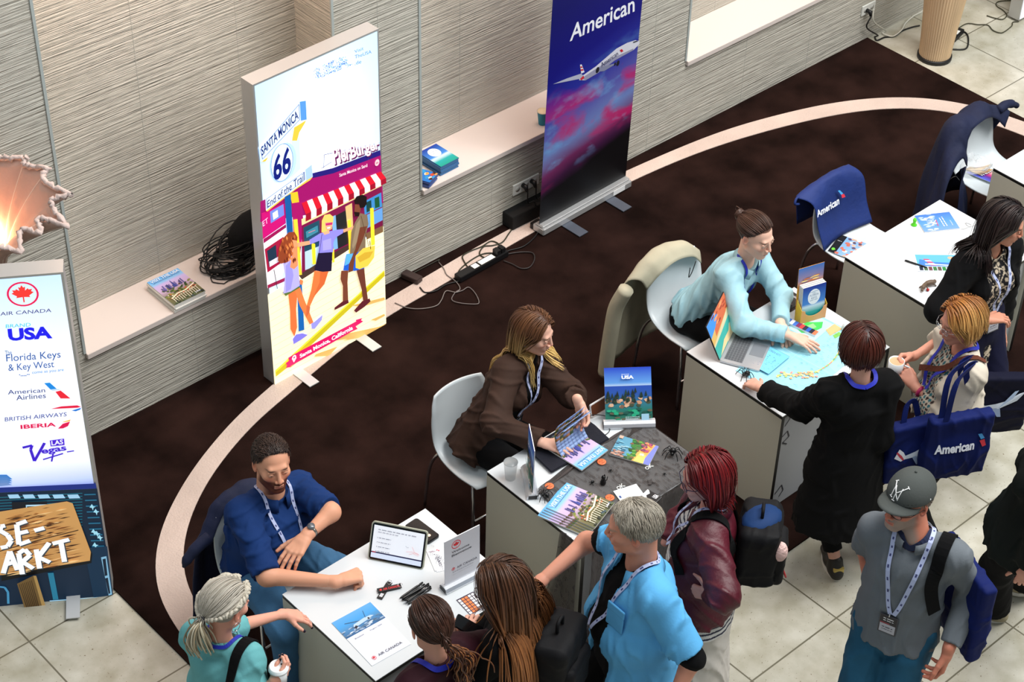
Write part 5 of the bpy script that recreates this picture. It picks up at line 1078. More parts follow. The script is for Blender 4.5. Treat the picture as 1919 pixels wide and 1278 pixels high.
def pumpkin(label, q, k):
    c = PX(*T2(*q), Zc); t = empty('pumpkin_token', (c[0], c[1], Zc), label, 'pumpkin token', 'orange pumpkin tokens on the gauze'); mo = mat('token_orange', (232, 116, 70), .6)
    MB().lathe([(0, 0), (.022, 0), (.0235, .0015), (.022, .003), (0, .003)], (c[0], c[1], Zc), 20).build('disc', mo, t); f = MB()
    for dx, dy in ((-.008, .005), (.008, .005), (0, -.002)): f.box((c[0]+dx-.003, c[1]+dy-.002, Zc+.003), (c[0]+dx+.003, c[1]+dy+.002, Zc+.0036))
    f.box((c[0]-.010, c[1]-.012, Zc+.003), (c[0]+.010, c[1]-.009, Zc+.0036)); f.build('face_cut', mat('token_dark', (150, 60, 30), .7), t)
for l_, q in (('orange pumpkin token right of the open magazine', (930, 548)), ('orange pumpkin token on the left edge of the gauze', (562, 718)), ('orange pumpkin token by the man with grey hair', (988, 800)), ('orange pumpkin token at the front corner of the gauze', (895, 1105))): pumpkin(l_, q, 0)
def skull(label, q, z=Zc):
    c = PX(*T2(*q), z); t = empty('skeleton_charm', (c[0], c[1], z), label, 'charm', 'white skeleton charms on the gauze'); m = mat('charm_white', (226, 228, 226), .5)
    MB().tube([(c[0]-.018+.009*math.cos(a_), c[1]+.009*math.sin(a_), z+.003) for a_ in np.linspace(0, 6.28, 13)[:-1]], .0025, 6, closed=True).build('ring', m, t)
    f = MB(); f.tube([(c[0]-.004, c[1]-.012, z+.003), (c[0]-.001, c[1]+.014, z+.003)], .003, 6); f.build('stem', m, t)
    MB().tube([(c[0]+.014, c[1]+.012, z+.003), (c[0], c[1], z+.003), (c[0]+.016, c[1]-.012, z+.003)], .003, 6).build('arms', m, t)
for l_, q in (('white skeleton charm at the front corner beside the pumpkin token', (812, 1088)), ('white skeleton charm touching the landscape brochure corner', (1268, 582)), ('white skeleton charm beside the luggage tag card', (1068, 722))): skull(l_, q)
def smallbug(label, q, s_):
    c = PX(*T2(*q), Zc); o = MB().ball((c[0], c[1], Zc+.006*s_), (.007*s_, .005*s_, .006*s_), 10)
    for k in range(6): a_ = k*1.05; o.tube([(c[0], c[1], Zc+.006*s_), (c[0]+.013*s_*math.cos(a_), c[1]+.013*s_*math.sin(a_), Zc+.001)], .0012, 4)
    tag(o.build('toy_bug', mat('toy_black', (10, 10, 11), .35)), label, 'toy bug')
smallbug('tiny black toy bug right of the cat figure', (992, 612), 1.0); smallbug('flat black toy bug left of the cat figure', (865, 697), 1.5); smallbug('tiny black toy bug near the large spider', (1372, 636), .9)
c = PX(*T2(1275, 690), Zc); bt = MB(); bt.prism([(c[0]+x*.05, c[1]+y*.05) for x, y in ((-.5, -.1), (-.2, .1), (-.05, .45), (.1, .2), (.45, .3), (.2, 0), (.25, -.4), (0, -.15), (-.2, -.35))], Zc, Zc+.003); tag(bt.build('toy_bat', mat('toy_grey', (54, 50, 50), .6)), 'flat dark toy bat lying beside the card on the gauze', 'toy bat')
c = PX(*T2(940, 700), Zc); t = empty('cat_figure', (c[0], c[1], Zc), 'small black cat figure standing in the middle of the gauze', 'toy figure'); m = mat('toy_black', (10, 10, 11), .35)
MB().lathe([(0, 0), (.014, 0), (.015, .01), (.01, .03), (.006, .036), (0, .038)], (c[0], c[1], Zc)).build('body', m, t); MB().ball((c[0], c[1], Zc+.043), .011).build('head', m, t)
for s_ in (-1, 1): MB().lathe([(.005, 0), (0, .013)], (c[0]+s_*.007, c[1], Zc+.05), 8).build('ear', m, t)
MB().tube([(c[0]+.012, c[1], Zc+.008), (c[0]+.026, c[1], Zc+.01), (c[0]+.03, c[1], Zc+.03)], .0025, 6).build('tail', m, t)
# ================================================================ third counter
T5_ = cropT(2.904, 1160, 360)
def map_art():
    a = Art(); r = random.Random(21); a.rect(0, 0, 1, 1, (150, 214, 232))
    a.rect(.02, .70, .42, .98, (186, 226, 236)); a.poly([(.44, .62), (1, .5), (1, 1), (.42, 1)], (160, 220, 236))
    for k in range(26): a.line([(.05+.02*r.random(), .50+.0075*k), (.26, .50+.0075*k)], .002, (120, 150, 150))
    a.poly([(.10, .74), (.2, .72), (.3, .78), (.34, .88), (.28, .95), (.2, .9), (.12, .86)], (70, 200, 90)); a.poly([(.16, .8), (.24, .78), (.28, .86), (.2, .88)], (150, 220, 140))
    a.poly([(.40, .88), (.52, .84), (.56, .98), (.42, .99)], (236, 190, 130)); a.poly([(.54, .86), (.6, .84), (.62, .92), (.56, .93)], (130, 200, 90))
    for k in range(30):
        s_ = k/29; x = .62+.22*math.sin(s_*2.2); y = .95-.55*s_; rnd_poly(a, x, y, .014, .016, r.choice([(230, 150, 120), (240, 200, 120), (140, 190, 110)]), r=r)
    for k in range(44):
        s_ = r.random(); x = .84-.42*s_+r.gauss(0, .025); y = .38-.24*s_+r.gauss(0, .02); rnd_poly(a, x, y, .022, .015, r.choice([(230, 170, 120), (236, 150, 140), (180, 200, 110), (240, 220, 150)]), r=r)
    for k in range(130):
        x, y = .45+.52*r.random(), .08+.86*r.random(); l = .015+.03*r.random(); a.line([(x, y), (x+l, y+.004)], .0022, (90, 120, 160))
    a.rect(.05, .12, .38, .40, (120, 200, 224)); a.line([(.05, .12), (.38, .12), (.38, .40), (.05, .40), (.05, .12)], .003, (90, 140, 180)); a.text('FLORIDA KEYS', .08, .35, .2, .022, (70, 90, 150))
    for k in range(40): x, y = .07+.28*r.random(), .14+.18*r.random(); a.line([(x, y), (x+.014, y+.002)], .0025, (80, 110, 170))
    a.line([(0, .455), (1, .44)], .002, (190, 225, 236)); a.line([(.42, 0), (.43, 1)], .002, (190, 225, 236)); return a
Fm, wm, hm = rectpx(T5_(634, 972), T5_(978, 1158), T5_(1112, 683), TZ+.001)
paper_at('map', 'large pale blue island map spread across the third counter', 'map', Fm, wm, hm, .0015, map_art(), rgb=(200, 226, 236))
# laptop
hA, hB = PX(*T5_(545, 912), TZ+.02), PX(*T5_(640, 715), TZ+.02); fA = PX(*T5_(797, 985), TZ+.01); u = nrm((hB-hA)*[1, 1, 0]); v = nrm((fA-hA)*[1, 1, 0]); v = nrm(v-u*(v@u)); W_l = .33; D_l = .225
t = empty('laptop', np.array([hA[0], hA[1], TZ])+u*W_l/2+v*D_l/2, 'open silver laptop with a beach picture lid on the third counter', 'laptop')
M_lap = mat('laptop_silver', (190, 192, 196), .35, metal=.6)
o0 = np.array([hA[0], hA[1], TZ+.0035]); zz = np.cross(u, v); sgn = 1 if zz[2] > 0 else -1
Mx = Matrix(((u[0], v[0], 0, o0[0]), (u[1], v[1], 0, o0[1]), (0, 0, 1, o0[2]), (0, 0, 0, 1)))
MB().rbox((0, 0, 0), (W_l, D_l, .012), .012, M=Mx).build('base', M_lap, t, bevel=.002)
MB().box((.025, .02, .0122), (W_l-.025, .122, .0128), M=Mx).build('keyboard_bed', mat('key_bed', (120, 122, 126), .5), t)
ky = MB()
for i in range(15):
    for j in range(6): ky.box((.028+i*.0184, .024+j*.0162, .0128), (.028+i*.0184+.0152, .024+j*.0162+.0132, .0142), M=Mx)
o = ky.build('keyboard', mat('laptop_keys', (86, 88, 92), .5), t)
MB().box((W_l/2-.055, .135, .0122), (W_l/2+.055, .212, .0127), M=Mx).build('trackpad', mat('trackpad', (120, 124, 130), .3), t)
tA = max([bone(o0+[0, 0, .01], *T5_(480, 712), .225, s_) for s_ in (1, -1)], key=lambda q: q[2]); lv = nrm(tA-o0 - u*((tA-o0)@u))
Fl = Frame(o0+np.array([0, 0, .012]), u, lv); n_ = Fl.n
lid = MB(); P_ = [Fl.at(a_, b_, z_) for z_ in (-.003, .003) for a_, b_ in ((0, 0), (W_l, 0), (W_l, .222), (0, .222))]; lid.add(P_, [(0, 3, 2, 1), (4, 5, 6, 7), (0, 1, 5, 4), (1, 2, 6, 5), (2, 3, 7, 6), (3, 0, 4, 7)]); lid.build('lid', mat('lid_black', (20, 20, 24), .4), t)
for sd in (1,):
    a = Art(); r = random.Random(3); w, h = W_l, .222; mir = (lambda x, y: (x*w, y*h))
    a2 = Art(); a2.rect(.01, .01, .99, .99, (196, 186, 150)); a2.poly([(.01, .4), (.99, .66), (.99, .99), (.01, .99)], (196, 160, 90)); a2.poly([(.01, .01), (.5, .01), (.75, .3), (.99, .3), (.99, .5), (.4, .4), (.01, .35)], (60, 160, 150)); a2.poly([(.2, .5), (.8, .62), (.99, .8), (.99, .99), (.3, .99)], (190, 96, 60)); a2.poly([(.01, .62), (.3, .7), (.5, .86), (.4, .99), (.01, .99)], (60, 130, 210)); a2.poly([(.1, .02), (.6, .05), (.8, .2), (.4, .2)], (214, 190, 140))
    for k in range(14): rnd_poly(a2, .3+.65*r.random(), .66+.3*r.random(), .08, .03, r.choice([(150, 60, 40), (220, 140, 90), (120, 50, 40)]), r=r)
    a.paste(a2, mir)
    front = 1 if (n_@(CAM_P-Fl.o)) > 0 else -1
    Fq = Fl if front > 0 else Frame(Fl.at(W_l, 0), -Fl.u, Fl.v)
    a.build('screen', Fq, t, emit=.25, base=.0035)
# Florida Keys brochure stand
bl, br = PX(*T5_(985, 722), TZ+.002), PX(*T5_(1122, 680), TZ+.002); u = nrm(br-bl); w = float(np.linalg.norm(br-bl)); bk = np.array([-u[1], u[0], 0])
t = empty('brochure_stand', (bl+br)/2, 'orange sunset cardboard stand holding blue island guides on the third counter', 'brochure stand')
D_ = .055; hb = .33
Fb = Frame(bl+bk*D_, u, nrm((bk[0]*.08, bk[1]*.08, 1)))
a = Art(); a.vgrad(0, 0, w, hb, [(0, (214, 120, 60)), (.3, (236, 150, 50)), (.5, (250, 200, 80)), (.62, (236, 160, 80)), (.75, (150, 130, 160)), (1, (60, 120, 200))]); r = random.Random(9)
for k in range(20): a.ell(w*(.25+.5*r.random()), hb*(.5+.3*r.random()), .022, .004, r.choice([(250, 220, 130), (220, 120, 60), (120, 110, 150)]))
for k in range(24): y_ = hb*(.1+.35*r.random()); a.ell(w*(.05+.9*r.random()), y_, .012, .003, r.choice([(120, 60, 40), (250, 210, 120), (80, 60, 70)]))
MB().add([Fb.at(*q, z_) for z_ in (-.002, 0) for q in ((0, 0), (w, 0), (w, hb), (0, hb))], [(0, 3, 2, 1), (4, 5, 6, 7), (0, 1, 5, 4), (1, 2, 6, 5), (2, 3, 7, 6), (3, 0, 4, 7)]).build('back_board', mat('card_orange', (226, 160, 70), .5), t)
a.poly([(0, 0)]*3, (0, 0, 0)); a.items.pop(); a.build('print', Fb, t)
ff = Frame(bl, u, (0, 0, 1)); fh = .075
fp = [(0, 0), (w, 0), (w, fh+.02)]+[(w/2+w*.36*math.cos(q), fh+.01-.045*math.sin(q)) for q in np.linspace(0, math.pi, 12)]+[(0, fh+.02)]
mb = MB(); nf = len(fp); mb.add([ff.at(*q, z_) for z_ in (-.002, 0) for q in fp], [tuple(range(nf-1, -1, -1)), tuple(range(nf, 2*nf))]+[(i, (i+1) % nf, nf+(i+1) % nf, nf+i) for i in range(nf)])
mb.build('front_pocket', mat('card_pink', (236, 168, 110), .5), t)
sd = MB(); sd.add([bl, bl+bk*D_, bl+bk*D_+[0, 0, .14], bl+[0, 0, fh+.02]], [(0, 1, 2, 3)]); o = sd.build('side_wall', mat('card_yellow', (240, 196, 60), .5), t); o.modifiers.new('s', 'SOLIDIFY').thickness = .002
for k in range(4): MB().add([bl+bk*(.012+k*.01)+[0, 0, .04+k*.012], bl+bk*(.015+k*.01)+[0, 0, .04+k*.012], bl+bk*(.015+k*.01)+[0, 0, .09], bl+bk*(.012+k*.01)+[0, 0, .09]], [(0, 1, 2, 3)])
sd = MB(); sd.add([br, br+bk*D_, br+bk*D_+[0, 0, .14], br+[0, 0, fh+.02]], [(0, 1, 2, 3)]); o = sd.build('side_wall', mat('card_yellow', (240, 196, 60), .5), t); o.modifiers.new('s', 'SOLIDIFY').thickness = .002
for k, lab in ((2, 'blue island guide standing at the back of the orange stand'), (1, 'blue island guide standing in the middle of the orange stand'), (0, 'blue island guide with a white circle at the front of the orange stand')):
    Fg = Frame(bl+u*.008+bk*(.006+.014*k)+[0, 0, .006], u, nrm((bk[0]*.1, bk[1]*.1, 1))); wg = w-.016; hg = .225
    tt = empty('magazine', Fg.at(wg/2, 0), lab, 'magazine', 'blue island guides in the orange stand')
    MB().add([Fg.at(*q, z_) for z_ in (-.010, 0) for q in ((0, 0), (wg, 0), (wg, hg), (0, hg))], [(0, 3, 2, 1), (4, 5, 6, 7), (0, 1, 5, 4), (1, 2, 6, 5), (2, 3, 7, 6), (3, 0, 4, 7)]).build('pages', M_pages, tt)
    if k == 0:
        a = Art(); a.paste(cover_keys(), lambda x, y: (x*wg, y*hg)); a.text('THE', .42*wg, .77*hg, .12*wg, .03*hg, (70, 110, 150)); a.text('& KEY WEST', .33*wg, .57*hg, .34*wg, .03*hg, (70, 110, 150)); a.build('print', Fg, tt, rough=.25)
# snack bar with stripes, marker, ghost, dark boxes
a = Art(); [a.rect(k/9, 0, (k+1)/9, 1, [(60, 110, 200), (236, 236, 240), (60, 110, 200), (120, 40, 90), (200, 60, 60), (30, 40, 60), (40, 90, 190), (30, 30, 50), (230, 120, 80)][k]) for k in range(9)]
paper('snack_bar', 'striped snack wrapper lying on the map under her reaching hand', 'snack', T5_(905, 715), T5_(1065, 790), T5_(925, 695), TZ+.003, .014, a)
def fig(name, label, cat, px, prof, m, T=T5_, z=TZ+.0025, extra=None):
    c = PX(*T(*px), z); t = empty(name, (c[0], c[1], z), label, cat); MB().lathe(prof, (c[0], c[1], z), 16).build('body', m, t)
    if extra: extra(t, c, z)
fig('marker_bottle', 'small black bottle with an orange cap behind her wrist on the third counter', 'bottle', (912, 690), [(0, 0), (.013, 0), (.014, .015), (.010, .02)], M_black, z=TZ+.001, extra=lambda t, c, z: MB().lathe([(.009, .02), (.0105, .022), (.009, .042), (.006, .046), (0, .046)], (c[0], c[1], z), 14).build('cap', mat('cap_orange', (226, 76, 40), .5), t))
fig('ghost_figure', 'tiny white ghost figure at the right end of the map', 'toy figure', (1222, 750), [(0, 0), (.014, 0), (.013, .02), (.010, .034), (0, .042)], mat('charm_white', (226, 228, 226)), extra=lambda t, c, z: [MB().ball((c[0]-.009, c[1]-.008+dy, z+.03), .0022, 8).build('eye', M_black, t) for dy in (-.004, .006)] and None)
a = Art(); r = random.Random(7); a.rect(0, 0, 1, 1, (22, 22, 24)); [rnd_poly(a, .2+.6*r.random(), .2+.7*r.random(), .12, .06, r.choice([(150, 150, 152), (70, 70, 72), (110, 110, 112)]), r=r) for k in range(22)]
paper('leaflet', 'black and white photo leaflet behind the orange stand', 'leaflet', T5_(835, 580), T5_(930, 640), T5_(905, 520), TZ+.022, .003, a, rgb=(30, 30, 32))
t, Mx, w, h = slab('box', 'dark brown flat box under the black and white leaflet', 'box', T5_(830, 590), T5_(932, 655), T5_(905, 530), TZ+.001, .02, mat('box_dark', (40, 26, 24), .5), .006)
spider('black toy spider pinched by the visitor fingers on the map corner', PX(*T5_(685, 1003), TZ+.002), 1.1, 1.2, TZ+.0025)
# ================================================================ fourth counter
T8 = cropT(3.548, 1640, 340)
a = Art(); r = random.Random(13); a.vgrad(0, 0, 1, 1, [(0, (110, 150, 214)), (.5, (80, 140, 210)), (1, (60, 110, 190))]); [rnd_poly(a, .1+.35*r.random(), r.random(), .1, .05, r.choice([(170, 190, 230), (130, 160, 214), (200, 210, 236)]), r=r) for k in range(26)]
a.line([(.3, .3), (.5, .62)], .03, (220, 226, 240)); a.line([(.46, .25), (.5, .62)], .02, (200, 60, 90)); scrawl(a, .62, .2, .5, .05, (240, 244, 250), 1.57); scrawl(a, .70, .2, .55, .05, (240, 244, 250), 1.57); a.text('American', .88, .2, .3, .04, (230, 236, 250), rot=1.57)
paper('brochure', 'blue sky airline brochure near the far corner of the fourth counter', 'brochure', T8(328, 342), T8(562, 316), T8(268, 232), TZ+.001, .006, a)
a = Art(); a.rect(0, 0, 1, 1, (206, 222, 240)); a.rect(.03, .3, .97, .97, (90, 170, 226)); a.poly([(.05, .3), (.9, .3), (.9, .5), (.4, .55), (.1, .7)], (60, 120, 200))
for k in range(5): a.poly([(.18+.03*k, .72-.08*k), (.30+.03*k, .72-.08*k), (.34+.03*k, .66-.08*k), (.2+.03*k, .66-.08*k)], (200, 50, 80) if k % 2 == 0 else (230, 230, 240))
a.line([(.2, .42), (.95, .34)], .06, (214, 220, 236)); a.ell(.8, .8, .07, .09, (190, 170, 140)); a.text('American', .78, .46, .18, .05, (50, 60, 100))
for k in range(9): a.rect(.05+.1*k, .05, .13+.1*k, .27, (30+(k*37) % 90, 40+(k*53) % 90, 60))
paper('leaflet', 'airliner leaflet with a row of small photos in the middle of the fourth counter', 'leaflet', T8(285, 598), T8(590, 602), T8(235, 484), TZ+.001, .0012, a)
pen('pen', 'black pen lying across the airliner leaflet on the fourth counter', PX(*T8(345, 572), TZ+.007), PX(*T8(198, 524), TZ+.007), .0052, M_pen)
fig('toy_figure', 'bright green toy figure beside the blue brochure on the fourth counter', 'toy figure', (258, 290), [(0, 0), (.018, 0), (.018, .004), (.008, .012), (.010, .03), (.012, .036), (.009, .046), (0, .05)], mat('toy_green', (90, 214, 40), .5), T8, TZ+.001)
fig('toy_figure', 'red toy pagoda with a black tip on the fourth counter', 'toy figure', (414, 768), [(0, 0), (.022, 0), (.022, .012), (.013, .016), (.016, .028), (.008, .034), (.010, .044), (.003, .05)], mat('toy_red', (170, 20, 20), .35), T8, TZ+.001, extra=lambda t, c, z: MB().lathe([(.003, .048), (.012, .05), (0, .075)], (c[0], c[1], z), 12).build('tip', M_black, t))
c = PX(*T8(468, 765), TZ+.001); t = empty('toy_house', c, 'tiny dark blue toy house at the front edge of the fourth counter', 'toy figure'); MB().box((c[0]-.018, c[1]-.012, c[2]), (c[0]+.018, c[1]+.012, c[2]+.02)).build('body', mat('toy_brown', (60, 40, 36), .6), t)
MB().add([(c[0]-.022, c[1]-.015, c[2]+.02), (c[0]+.022, c[1]-.015, c[2]+.02), (c[0]+.022, c[1]+.015, c[2]+.02), (c[0]-.022, c[1]+.015, c[2]+.02), (c[0]-.012, c[1], c[2]+.042), (c[0]+.012, c[1], c[2]+.042)], [(0, 1, 5, 4), (2, 3, 4, 5), (1, 2, 5), (3, 0, 4), (0, 3, 2, 1)]).build('roof', mat('toy_navy', (20, 30, 60), .5), t)
c = PX(*T8(345, 705), TZ+.001); t = empty('toy_dragon', c, 'brown toy dragon with a red foot on the fourth counter', 'toy figure'); m = mat('toy_bronze', (96, 78, 62), .5)
MB().tube(catmull([c+[-.06, -.01, .01], c+[-.04, 0, .022], c+[-.01, .01, .02], c+[.02, .0, .026], c+[.05, -.01, .02], c+[.075, .01, .01]], 5), [.007]*4+[.012]*8+[.015]*7+[.010]*5+[.005]*2, 8).build('body', m, t)
for k, (x, y) in enumerate(((-.03, .02), (-.02, -.02), (.03, .02), (.04, -.02))): MB().tube([c+[x*.7, y*.3, .016], c+[x, y, .012], c+[x*1.2, y*1.3, .002]], .004, 6).build('leg', m, t)
MB().ball(c+[-.022, -.022, .008], .009).build('red_foot', mat('toy_red', (170, 20, 20)), t)
cable('phone_cable', [PX(*T8(*q), TZ+.003) for q in ((570, 318), (600, 312), (640, 290), (600, 275), (625, 300), (660, 292), (690, 270))], .0016, (190, 190, 190), 'thin white cable behind the blue brochure on the fourth counter')
# card on the chair seat
T9 = cropT(2.778, 1460, 180)
a = Art(); r = random.Random(6); a.rect(0, 0, 1, 1, (130, 170, 220)); a.rect(0, 0, .27, 1, (16, 16, 18)); scrawl(a, .05, .68, .16, .04, (190, 190, 190)); rnd_poly(a, .12, .2, .08, .08, (110, 200, 60), r=r)
for k in range(30): rnd_poly(a, .3+.65*r.random(), r.random(), .09, .07, r.choice([(200, 110, 90), (230, 170, 140), (70, 110, 180), (220, 230, 240), (90, 70, 90)]), r=r)
bl, br, tl = PX(*T9(252, 808), .468), PX(*T9(318, 722), .468), PX(*T9(350, 842), .468)
u = nrm(tl-bl); Lw = float(np.linalg.norm(PX(*T9(458, 765), .468)-br)); v = nrm((br-bl)-u*((br-bl)@u)); Fz = Frame(bl, u, v); paper_at('leaflet', 'photo leaflet with a black band on the seat of the tote bag chair', 'leaflet', Fz, max(.16, Lw), float(np.linalg.norm(br-bl)), .002, a)
# pencils in a plastic bag on the coat chair
T10 = cropT(3.994, 1740, 180)
a = Art(); a.vgrad(0, 0, 1, 1, [(0, (90, 110, 220)), (.3, (90, 40, 150)), (.5, (200, 60, 120)), (.75, (240, 190, 190)), (1, (240, 240, 245))])
F_, w_, h_ = rectpx(T10(250, 560), T10(470, 648), T10(300, 480), .468, (.2, .14)); paper_at('leaflet', 'white and purple leaflet lying under the bag of pencils on the coat chair', 'leaflet', F_, .2, .14, .002, a)
c = PX(*T10(350, 520), .50); 
for k in range(16):
    a_ = .2+.07*(k-8)+RNG.normal(0, .05); d = np.array([math.cos(a_+2.1), math.sin(a_+2.1), 0]); e_ = c+np.array([.010*(k % 8)-.04, -.004*(k % 8)+.0, .01*(k//8)-.022]); tt = empty('pencil', e_, 'thin natural wooden pencil inside the clear bag on the coat chair', 'pencil', 'wooden pencils in the clear bag')
    MB().tube([e_-d*.07, e_+d*.06], .0038, 6).build('barrel', mat('pencil_wood', (214, 176, 116), .6), tt); MB().tube([e_-d*.085, e_-d*.07], .0042, 6).build('eraser', mat('pencil_end', (214, 214, 214), .4, metal=.5), tt)
bgm = mat('clear_bag', (245, 248, 250), .15, alpha=.28)
t = empty('plastic_bag', (c[0], c[1], .475), 'clear plastic bag of wooden pencils on the seat of the coat chair', 'bag')
mb = MB(); mb.ball((c[0], c[1], .505), (.12, .085, .035), 18); mb.ball((c[0]+.03, c[1]+.08, .52), (.04, .04, .035), 12)
me = mb.build('bag_film', bgm, t); rs = np.random.default_rng(1)
for v_ in me.data.vertices: v_.co += Vector(rs.normal(0, .0035, 3).tolist())

t = empty('coat', (3.70, 5.86, .02), 'dark navy coat hanging on the chair behind the bearded man', 'coat')
sheet_mesh([[(3.47, 5.79, .72), (3.58, 5.83, .85), (3.70, 5.835, .875), (3.83, 5.83, .85), (3.92, 5.80, .74)], [(3.44, 5.86, .72), (3.57, 5.91, .85), (3.70, 5.93, .885), (3.84, 5.91, .85), (3.94, 5.87, .72)], [(3.40, 5.88, .45), (3.54, 5.95, .45), (3.70, 5.96, .45), (3.86, 5.95, .45), (3.96, 5.9, .45)], [(3.36, 5.88, .10), (3.52, 5.96, .08), (3.70, 5.98, .09), (3.88, 5.95, .1), (3.98, 5.9, .12)]], 36, 'body', M_coat, t, amp=.014, freq=3, seed=12, low=True)
MB().tube(catmull([(3.47, 5.80, .75), (3.40, 5.80, .73), (3.34, 5.80, .69), (3.31, 5.80, .65)], 5), [.030]*8+[.026]*4+[.022, .018, .012, .008], 10).build('sleeve', M_coat, t)
# ================================================================ people: signed distance fields turned into meshes
def prim_eval(p, P):
    """P (...,3) -> distance"""
    kind = p[0]
    if kind == 'c':
        _, a, b, ra, rb, w, s, cap = p
        ab = b-a; L2 = float(ab@ab)+1e-12; pa = P-a; tt = pa@ab/L2; t = np.clip(tt, 0, 1); q = pa-t[..., None]*ab
        if w is not None:
            qw = q@w; q = q-(qw*(1-1/s))[..., None]*w
        d = np.sqrt((q*q).sum(-1))-(ra+(rb-ra)*t)
        L = math.sqrt(L2)
        if cap[0]: d = np.maximum(d, -tt*L)
        if cap[1]: d = np.maximum(d, (tt-1)*L)
        return d
    if kind == 'b':
        _, c, hs, R, rd = p; q = np.abs((P-c)@R)-hs; return np.sqrt((np.maximum(q, 0)**2).sum(-1))+np.minimum(q.max(-1), 0)-rd
    _, c, r, R = p
    q = (P-c)@R; k0 = np.sqrt(((q/r)**2).sum(-1)); k1 = np.sqrt(((q/(r*r))**2).sum(-1))+1e-9
    return k0*(k0-1)/k1
def prim_box(p):
    if p[0] == 'c':
        a, b = p[1], p[2]; r = max(p[3], p[4])*max(1, p[6]); return np.minimum(a, b)-r, np.maximum(a, b)+r
    e = np.abs(p[3]*p[2][None, :]).sum(1)+(p[4] if p[0] == 'b' else 0); return p[1]-e, p[1]+e
def rbox3(c, hs, R=np.eye(3), rd=.02): return ('b', np.array(c, float), np.array(hs, float), np.array(R, float), rd)
def smin(a, b, k):
    h = np.clip(.5+.5*(b-a)/k, 0, 1); return b*(1-h)+a*h-k*h*(1-h)
def smax(a, b, k): return -smin(-a, -b, k)
def cone(a, b, ra, rb, w=None, s=1., cap=(0, 0)): return ('c', np.array(a, float), np.array(b, float), ra, rb, None if w is None else nrm(w), s, cap)
def elli(c, r, R=np.eye(3)): return ('e', np.array(c, float), np.array(r, float), np.array(R, float))
def infl(p, o, cap=None):
    if p[0] == 'c': return ('c', p[1], p[2], p[3]+o, p[4]+o, p[5], p[6], cap if cap is not None else p[7])
    if p[0] == 'b': return ('b', p[1], p[2], p[3], p[4]+o)
    return ('e', p[1], p[2]+o, p[3])
class Field:
    def __init__(s, lo, hi, h):
        s.lo = np.array(lo, float); s.h = h; s.n = np.ceil((np.array(hi)-s.lo)/h).astype(int)+1; s.d = np.full(s.n, .12, 'f')
    def win(s, lo, hi):
        i0 = np.maximum(0, np.floor((lo-s.lo)/s.h).astype(int)); i1 = np.minimum(s.n, np.ceil((hi-s.lo)/s.h).astype(int)+1)
        if (i1 <= i0).any(): return None, None
        ax = [(s.lo[i]+s.h*np.arange(i0[i], i1[i])).astype('f') for i in range(3)]
        P = np.stack(np.meshgrid(*ax, indexing='ij'), -1); return tuple(slice(i0[i], i1[i]) for i in range(3)), P
    def put(s, p, k=.02, mode='u'):
        lo, hi = prim_box(p); m = k+3*s.h; sl, P = s.win(lo-m, hi+m)
        if sl is None: return s
        D = prim_eval(p, P).astype('f')
        s.d[sl] = smin(s.d[sl], D, k) if mode == 'u' else smax(s.d[sl], -D, k)
        return s
    def puts(s, ps, k=.02, mode='u'):
        for p in ps: s.put(p, k, mode)
        return s
    def full(s): return s.win(s.lo, s.lo+s.h*(s.n-1))[1]
    def mesh(s):
        """naive surface nets"""
        d = s.d; neg = d < 0; nx, ny, nz = d.shape
        c = np.zeros((nx-1, ny-1, nz-1), np.int8)
        for i in (0, 1):
            for j in (0, 1):
                for k in (0, 1): c += neg[i:nx-1+i, j:ny-1+j, k:nz-1+k]
        act = np.argwhere((c > 0) & (c < 8)); idx = np.full(c.shape, -1, np.int32); idx[tuple(act.T)] = np.arange(len(act))
        acc = np.zeros((len(act), 3)); cnt = np.zeros(len(act)); cs = [(i, j, k) for i in (0, 1) for j in (0, 1) for k in (0, 1)]
        val = {o: d[act[:, 0]+o[0], act[:, 1]+o[1], act[:, 2]+o[2]] for o in cs}
        for o in cs:
            for ax in range(3):
                if o[ax] == 0:
                    q = list(o); q[ax] = 1; q = tuple(q); a, b = val[o], val[q]; m = (a < 0) != (b < 0); t = a/(a-b+1e-12*(a == b))
                    base = np.tile(np.array(o, float), (len(act), 1)); base[:, ax] = t; acc[m] += base[m]; cnt[m] += 1
        V = s.lo+s.h*(act+acc/cnt[:, None]); F = []
        for ax in range(3):
            b, c_ = (ax+1) % 3, (ax+2) % 3
            sl0 = [slice(None)]*3; sl1 = [slice(None)]*3; sl0[ax] = slice(0, -1); sl1[ax] = slice(1, None)
            for q in (b, c_): sl0[q] = slice(1, -1); sl1[q] = slice(1, -1)
            n0, n1 = neg[tuple(sl0)], neg[tuple(sl1)]
            for flip, M in ((0, n0 & ~n1), (1, ~n0 & n1)):
                e = np.argwhere(M)
                if not len(e): continue
                e[:, b] += 1; e[:, c_] += 1; q = []
                for db, dc in ((-1, -1), (0, -1), (0, 0), (-1, 0)):
                    f = e.copy(); f[:, b] += db; f[:, c_] += dc; q.append(idx[f[:, 0], f[:, 1], f[:, 2]])
                q = np.stack(q, 1); F.append(q[:, ::-1] if flip else q)
        F = np.vstack(F) if F else np.zeros((0, 4), int); return V, F[(F >= 0).all(1)]
def bounds(ps, pad=.03):
    b = [prim_box(p) for p in ps]; return np.min([q[0] for q in b], 0)-pad, np.max([q[1] for q in b], 0)+pad
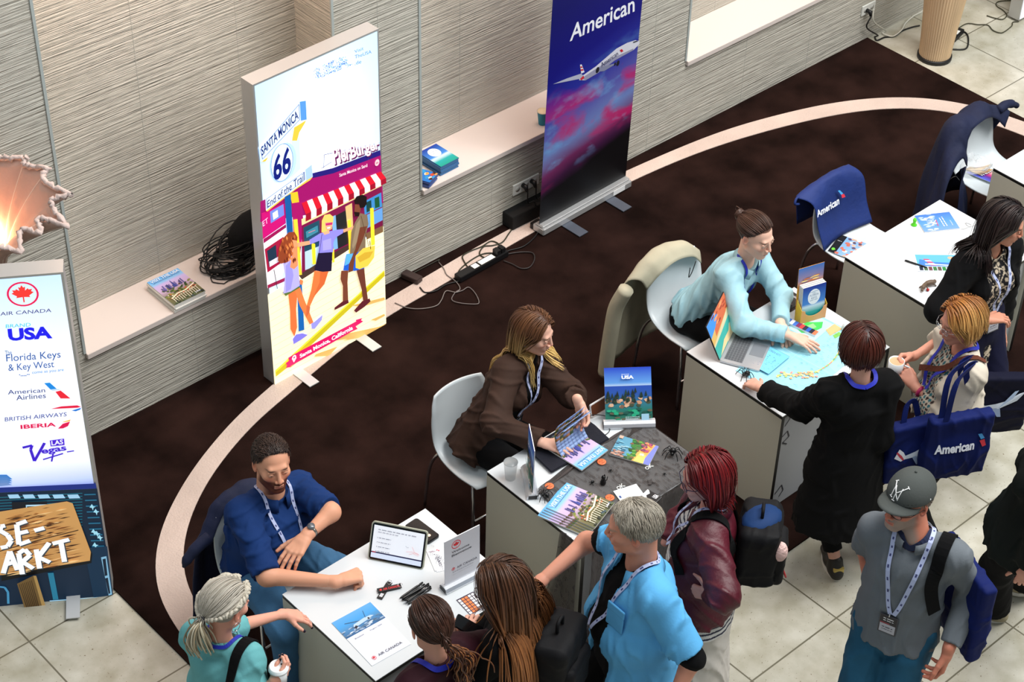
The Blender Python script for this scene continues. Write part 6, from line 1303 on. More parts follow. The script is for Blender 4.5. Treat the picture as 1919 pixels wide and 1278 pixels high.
def np_mesh(name, V, F, C=None):
    me = bpy.data.meshes.new(name); me.vertices.add(len(V)); me.vertices.foreach_set('co', V.astype('f').ravel())
    me.loops.add(F.size); me.loops.foreach_set('vertex_index', F.astype('i').ravel()); me.polygons.add(len(F))
    me.polygons.foreach_set('loop_start', np.arange(0, F.size, 4, dtype='i')); me.polygons.foreach_set('loop_total', np.full(len(F), 4, 'i'))
    me.polygons.foreach_set('use_smooth', np.ones(len(F), bool)); me.update(calc_edges=True)
    if C is not None:
        a = me.color_attributes.new('Col', 'FLOAT_COLOR', 'POINT'); a.data.foreach_set('color', np.hstack([C, np.ones((len(C), 1))]).astype('f').ravel())
    return me
def wrinkle(P, seed, sc=1., amp=.004):
    """long soft ridges pushed outwards, fading in and out"""
    r = np.random.default_rng(seed); out = 0
    for i in range(3):
        w = 2.2*np.sin(P@r.normal(0, 9/sc, 3)+r.random()*6)+1.2*np.sin(P@r.normal(0, 20/sc, 3)+r.random()*6)
        d = r.normal(0, 1, 3); d[2] *= .6; d = d/np.linalg.norm(d)*(48+26*i)/sc; f = np.sin(P@d+w+r.random()*6); m = np.clip(.5+.9*np.sin(P@r.normal(0, 14/sc, 3)+r.random()*6), 0, 1)
        out = out-(np.clip(f, 0, 1)**2)*m*(1.1-.2*i)
    return (out+.35)*amp
def prims_dist(ps, P, k=.03):
    d = np.full(P.shape[:-1], 9.)
    for p in ps: d = smin(d, prim_eval(p, P), k)
    return d
def project(ps, P, off, it=5):
    P = P.copy(); e = .004; N = None
    for _ in range(it):
        d = prims_dist(ps, P); g = np.stack([prims_dist(ps, P+np.eye(3)[i]*e)-d for i in range(3)], -1); N = g/(np.linalg.norm(g, axis=-1, keepdims=True)+1e-9); P = P-N*(d-off)[..., None]
    return P, N
def rotm(yaw, pitch=0, roll=0):
    """columns: right, forward, up; yaw in degrees from +X, pitch nods down"""
    y, p, r = map(math.radians, (yaw, pitch, roll)); f = np.array([math.cos(y)*math.cos(p), math.sin(y)*math.cos(p), -math.sin(p)]); rt = np.array([math.sin(y), -math.cos(y), 0.]); up = np.cross(rt, f)
    c, s = math.cos(r), math.sin(r); return np.stack([c*rt+s*up, f, -s*rt+c*up], 1)
def ik(a, b, L1, L2, hint):
    a, b = np.array(a, float), np.array(b, float); d = b-a; D = np.linalg.norm(d)
    if D > (L1+L2)*.995: b = a+d/D*(L1+L2)*.995; d = b-a; D = np.linalg.norm(d)
    x = (L1*L1-L2*L2+D*D)/(2*D); h = math.sqrt(max(0, L1*L1-x*x)); n = d/D; q = np.array(hint, float); q = q-n*(q@n); q = nrm(q); return a+n*x+q*h, b
def rot_about(v, ax, ang): return v*math.cos(ang)+np.cross(ax, v)*math.sin(ang)+ax*(ax@v)*(1-math.cos(ang))
def hand_prims(w, d, n, right, curl=(.35, .4, .45, .5), thumb=.5, s=1., spread=.06, thumb_in=0.):
    d = nrm(d); n = nrm(np.array(n)-d*(np.array(n)@d)); t = np.cross(n, d)*(-1 if right else 1); ps = []
    L = [(.040, .026, .021), (.045, .029, .022), (.041, .027, .021), (.031, .020, .018)]; off = (.031, .0105, -.0105, -.030); kn = (.086, .090, .085, .076)
    ps.append((cone(w-d*.02*s, w+d*.03*s, .021*s, .020*s, t, 1.3), .02))
    tips = []
    for i in range(4):
        k = w+d*kn[i]*s+t*off[i]*s; ps.append((cone(w+d*.02*s+t*off[i]*.55*s, k, .0155*s, .0118*s), .014))
        dd = nrm(d+t*spread*(1.5-i)); p = k; c = curl[i] if isinstance(curl[i], (tuple, list)) else (curl[i]*.9, curl[i]*1.1, curl[i]*.8)
        for j in range(3):
            dd = rot_about(dd, np.cross(dd, n)/np.linalg.norm(np.cross(dd, n)), c[j]); q = p+dd*L[i][j]*s; ps.append((cone(p, q, (.0098-.0009*j-(.001 if i == 3 else 0))*s, (.0089-.0009*j-(.001 if i == 3 else 0))*s), .004)); p = q
        tips.append(p)
    b = w+d*.022*s+t*.020*s+n*.004*s; dd = nrm(d*(.75-.3*thumb)+t*(.55+.4*thumb-thumb_in)+n*(.25+.5*thumb_in)); 
    for j, l in enumerate((.045, .032, .027)):
        q = b+dd*l*s; ps.append((cone(b, q, (.0155, .0108, .0098)[j]*s, (.0115, .010, .0078)[j]*s), .008 if j == 0 else .004)); b = q; dd = nrm(dd+d*.25-t*(.12+.3*thumb_in))
    tips.append(b); return ps, tips
def head_prims(c, R, s, male, jaw=1.):
    def T(x, y, z): return c+R@(np.array([x, y, z])*s)
    def E(x, y, z, rx, ry, rz): return elli(T(x, y, z), np.array([rx, ry, rz])*s, R)
    def K(a, b, ra, rb): return cone(T(*a), T(*b), ra*s, rb*s)
    m = 1. if male else .93
    add = [(E(0, -.014, .034, .0745, .094, .083), .01), (E(0, .018, -.030, .0585*m, .070, .080), .03), (K((-.044*m, .0, -.062), (-.016*m, .062, -.094), .024*m, .017*m), .02), (K((.044*m, .0, -.062), (.016*m, .062, -.094), .024*m, .017*m), .02),
           (E(0, .066, -.094, .021*m, .018, .016), .018), (E(-.040, .054, -.016, .022, .024, .020), .02), (E(.040, .054, -.016, .022, .024, .020), .02), (K((-.030, .077, .024), (.030, .077, .024), .012 if male else .009, .012 if male else .009), .02),
           (E(0, .074, -.058, .026, .018, .022), .015)]
    sub = [(E(-.031, .098, .004, .019, .017, .012), .014), (E(.031, .098, .004, .019, .017, .012), .014)]
    add2 = [(E(-.031, .0765, .003, .0135, .0125, .0105), .003), (E(.031, .0765, .003, .0135, .0125, .0105), .003), (K((-.043, .081, .0145), (-.020, .086, .0155), .0035, .0035), .006), (K((.043, .081, .0145), (.020, .086, .0155), .0035, .0035), .006),
            (K((0, .088, .012), (0, .1045, -.026), .0072, .0100 if male else .0082), .009), (E(-.0125, .096, -.031, .0078, .009, .0075), .006), (E(.0125, .096, -.031, .0078, .009, .0075), .006),
            (K((-.019, .085, -.0585), (0, .0925, -.0565), .0045, .0055), .005), (K((.019, .085, -.0585), (0, .0925, -.0565), .0045, .0055), .005), (K((-.016, .084, -.067), (.016, .084, -.067), .0062, .0062), .005),
            (elli(T(-.0755, -.010, -.002), np.array([.007, .018, .031])*s, R@rotm(78, 0, 0)[:, [0, 1, 2]]@np.eye(3)), .006), (elli(T(.0755, -.010, -.002), np.array([.007, .018, .031])*s, R@rotm(102, 0, 0)), .006)]
    sub2 = [(K((-.018, .094, -.0625), (.018, .094, -.0625), .0018, .0018), .003), (E(-.079, -.004, .002, .006, .009, .016), .004), (E(.079, -.004, .002, .006, .009, .016), .004)]
    return add, sub, add2, sub2, T
def head_color(V, c, R, s, P):
    L = ((V-c)@R)/s; x, y, z = L[:, 0], L[:, 1], L[:, 2]; ax = np.abs(x); base = np.array(lin(P['skin'])); C = np.tile(base, (len(V), 1))
    def mix(m, col_, a=1.): 
        w = (np.clip(m, 0, 1)*a)[:, None]; C[:] = C*(1-w)+np.array(lin(col_))*w
    blob = lambda cx, cy, cz, rx, ry, rz: np.clip(1.6-1.6*np.sqrt(((ax-cx)/rx)**2+((y-cy)/ry)**2+((z-cz)/rz)**2)+.0, 0, 1)
    red = tuple(np.clip(np.array(P['skin'])*[1.0, .78, .74], 0, 255)); mix(blob(.038, .07, -.024, .028, .04, .024), red, .55); mix(blob(0, .105, -.026, .017, .02, .014), red, .5); mix((ax > .073)*(z > -.04)*(z < .035)*(y < .02)*1., red, .4)
    if P.get('beard'):
        b = np.clip((y-.0)/.02, 0, 1)*np.clip((-.030-z+.02*(y < .05))/.012, 0, 1); must = np.clip(1-np.abs(z+.049)/.009, 0, 1)*(y > .07)*(ax < .034); lipm = (np.abs(z+.0625) < .0095)*(ax < .021)*(y > .075); b = np.maximum(b, must)*(1-lipm)*(z < -.03)
        mix(b, P['beard'], P.get('beard_a', .8))
    lip = np.clip(1.5-np.sqrt((ax/.0215)**2+((z+.0622)/.0098)**2)*1.3, 0, 1)*(y > .076); mix(lip, P.get('lip', (176, 92, 88)), .75); mix((np.abs(z+.0625) < .0016)*(ax < .019)*(y > .074), (90, 40, 40), .8)
    brow = np.clip(1.4-np.sqrt(((ax-.031)/.0185)**2+((z-.0250)/.0052)**2), 0, 1)*(y > .055); mix(brow, P.get('brow', (70, 45, 35)), .9)
    ey = (np.sqrt(((ax-.031)/.0118)**2+((z-.002)/(.0042 if not P.get('down') else .0020))**2) < 1)*(y > .07); mix(ey, (206, 190, 180), .9)
    ir = (np.sqrt(((ax-.031)/.0052)**2+((z-.001)/.0048)**2) < 1)*ey; mix(ir, (50, 38, 34), 1.); lid = np.clip(1-np.abs(np.sqrt(((ax-.031)/.0130)**2+((z-.002)/(.0054 if not P.get('down') else .0034))**2)-1)*9, 0, 1)*(z > .003)*(y > .066); mix(lid, (70, 46, 40), .7)
    sc = P.get('scalp')
    if sc: 
        u = L-np.array([0, -.014, .034]); u = u/np.linalg.norm(u, axis=1, keepdims=True); m = root_ok(u, P.get('hairline', .5)); mix(m*1., sc, .9)
    return C
def root_ok(u, front=.5):
    lim = np.where(u[:, 1] > 0, -.10+(front+.10)*np.clip(u[:, 1]/.75, 0, 1)**1.5, -.10+.50*np.clip(u[:, 1], -1, 0)); return u[:, 2] > lim
SKIN = mat('skin', (220, 170, 145), .5, vc='Col', spec=.35); SKIN.node_tree.nodes['Principled BSDF'].inputs['Subsurface Weight'].default_value = .08; SKIN.node_tree.nodes['Principled BSDF'].inputs['Subsurface Radius'].default_value = (.02, .008, .005)
class Person:
    def __init__(s, label, head, h=1.68, male=False, yaw=0, hyaw=None, hpitch=15, hroll=0, skin=(214, 166, 142), lean=(0, 0), pelz=None, floor=.0, group=None, fat=0., hs=1., pel=None, neck=None, twist=0, arm=1.06, **P):
        s.P = dict(P, skin=skin); s.male = male; s.h = h; s.k = h/1.72; k = s.k; s.yaw = yaw; s.fat = fat
        B = rotm(yaw); s.B = B; s.rt, s.fw, s.up = B[:, 0], B[:, 1], B[:, 2]
        s.H = np.array(head, float); s.HR = rotm(yaw if hyaw is None else hyaw, hpitch, hroll); s.hs = (1.08 if male else 1.04)*hs
        s.neck = s.H+s.HR@np.array([0, -.035, -.075])*s.hs*.6+np.array([0, 0, -.145*k])-s.fw*.015 if neck is None else np.array(neck, float)
        if pel is None: pel = s.neck-np.array([0, 0, .505*k])-s.fw*lean[0]-s.rt*lean[1]
        s.pel = np.array(pel, float)
        if pelz is not None: s.pel[2] = pelz
        s.spine = nrm(s.neck-s.pel); s.chest = s.neck-s.spine*.155*k; s.waist = s.pel+s.spine*.17*k
        BT = rotm(yaw+twist); s.rs = nrm(BT[:, 0]-s.spine*(BT[:, 0]@s.spine)); s.fs = np.cross(s.spine, s.rs); s.rs = nrm(s.rs)
        sw = (.170 if male else .150)*k; s.sh = {1: s.neck+s.rs*sw-s.spine*.045*k, -1: s.neck-s.rs*sw-s.spine*.045*k}   # 1 right, -1 left
        s.hip = {1: s.pel+s.rt*.085*k-s.up*.03, -1: s.pel-s.rt*.085*k-s.up*.03}
        s.el, s.wr, s.kn, s.an = {}, {}, {}, {}; s.hands = {}; s.floor = floor
        s.La, s.Lf = (.290*k*arm, .255*k*arm) if male else (.275*k*arm, .240*k*arm)
        s.Lt, s.Ls = .43*k, .42*k
        root = np.array([s.pel[0], s.pel[1], floor]); s.root = empty('person', root, label, 'person', group)
        s.garm = []
    def fix(s, side, el, wr):
        s.el[side], s.wr[side] = np.array(el, float), np.array(wr, float); return s
    def arm(s, side, target, hint=None, sh=None):
        if sh is not None: s.sh[side] = np.array(sh, float)
        hint = -s.up*.6+s.rs*side*.6-s.fs*.5 if hint is None else hint
        s.el[side], s.wr[side] = ik(s.sh[side], target, s.La, s.Lf, hint); return s
    def hang(s, side, fwd=.03, out=.06): return s.arm(side, s.sh[side]-s.up*(s.La+s.Lf)*.985+s.rt*side*out+s.fw*fwd)
    def leg(s, side, foot, hint=None):
        s.kn[side], s.an[side] = ik(s.hip[side], np.array(foot)+[0, 0, .085*s.k], s.Lt, s.Ls, s.fw if hint is None else hint); return s
    def stand(s, dx=0., dy=0., splay=.10, step=0.):
        for sd in (1, -1): s.leg(sd, np.array([s.pel[0]+dx, s.pel[1]+dy, s.floor])+s.rt*sd*splay+s.fw*sd*step)
        return s
    def sit(s, kneez=.50, out=.10, fwd=None, footf=.0):
        for sd in (1, -1):
            s.kn[sd] = s.hip[sd]+nrm(s.fw*1.0+s.rt*sd*out*2+s.up*(kneez-s.hip[sd][2])/.42)*s.Lt
            s.an[sd] = np.array([s.kn[sd][0], s.kn[sd][1], s.floor+.085])+s.fw*footf
        return s
    def torso(s, o=0.):
        k = s.k; m = s.male; f = s.fat; ps = []
        hw, hd = (1.32, .108) if m else (1.38, .106)
        ps.append(cone(s.pel-s.spine*.02*k, s.waist, (hd+f*.8)*k, (.098+f if m else .086+f)*k, s.rs, hw))
        ps.append(cone(s.waist, s.chest, (.098+f if m else .086+f)*k, (.108+f*.4 if m else .094+f*.4)*k, s.rs, 1.34 if m else 1.28))
        for sd in (1, -1):
            ps.append(cone(s.neck-s.spine*.02*k+s.rs*sd*.02, s.sh[sd]+s.spine*.0, .046*k, .046*k)); ps.append(cone(s.chest+s.rs*sd*.05*k, s.sh[sd]-s.spine*.03*k, .070*k, .047*k))
            if not m: ps.append(elli(s.chest-s.spine*.035*k+s.rs*sd*.072*k+s.fs*.075*k, np.array([.062, .052, .062])*k*(1+f*2)))
        if f > 0.015: ps.append(elli(s.waist+s.fs*.05-s.spine*.02, np.array([.15+f, .10+f, .13])*k, np.stack([s.rs, s.fs, s.spine], 1)))
        return [infl(p, o) for p in ps]
    def limbs(s, o=0.):
        k = s.k; m = 1.06 if s.male else .92; f = 1+s.fat*3; ps = {}
        for sd in (1, -1):
            if sd in s.el:
                ps['ua', sd] = cone(s.sh[sd], s.el[sd], .046*k*m*f+o, .038*k*m*f+o); ps['fa', sd] = cone(s.el[sd], s.wr[sd], .039*k*m*f+o, .027*k*m+o)
            if sd in s.kn:
                ps['th', sd] = cone(s.hip[sd], s.kn[sd], .083*k*f+o, .057*k*f+o); ps['ca', sd] = cone(s.kn[sd], s.an[sd], .055*k*f+o, .036*k+o)
        return ps
    def hand(s, side, d, n, **kw): s.hands[side] = (nrm(d), nrm(n), kw); return s
    def body(s, nails=None, legs=True):
        k = s.k; parts = []; base = np.array(lin(s.P['skin'])); nk = .052*k*(1.12 if s.male else .9)
        neckp = [cone(s.neck-s.spine*.02, s.H+s.HR@np.array([0, -.030, -.045])*s.hs, nk*1.1, nk)]
        lb = s.limbs(-.004); allp = s.torso(-.012)+neckp+[v for (n_, _), v in lb.items() if legs or n_ not in ('th', 'ca')]
        lo, hi = bounds(allp, .04); F = Field(lo, hi, .009)
        for p in allp: F.put(p, .03)
        V, Q = F.mesh(); parts.append((V, Q, np.tile(base, (len(V), 1))))
        a1, s1, a2, s2, T = head_prims(s.H, s.HR, s.hs, s.male); c = s.H; r = .155*s.hs
        F = Field(c-r, c+r, .0026)
        for p, kk in a1: F.put(p, kk)
        for p in neckp: F.put(p, .02)
        for p, kk in s1: F.put(p, kk, 's')
        for p, kk in a2: F.put(p, kk)
        for p, kk in s2: F.put(p, kk, 's')
        V, Q = F.mesh(); parts.append((V, Q, head_color(V, s.H, s.HR, s.hs, s.P)))
        for sd, (d, n, kw) in s.hands.items():
            nail = kw.pop('nail', None); ps, tips = hand_prims(s.wr[sd]+d*.012, d, n, sd == 1, s=k*(1.08 if s.male else .97), **kw); fa = nrm(s.wr[sd]-s.el[sd])
            ps = [(cone(s.wr[sd]-fa*.05, s.wr[sd]+d*.005, lb['fa', sd][4]*1.08, lb['fa', sd][4]*.92), .01)]+ps
            lo, hi = bounds([p for p, _ in ps], .012); F = Field(lo, hi, .0026)
            for p, kk in ps: F.put(p, kk)
            V, Q = F.mesh(); C = np.tile(base, (len(V), 1))
            if nail is not None:
                for t_ in tips: C[np.linalg.norm(V-(t_-n*.004), axis=1) < .0085] = lin(nail)
            red = np.array(lin(tuple(np.array(s.P['skin'])*[1, .82, .78])))
            for t_ in tips:
                w_ = np.clip(1-np.linalg.norm(V-t_, axis=1)/.03, 0, 1)[:, None]*.5; C = C*(1-w_)+red*w_ if nail is None else C
            parts.append((V, Q, C)); s.tips = getattr(s, 'tips', {}); s.tips[sd] = tips
        nV = 0; VV, QQ, CC = [], [], []
        for V, Q, C in parts: VV.append(V); QQ.append(Q+nV); CC.append(C); nV += len(V)
        o = link('body', np_mesh('body', np.vstack(VV), np.vstack(QQ), np.vstack(CC)), SKIN, s.root); return s
    def garment(s, name, m, ps, k=.03, h=.008, wr=.004, seed=1, cut=None, sub=None, wsc=1., label=None, colfn=None):
        lo, hi = bounds(ps, .03); F = Field(lo, hi, h)
        for p in ps: F.put(p, k)
        P = None
        if wr or cut:
            P = F.full()
            if wr: F.d += wrinkle(P, seed, wsc, wr).astype('f')*(np.abs(F.d) < .06)
            if cut: F.d = np.maximum(F.d, cut(P, F.d).astype('f'))
        for p, kk in (sub or []): F.put(p, kk, 's')
        V, Q = F.mesh(); C = None
        if colfn is not None: C = colfn(V)
        o = link(name, np_mesh(name, V, Q, C), m, s.root)
        if label: o['label'] = label
        s.garm += ps; return o
    def top(s, name, m, off=.014, sleeve=2., hem=-.06, flare=0., neck_cut=True, extra=None, ends=None, k=.03, **kw):
        ps = s.torso(off); b = s.limbs(off+.006); K = s.k
        hp = s.pel+s.spine*hem*K; hd = (.112 if s.male else .112)*K+off+flare+.006
        ps[0] = cone(hp, s.waist, hd+s.fat*.8, ps[0][4], s.rs, 1.40 if s.male else 1.42, (1, 0))
        for sd in (1, -1):
            if sd not in s.el: continue
            f = sleeve[sd] if isinstance(sleeve, dict) else sleeve
            if f <= 0: continue
            fu = min(1, f); ps.append(cone(s.sh[sd]-s.rs*sd*.01, s.sh[sd]+(s.el[sd]-s.sh[sd])*fu, .052*K+off, (.042+.010*(f <= 1))*K+off, None, 1, (0, 1 if f <= 1 else 0)))
            if f > 1: g = min(.96, f-1); e = s.el[sd]+(s.wr[sd]-s.el[sd])*g; ps.append(cone(s.el[sd], e, .042*K+off, (.042-.012*g)*K+off, None, 1, (0, 1)))
        if extra: ps += extra
        sub = kw.pop('sub', []) or []
        if neck_cut: sub = sub+[(cone(s.neck+s.spine*.0+s.fs*.012, s.neck+s.spine*.14*K+s.fs*.03, .056*K+(neck_cut if neck_cut is not True else 0), .09*K), .006)]
        return s.garment(name, m, ps, k=k, sub=sub, **kw)
    def pants(s, name, m, off=.014, flare=0., short=0., skirt=False, **kw):
        lb = s.limbs(off); ps = [cone(s.pel-s.spine*.04*s.k, s.pel+s.spine*.08*s.k, .108*s.k+off+s.fat*.5, .096*s.k+off+s.fat*.5, s.rt, 1.38)]
        for sd in (1, -1):
            if sd not in s.kn: continue
            p = lb['th', sd]; ps.append(p); c = lb['ca', sd]; e = s.kn[sd]+(s.an[sd]-s.kn[sd])*(1-short); ps.append(cone(s.kn[sd], e, c[3], c[4]+flare+short*.02, None, 1, (0, 1)))
        return s.garment(name, m, ps, k=.03, **kw)
    def shoes(s, m, sole=None, dirs=None):
        for sd in (1, -1):
            if sd not in s.an: continue
            f = nrm((dirs or {}).get(sd, s.fw)*np.array([1, 1, 0])); k = s.k; a = s.an[sd].copy(); z0 = a[2]-.085*k; g = np.array([a[0], a[1], z0]); u = np.array([0, 0, 1.])
            ps = [cone(g-f*.045+u*.035, g+f*.06+u*.035, .036, .040, u, 1.0), cone(g+f*.05+u*.03, g+f*.15+u*.026, .040, .034, u, .75), cone(g+u*.05-f*.015, a+u*.0, .042, .040)]
            F = Field(*[q+o_ for q, o_ in zip(bounds(ps, .012), (np.array([0, 0, 0]), 0))], .004)
            for p in ps: F.put(p, .02)
            P = F.full(); F.d = np.maximum(F.d, (z0+.012-P[..., 2]).astype('f')); V, Q = F.mesh(); o = link('shoe', np_mesh('shoe', V, Q), m, s.root)
            mb = MB(); pts = []; rt = np.cross(f, u)
            for i in range(28):
                q = 2*math.pi*i/28; x = .118*math.cos(q)+.048; y = (.046 if x > .02 else .040)*math.sin(q); pts.append(g+f*x+rt*y)
            mb.add([q+u*.001 for q in pts]+[q+u*.024 for q in pts], [tuple(range(27, -1, -1)), tuple(range(28, 56))]+[(i, (i+1) % 28, 28+(i+1) % 28, 28+i) for i in range(28)]); so = mb.mesh('sole'); so_o = link('sole', so, sole or M_sole, s.root)
            mw = abspos(s.root); so_o.parent = o
        return s
    def to_world(s, x, y, z): return s.neck+s.rs*x+s.fs*y+s.spine*z
    def ribbon(s, name, m, pts, w=.018, off=.004, ps=None, n=5, th=.0025, label=None, parent=None, colfn=None):
        """a band lying on the clothes along the given torso points (world)"""
        P = np.array(catmull(pts, n)); ps = ps or s.garm; d0 = prims_dist(ps, P); Q, N = project(ps, P, off); free = d0 > .03
        for _ in range(3): Q[1:-1] = (Q[:-2]+2*Q[1:-1]+Q[2:])/4
        d1 = prims_dist(ps, Q); Q = Q+N*np.clip(off-d1, 0, .05)[:, None]
        vs = []
        for i in range(len(Q)):
            t = nrm(Q[min(i+1, len(Q)-1)]-Q[max(i-1, 0)]); b = nrm(np.cross(t, N[i])); vs += [Q[i]-b*w/2, Q[i]+b*w/2, Q[i]+b*w/2+N[i]*th, Q[i]-b*w/2+N[i]*th]
        fs = []
        for i in range(len(Q)-1):
            for j in range(4): fs.append((i*4+j, i*4+(j+1) % 4, (i+1)*4+(j+1) % 4, (i+1)*4+j))
        o = MB().add(vs, fs+[(3, 2, 1, 0), tuple(len(vs)-4+j for j in range(4))]).build(name, m, parent or s.root)
        if label: o['label'] = label
        if name == 'lanyard' and m.name == 'lanyard_pale':
            pr = MB()
            for i in range(1, len(Q)-2, 2):
                t = nrm(Q[i+1]-Q[i]); b = nrm(np.cross(t, N[i])); c = Q[i]+N[i]*(th+.0006); q2 = Q[i]+(Q[i+1]-Q[i])*.55+N[i]*(th+.0006); pr.add([c-b*w*.2, c+b*w*.2, q2+b*w*.2, q2-b*w*.2], [(0, 1, 2, 3)])
            pr.build('lanyard_print', mat('print_navy', (60, 66, 120), .6), o)
        return Q, N
    def lanyard(s, m, drop=.36, w=.016, badge=True, side=0, label=None, back=False, stripes=True, off=.005, end=None, front=True):
        k = s.k; nb = .060*k; L = [s.to_world(0, -.085, .035)]
        pR = [s.to_world(0, -.075, .03), s.to_world(nb*.9, -.055, .035), s.to_world(nb*1.15, .0, .02), s.to_world(nb*1.15, .07, -.04), s.to_world(nb*.85, .11, -.14), s.to_world(.03+side, .13, -drop*.8), s.to_world(.008+side, .13, -drop)]
        pL = [s.to_world(0, -.075, .03), s.to_world(-nb*.9, -.055, .035), s.to_world(-nb*1.15, .0, .02), s.to_world(-nb*1.15, .07, -.04), s.to_world(-nb*.85, .11, -.14), s.to_world(-.03+side, .13, -drop*.8), s.to_world(-.008+side, .13, -drop)]
        cut = None if front else 4
        Q, N = s.ribbon('lanyard', m, pR[:cut], w, off, label=label); s.ribbon('lanyard', m, pL[:cut], w, off, label=label)
        if badge and front:
            c = Q[-1]+N[-1]*.004; d = nrm(np.array([0, 0, -1.])-N[-1]*(-N[-1][2])); u = nrm(np.cross(d, N[-1])); F = Frame(c+d*.125-u*.042, u, -d)
            if F.n@N[-1] < 0: F = Frame(c+d*.125+u*.042, -u, -d)
            mb = MB(); P_ = [F.at(*q, z_) for z_ in (0, .002) for q in ((0, 0), (.084, 0), (.084, .115), (0, .115))]; mb.add(P_, [(0, 3, 2, 1), (4, 5, 6, 7), (0, 1, 5, 4), (1, 2, 6, 5), (2, 3, 7, 6), (3, 0, 4, 7)]); b = mb.build('badge', mat('badge_plastic', (60, 60, 70), .3), s.root)
            a = Art(); a.rect(.003, .003, .081, .112, (34, 30, 38)); a.rect(.006, .006, .078, .06, (176, 176, 186)); a.rect(.006, .062, .05, .068, (150, 40, 60))
            for yy, hh, cc in ((.096, .009, (230, 230, 236)), (.083, .008, (230, 230, 236)), (.04, .008, (60, 60, 70)), (.026, .005, (90, 90, 100))): scrawl(a, .018, yy, .048, hh, cc)
            a.build('badge_print', F, b, base=.0025)
            cl = MB(); cl.tube([c-d*.004+N[-1]*.002, c+d*.016+N[-1]*.003], .0035, 6); cl.build('clip', M_chrome, s.root)
        return Q
    def glasses(s, m=None, rim=.0016, rx=.022, rz=.017, y=.104, z=.001):
        R, c, k = s.HR, s.H, s.hs; T = lambda x, y, z: c+R@(np.array([x, y, z])*k); g = MB()
        for sd in (1, -1):
            g.tube([T(sd*.030+rx*math.cos(a_)*(1), y-.010*abs(math.cos(a_)+sd*1)*.3, z+rz*math.sin(a_)) for a_ in np.linspace(0, 6.283, 25)[:-1]], rim, 6, closed=True)
            g.tube([T(sd*(.030+rx), y-.006, z+.006), T(sd*.076, .07, z+.008), T(sd*.079, .0, .006), T(sd*.077, -.02, -.008)], rim, 6)
        g.tube([T(-.009, y, z+.004), T(.009, y, z+.004)], rim, 6); o = g.build('glasses', m or M_black, s.root)
        l = MB()
        for sd in (1, -1): l.add([T(sd*.030+rx*math.cos(a_), y-.003, z+rz*math.sin(a_)) for a_ in np.linspace(0, 6.283, 20)[:-1]], [tuple(range(19))])
        l.build('lens', mat('lens', (230, 236, 240), .05, alpha=.12), o); return s
    def hair(s, cols, n=420, length=.3, part=0., seed=0, style='long', tip=None, width=.0075, grav=.35, back=.3, thick=.012, front=.62, inward=0., mname=None, shell=None, steps=None, spread=1., side=0., collide=True, ends=None, tuck=.02, bulge=None):
        n = int(n*1.9); width = width*.85
        r = np.random.default_rng(seed); R, c, k = s.HR, s.H, s.hs; cc = np.array([0, -.014, .034]); rad = np.array([.0765, .096, .085])
        m = mat('hair_strands', (90, 60, 40), .42, vc='Col', spec=.45)
        # cap under the strands
        cap = [(elli(c+R@(cc*k), (rad+thick*.55)*k, R), .01)]+[(p, .03) for p in (shell or [])]
        lo, hi = bounds([p for p, _ in cap], .02); F = Field(lo, hi, .0045)
        for p, kk in cap: F.put(p, kk)
        P = F.full(); L = ((P-c)@R)/k; u = (L-cc)/np.linalg.norm(L-cc, axis=-1, keepdims=True); uy, uz = u[..., 1], u[..., 2]
        lim = np.where(uy > 0, -.10+(front+.10)*np.clip(uy/.75, 0, 1)**1.5, -.10+.50*np.clip(uy, -1, 0)); inside = prim_eval(elli(cc*k, (rad+.03)*k), (P-c)@R)
        F.d = np.maximum(F.d, np.where((inside < 0) & (L[..., 1] > -.03), (lim-uz)*.07, -1).astype('f'))
        F.d += (.0005*np.sin(L[..., 0]*420+6*np.sin(L[..., 1]*30))*np.cos(L[..., 2]*25)).astype('f')
        V, Q = F.mesh(); C = np.array(lin(cols[0]))*np.ones((len(V), 1))
        pt = np.clip(1-np.abs(((V-c)@R)[:, 0]/k-part)/.0022, 0, 1)*(((V-c)@R)[:, 2] > .07*k)*(((V-c)@R)[:, 1] > -.03*k)
        hair_o = link('hair', np_mesh('hair', V, Q, C), m, s.root)
        # strands
        U = r.normal(0, 1, (n*6, 3)); U /= np.linalg.norm(U, axis=1, keepdims=True); U = U[root_ok(U, front+.02)][:n]; n = len(U)
        lay = 1.04+.11*r.random(n)*thick/.012
        p = cc+U*rad*lay[:, None]; down = R.T@np.array([0, 0, -1.])
        sx = np.sign(p[:, 0]-part); sx[sx == 0] = 1
        if style == 'back': v0 = np.stack([p[:, 0]*0, -np.ones(n), 0*p[:, 0]], 1)
        elif style == 'short': v0 = np.stack([.9*side*(U[:, 2] > .3)+.15*U[:, 0], np.where(U[:, 1] > .1, -.25, -.6), np.where(U[:, 2] > .45, .25, -.75)], 1)+U*.05+r.normal(0, .09, (n, 3))
        else: tp = np.clip(U[:, 2]*1.1, 0, 1)*np.clip(1+1.5*np.minimum(0, U[:, 1]+.2), .1, 1); v0 = np.stack([sx*(.08+tp), -back*np.ones(n)*(.3+tp), -.15-.9*(1-tp)], 1)
        v = v0/np.linalg.norm(v0, axis=1, keepdims=True)
        Ln = length*(.82+.26*r.random(n)); st = steps or int(max(6, min(26, length/.018))); seg = Ln/st; path = [p.copy()]; tail = None
        if style == 'back': tail = np.array(ends, float)
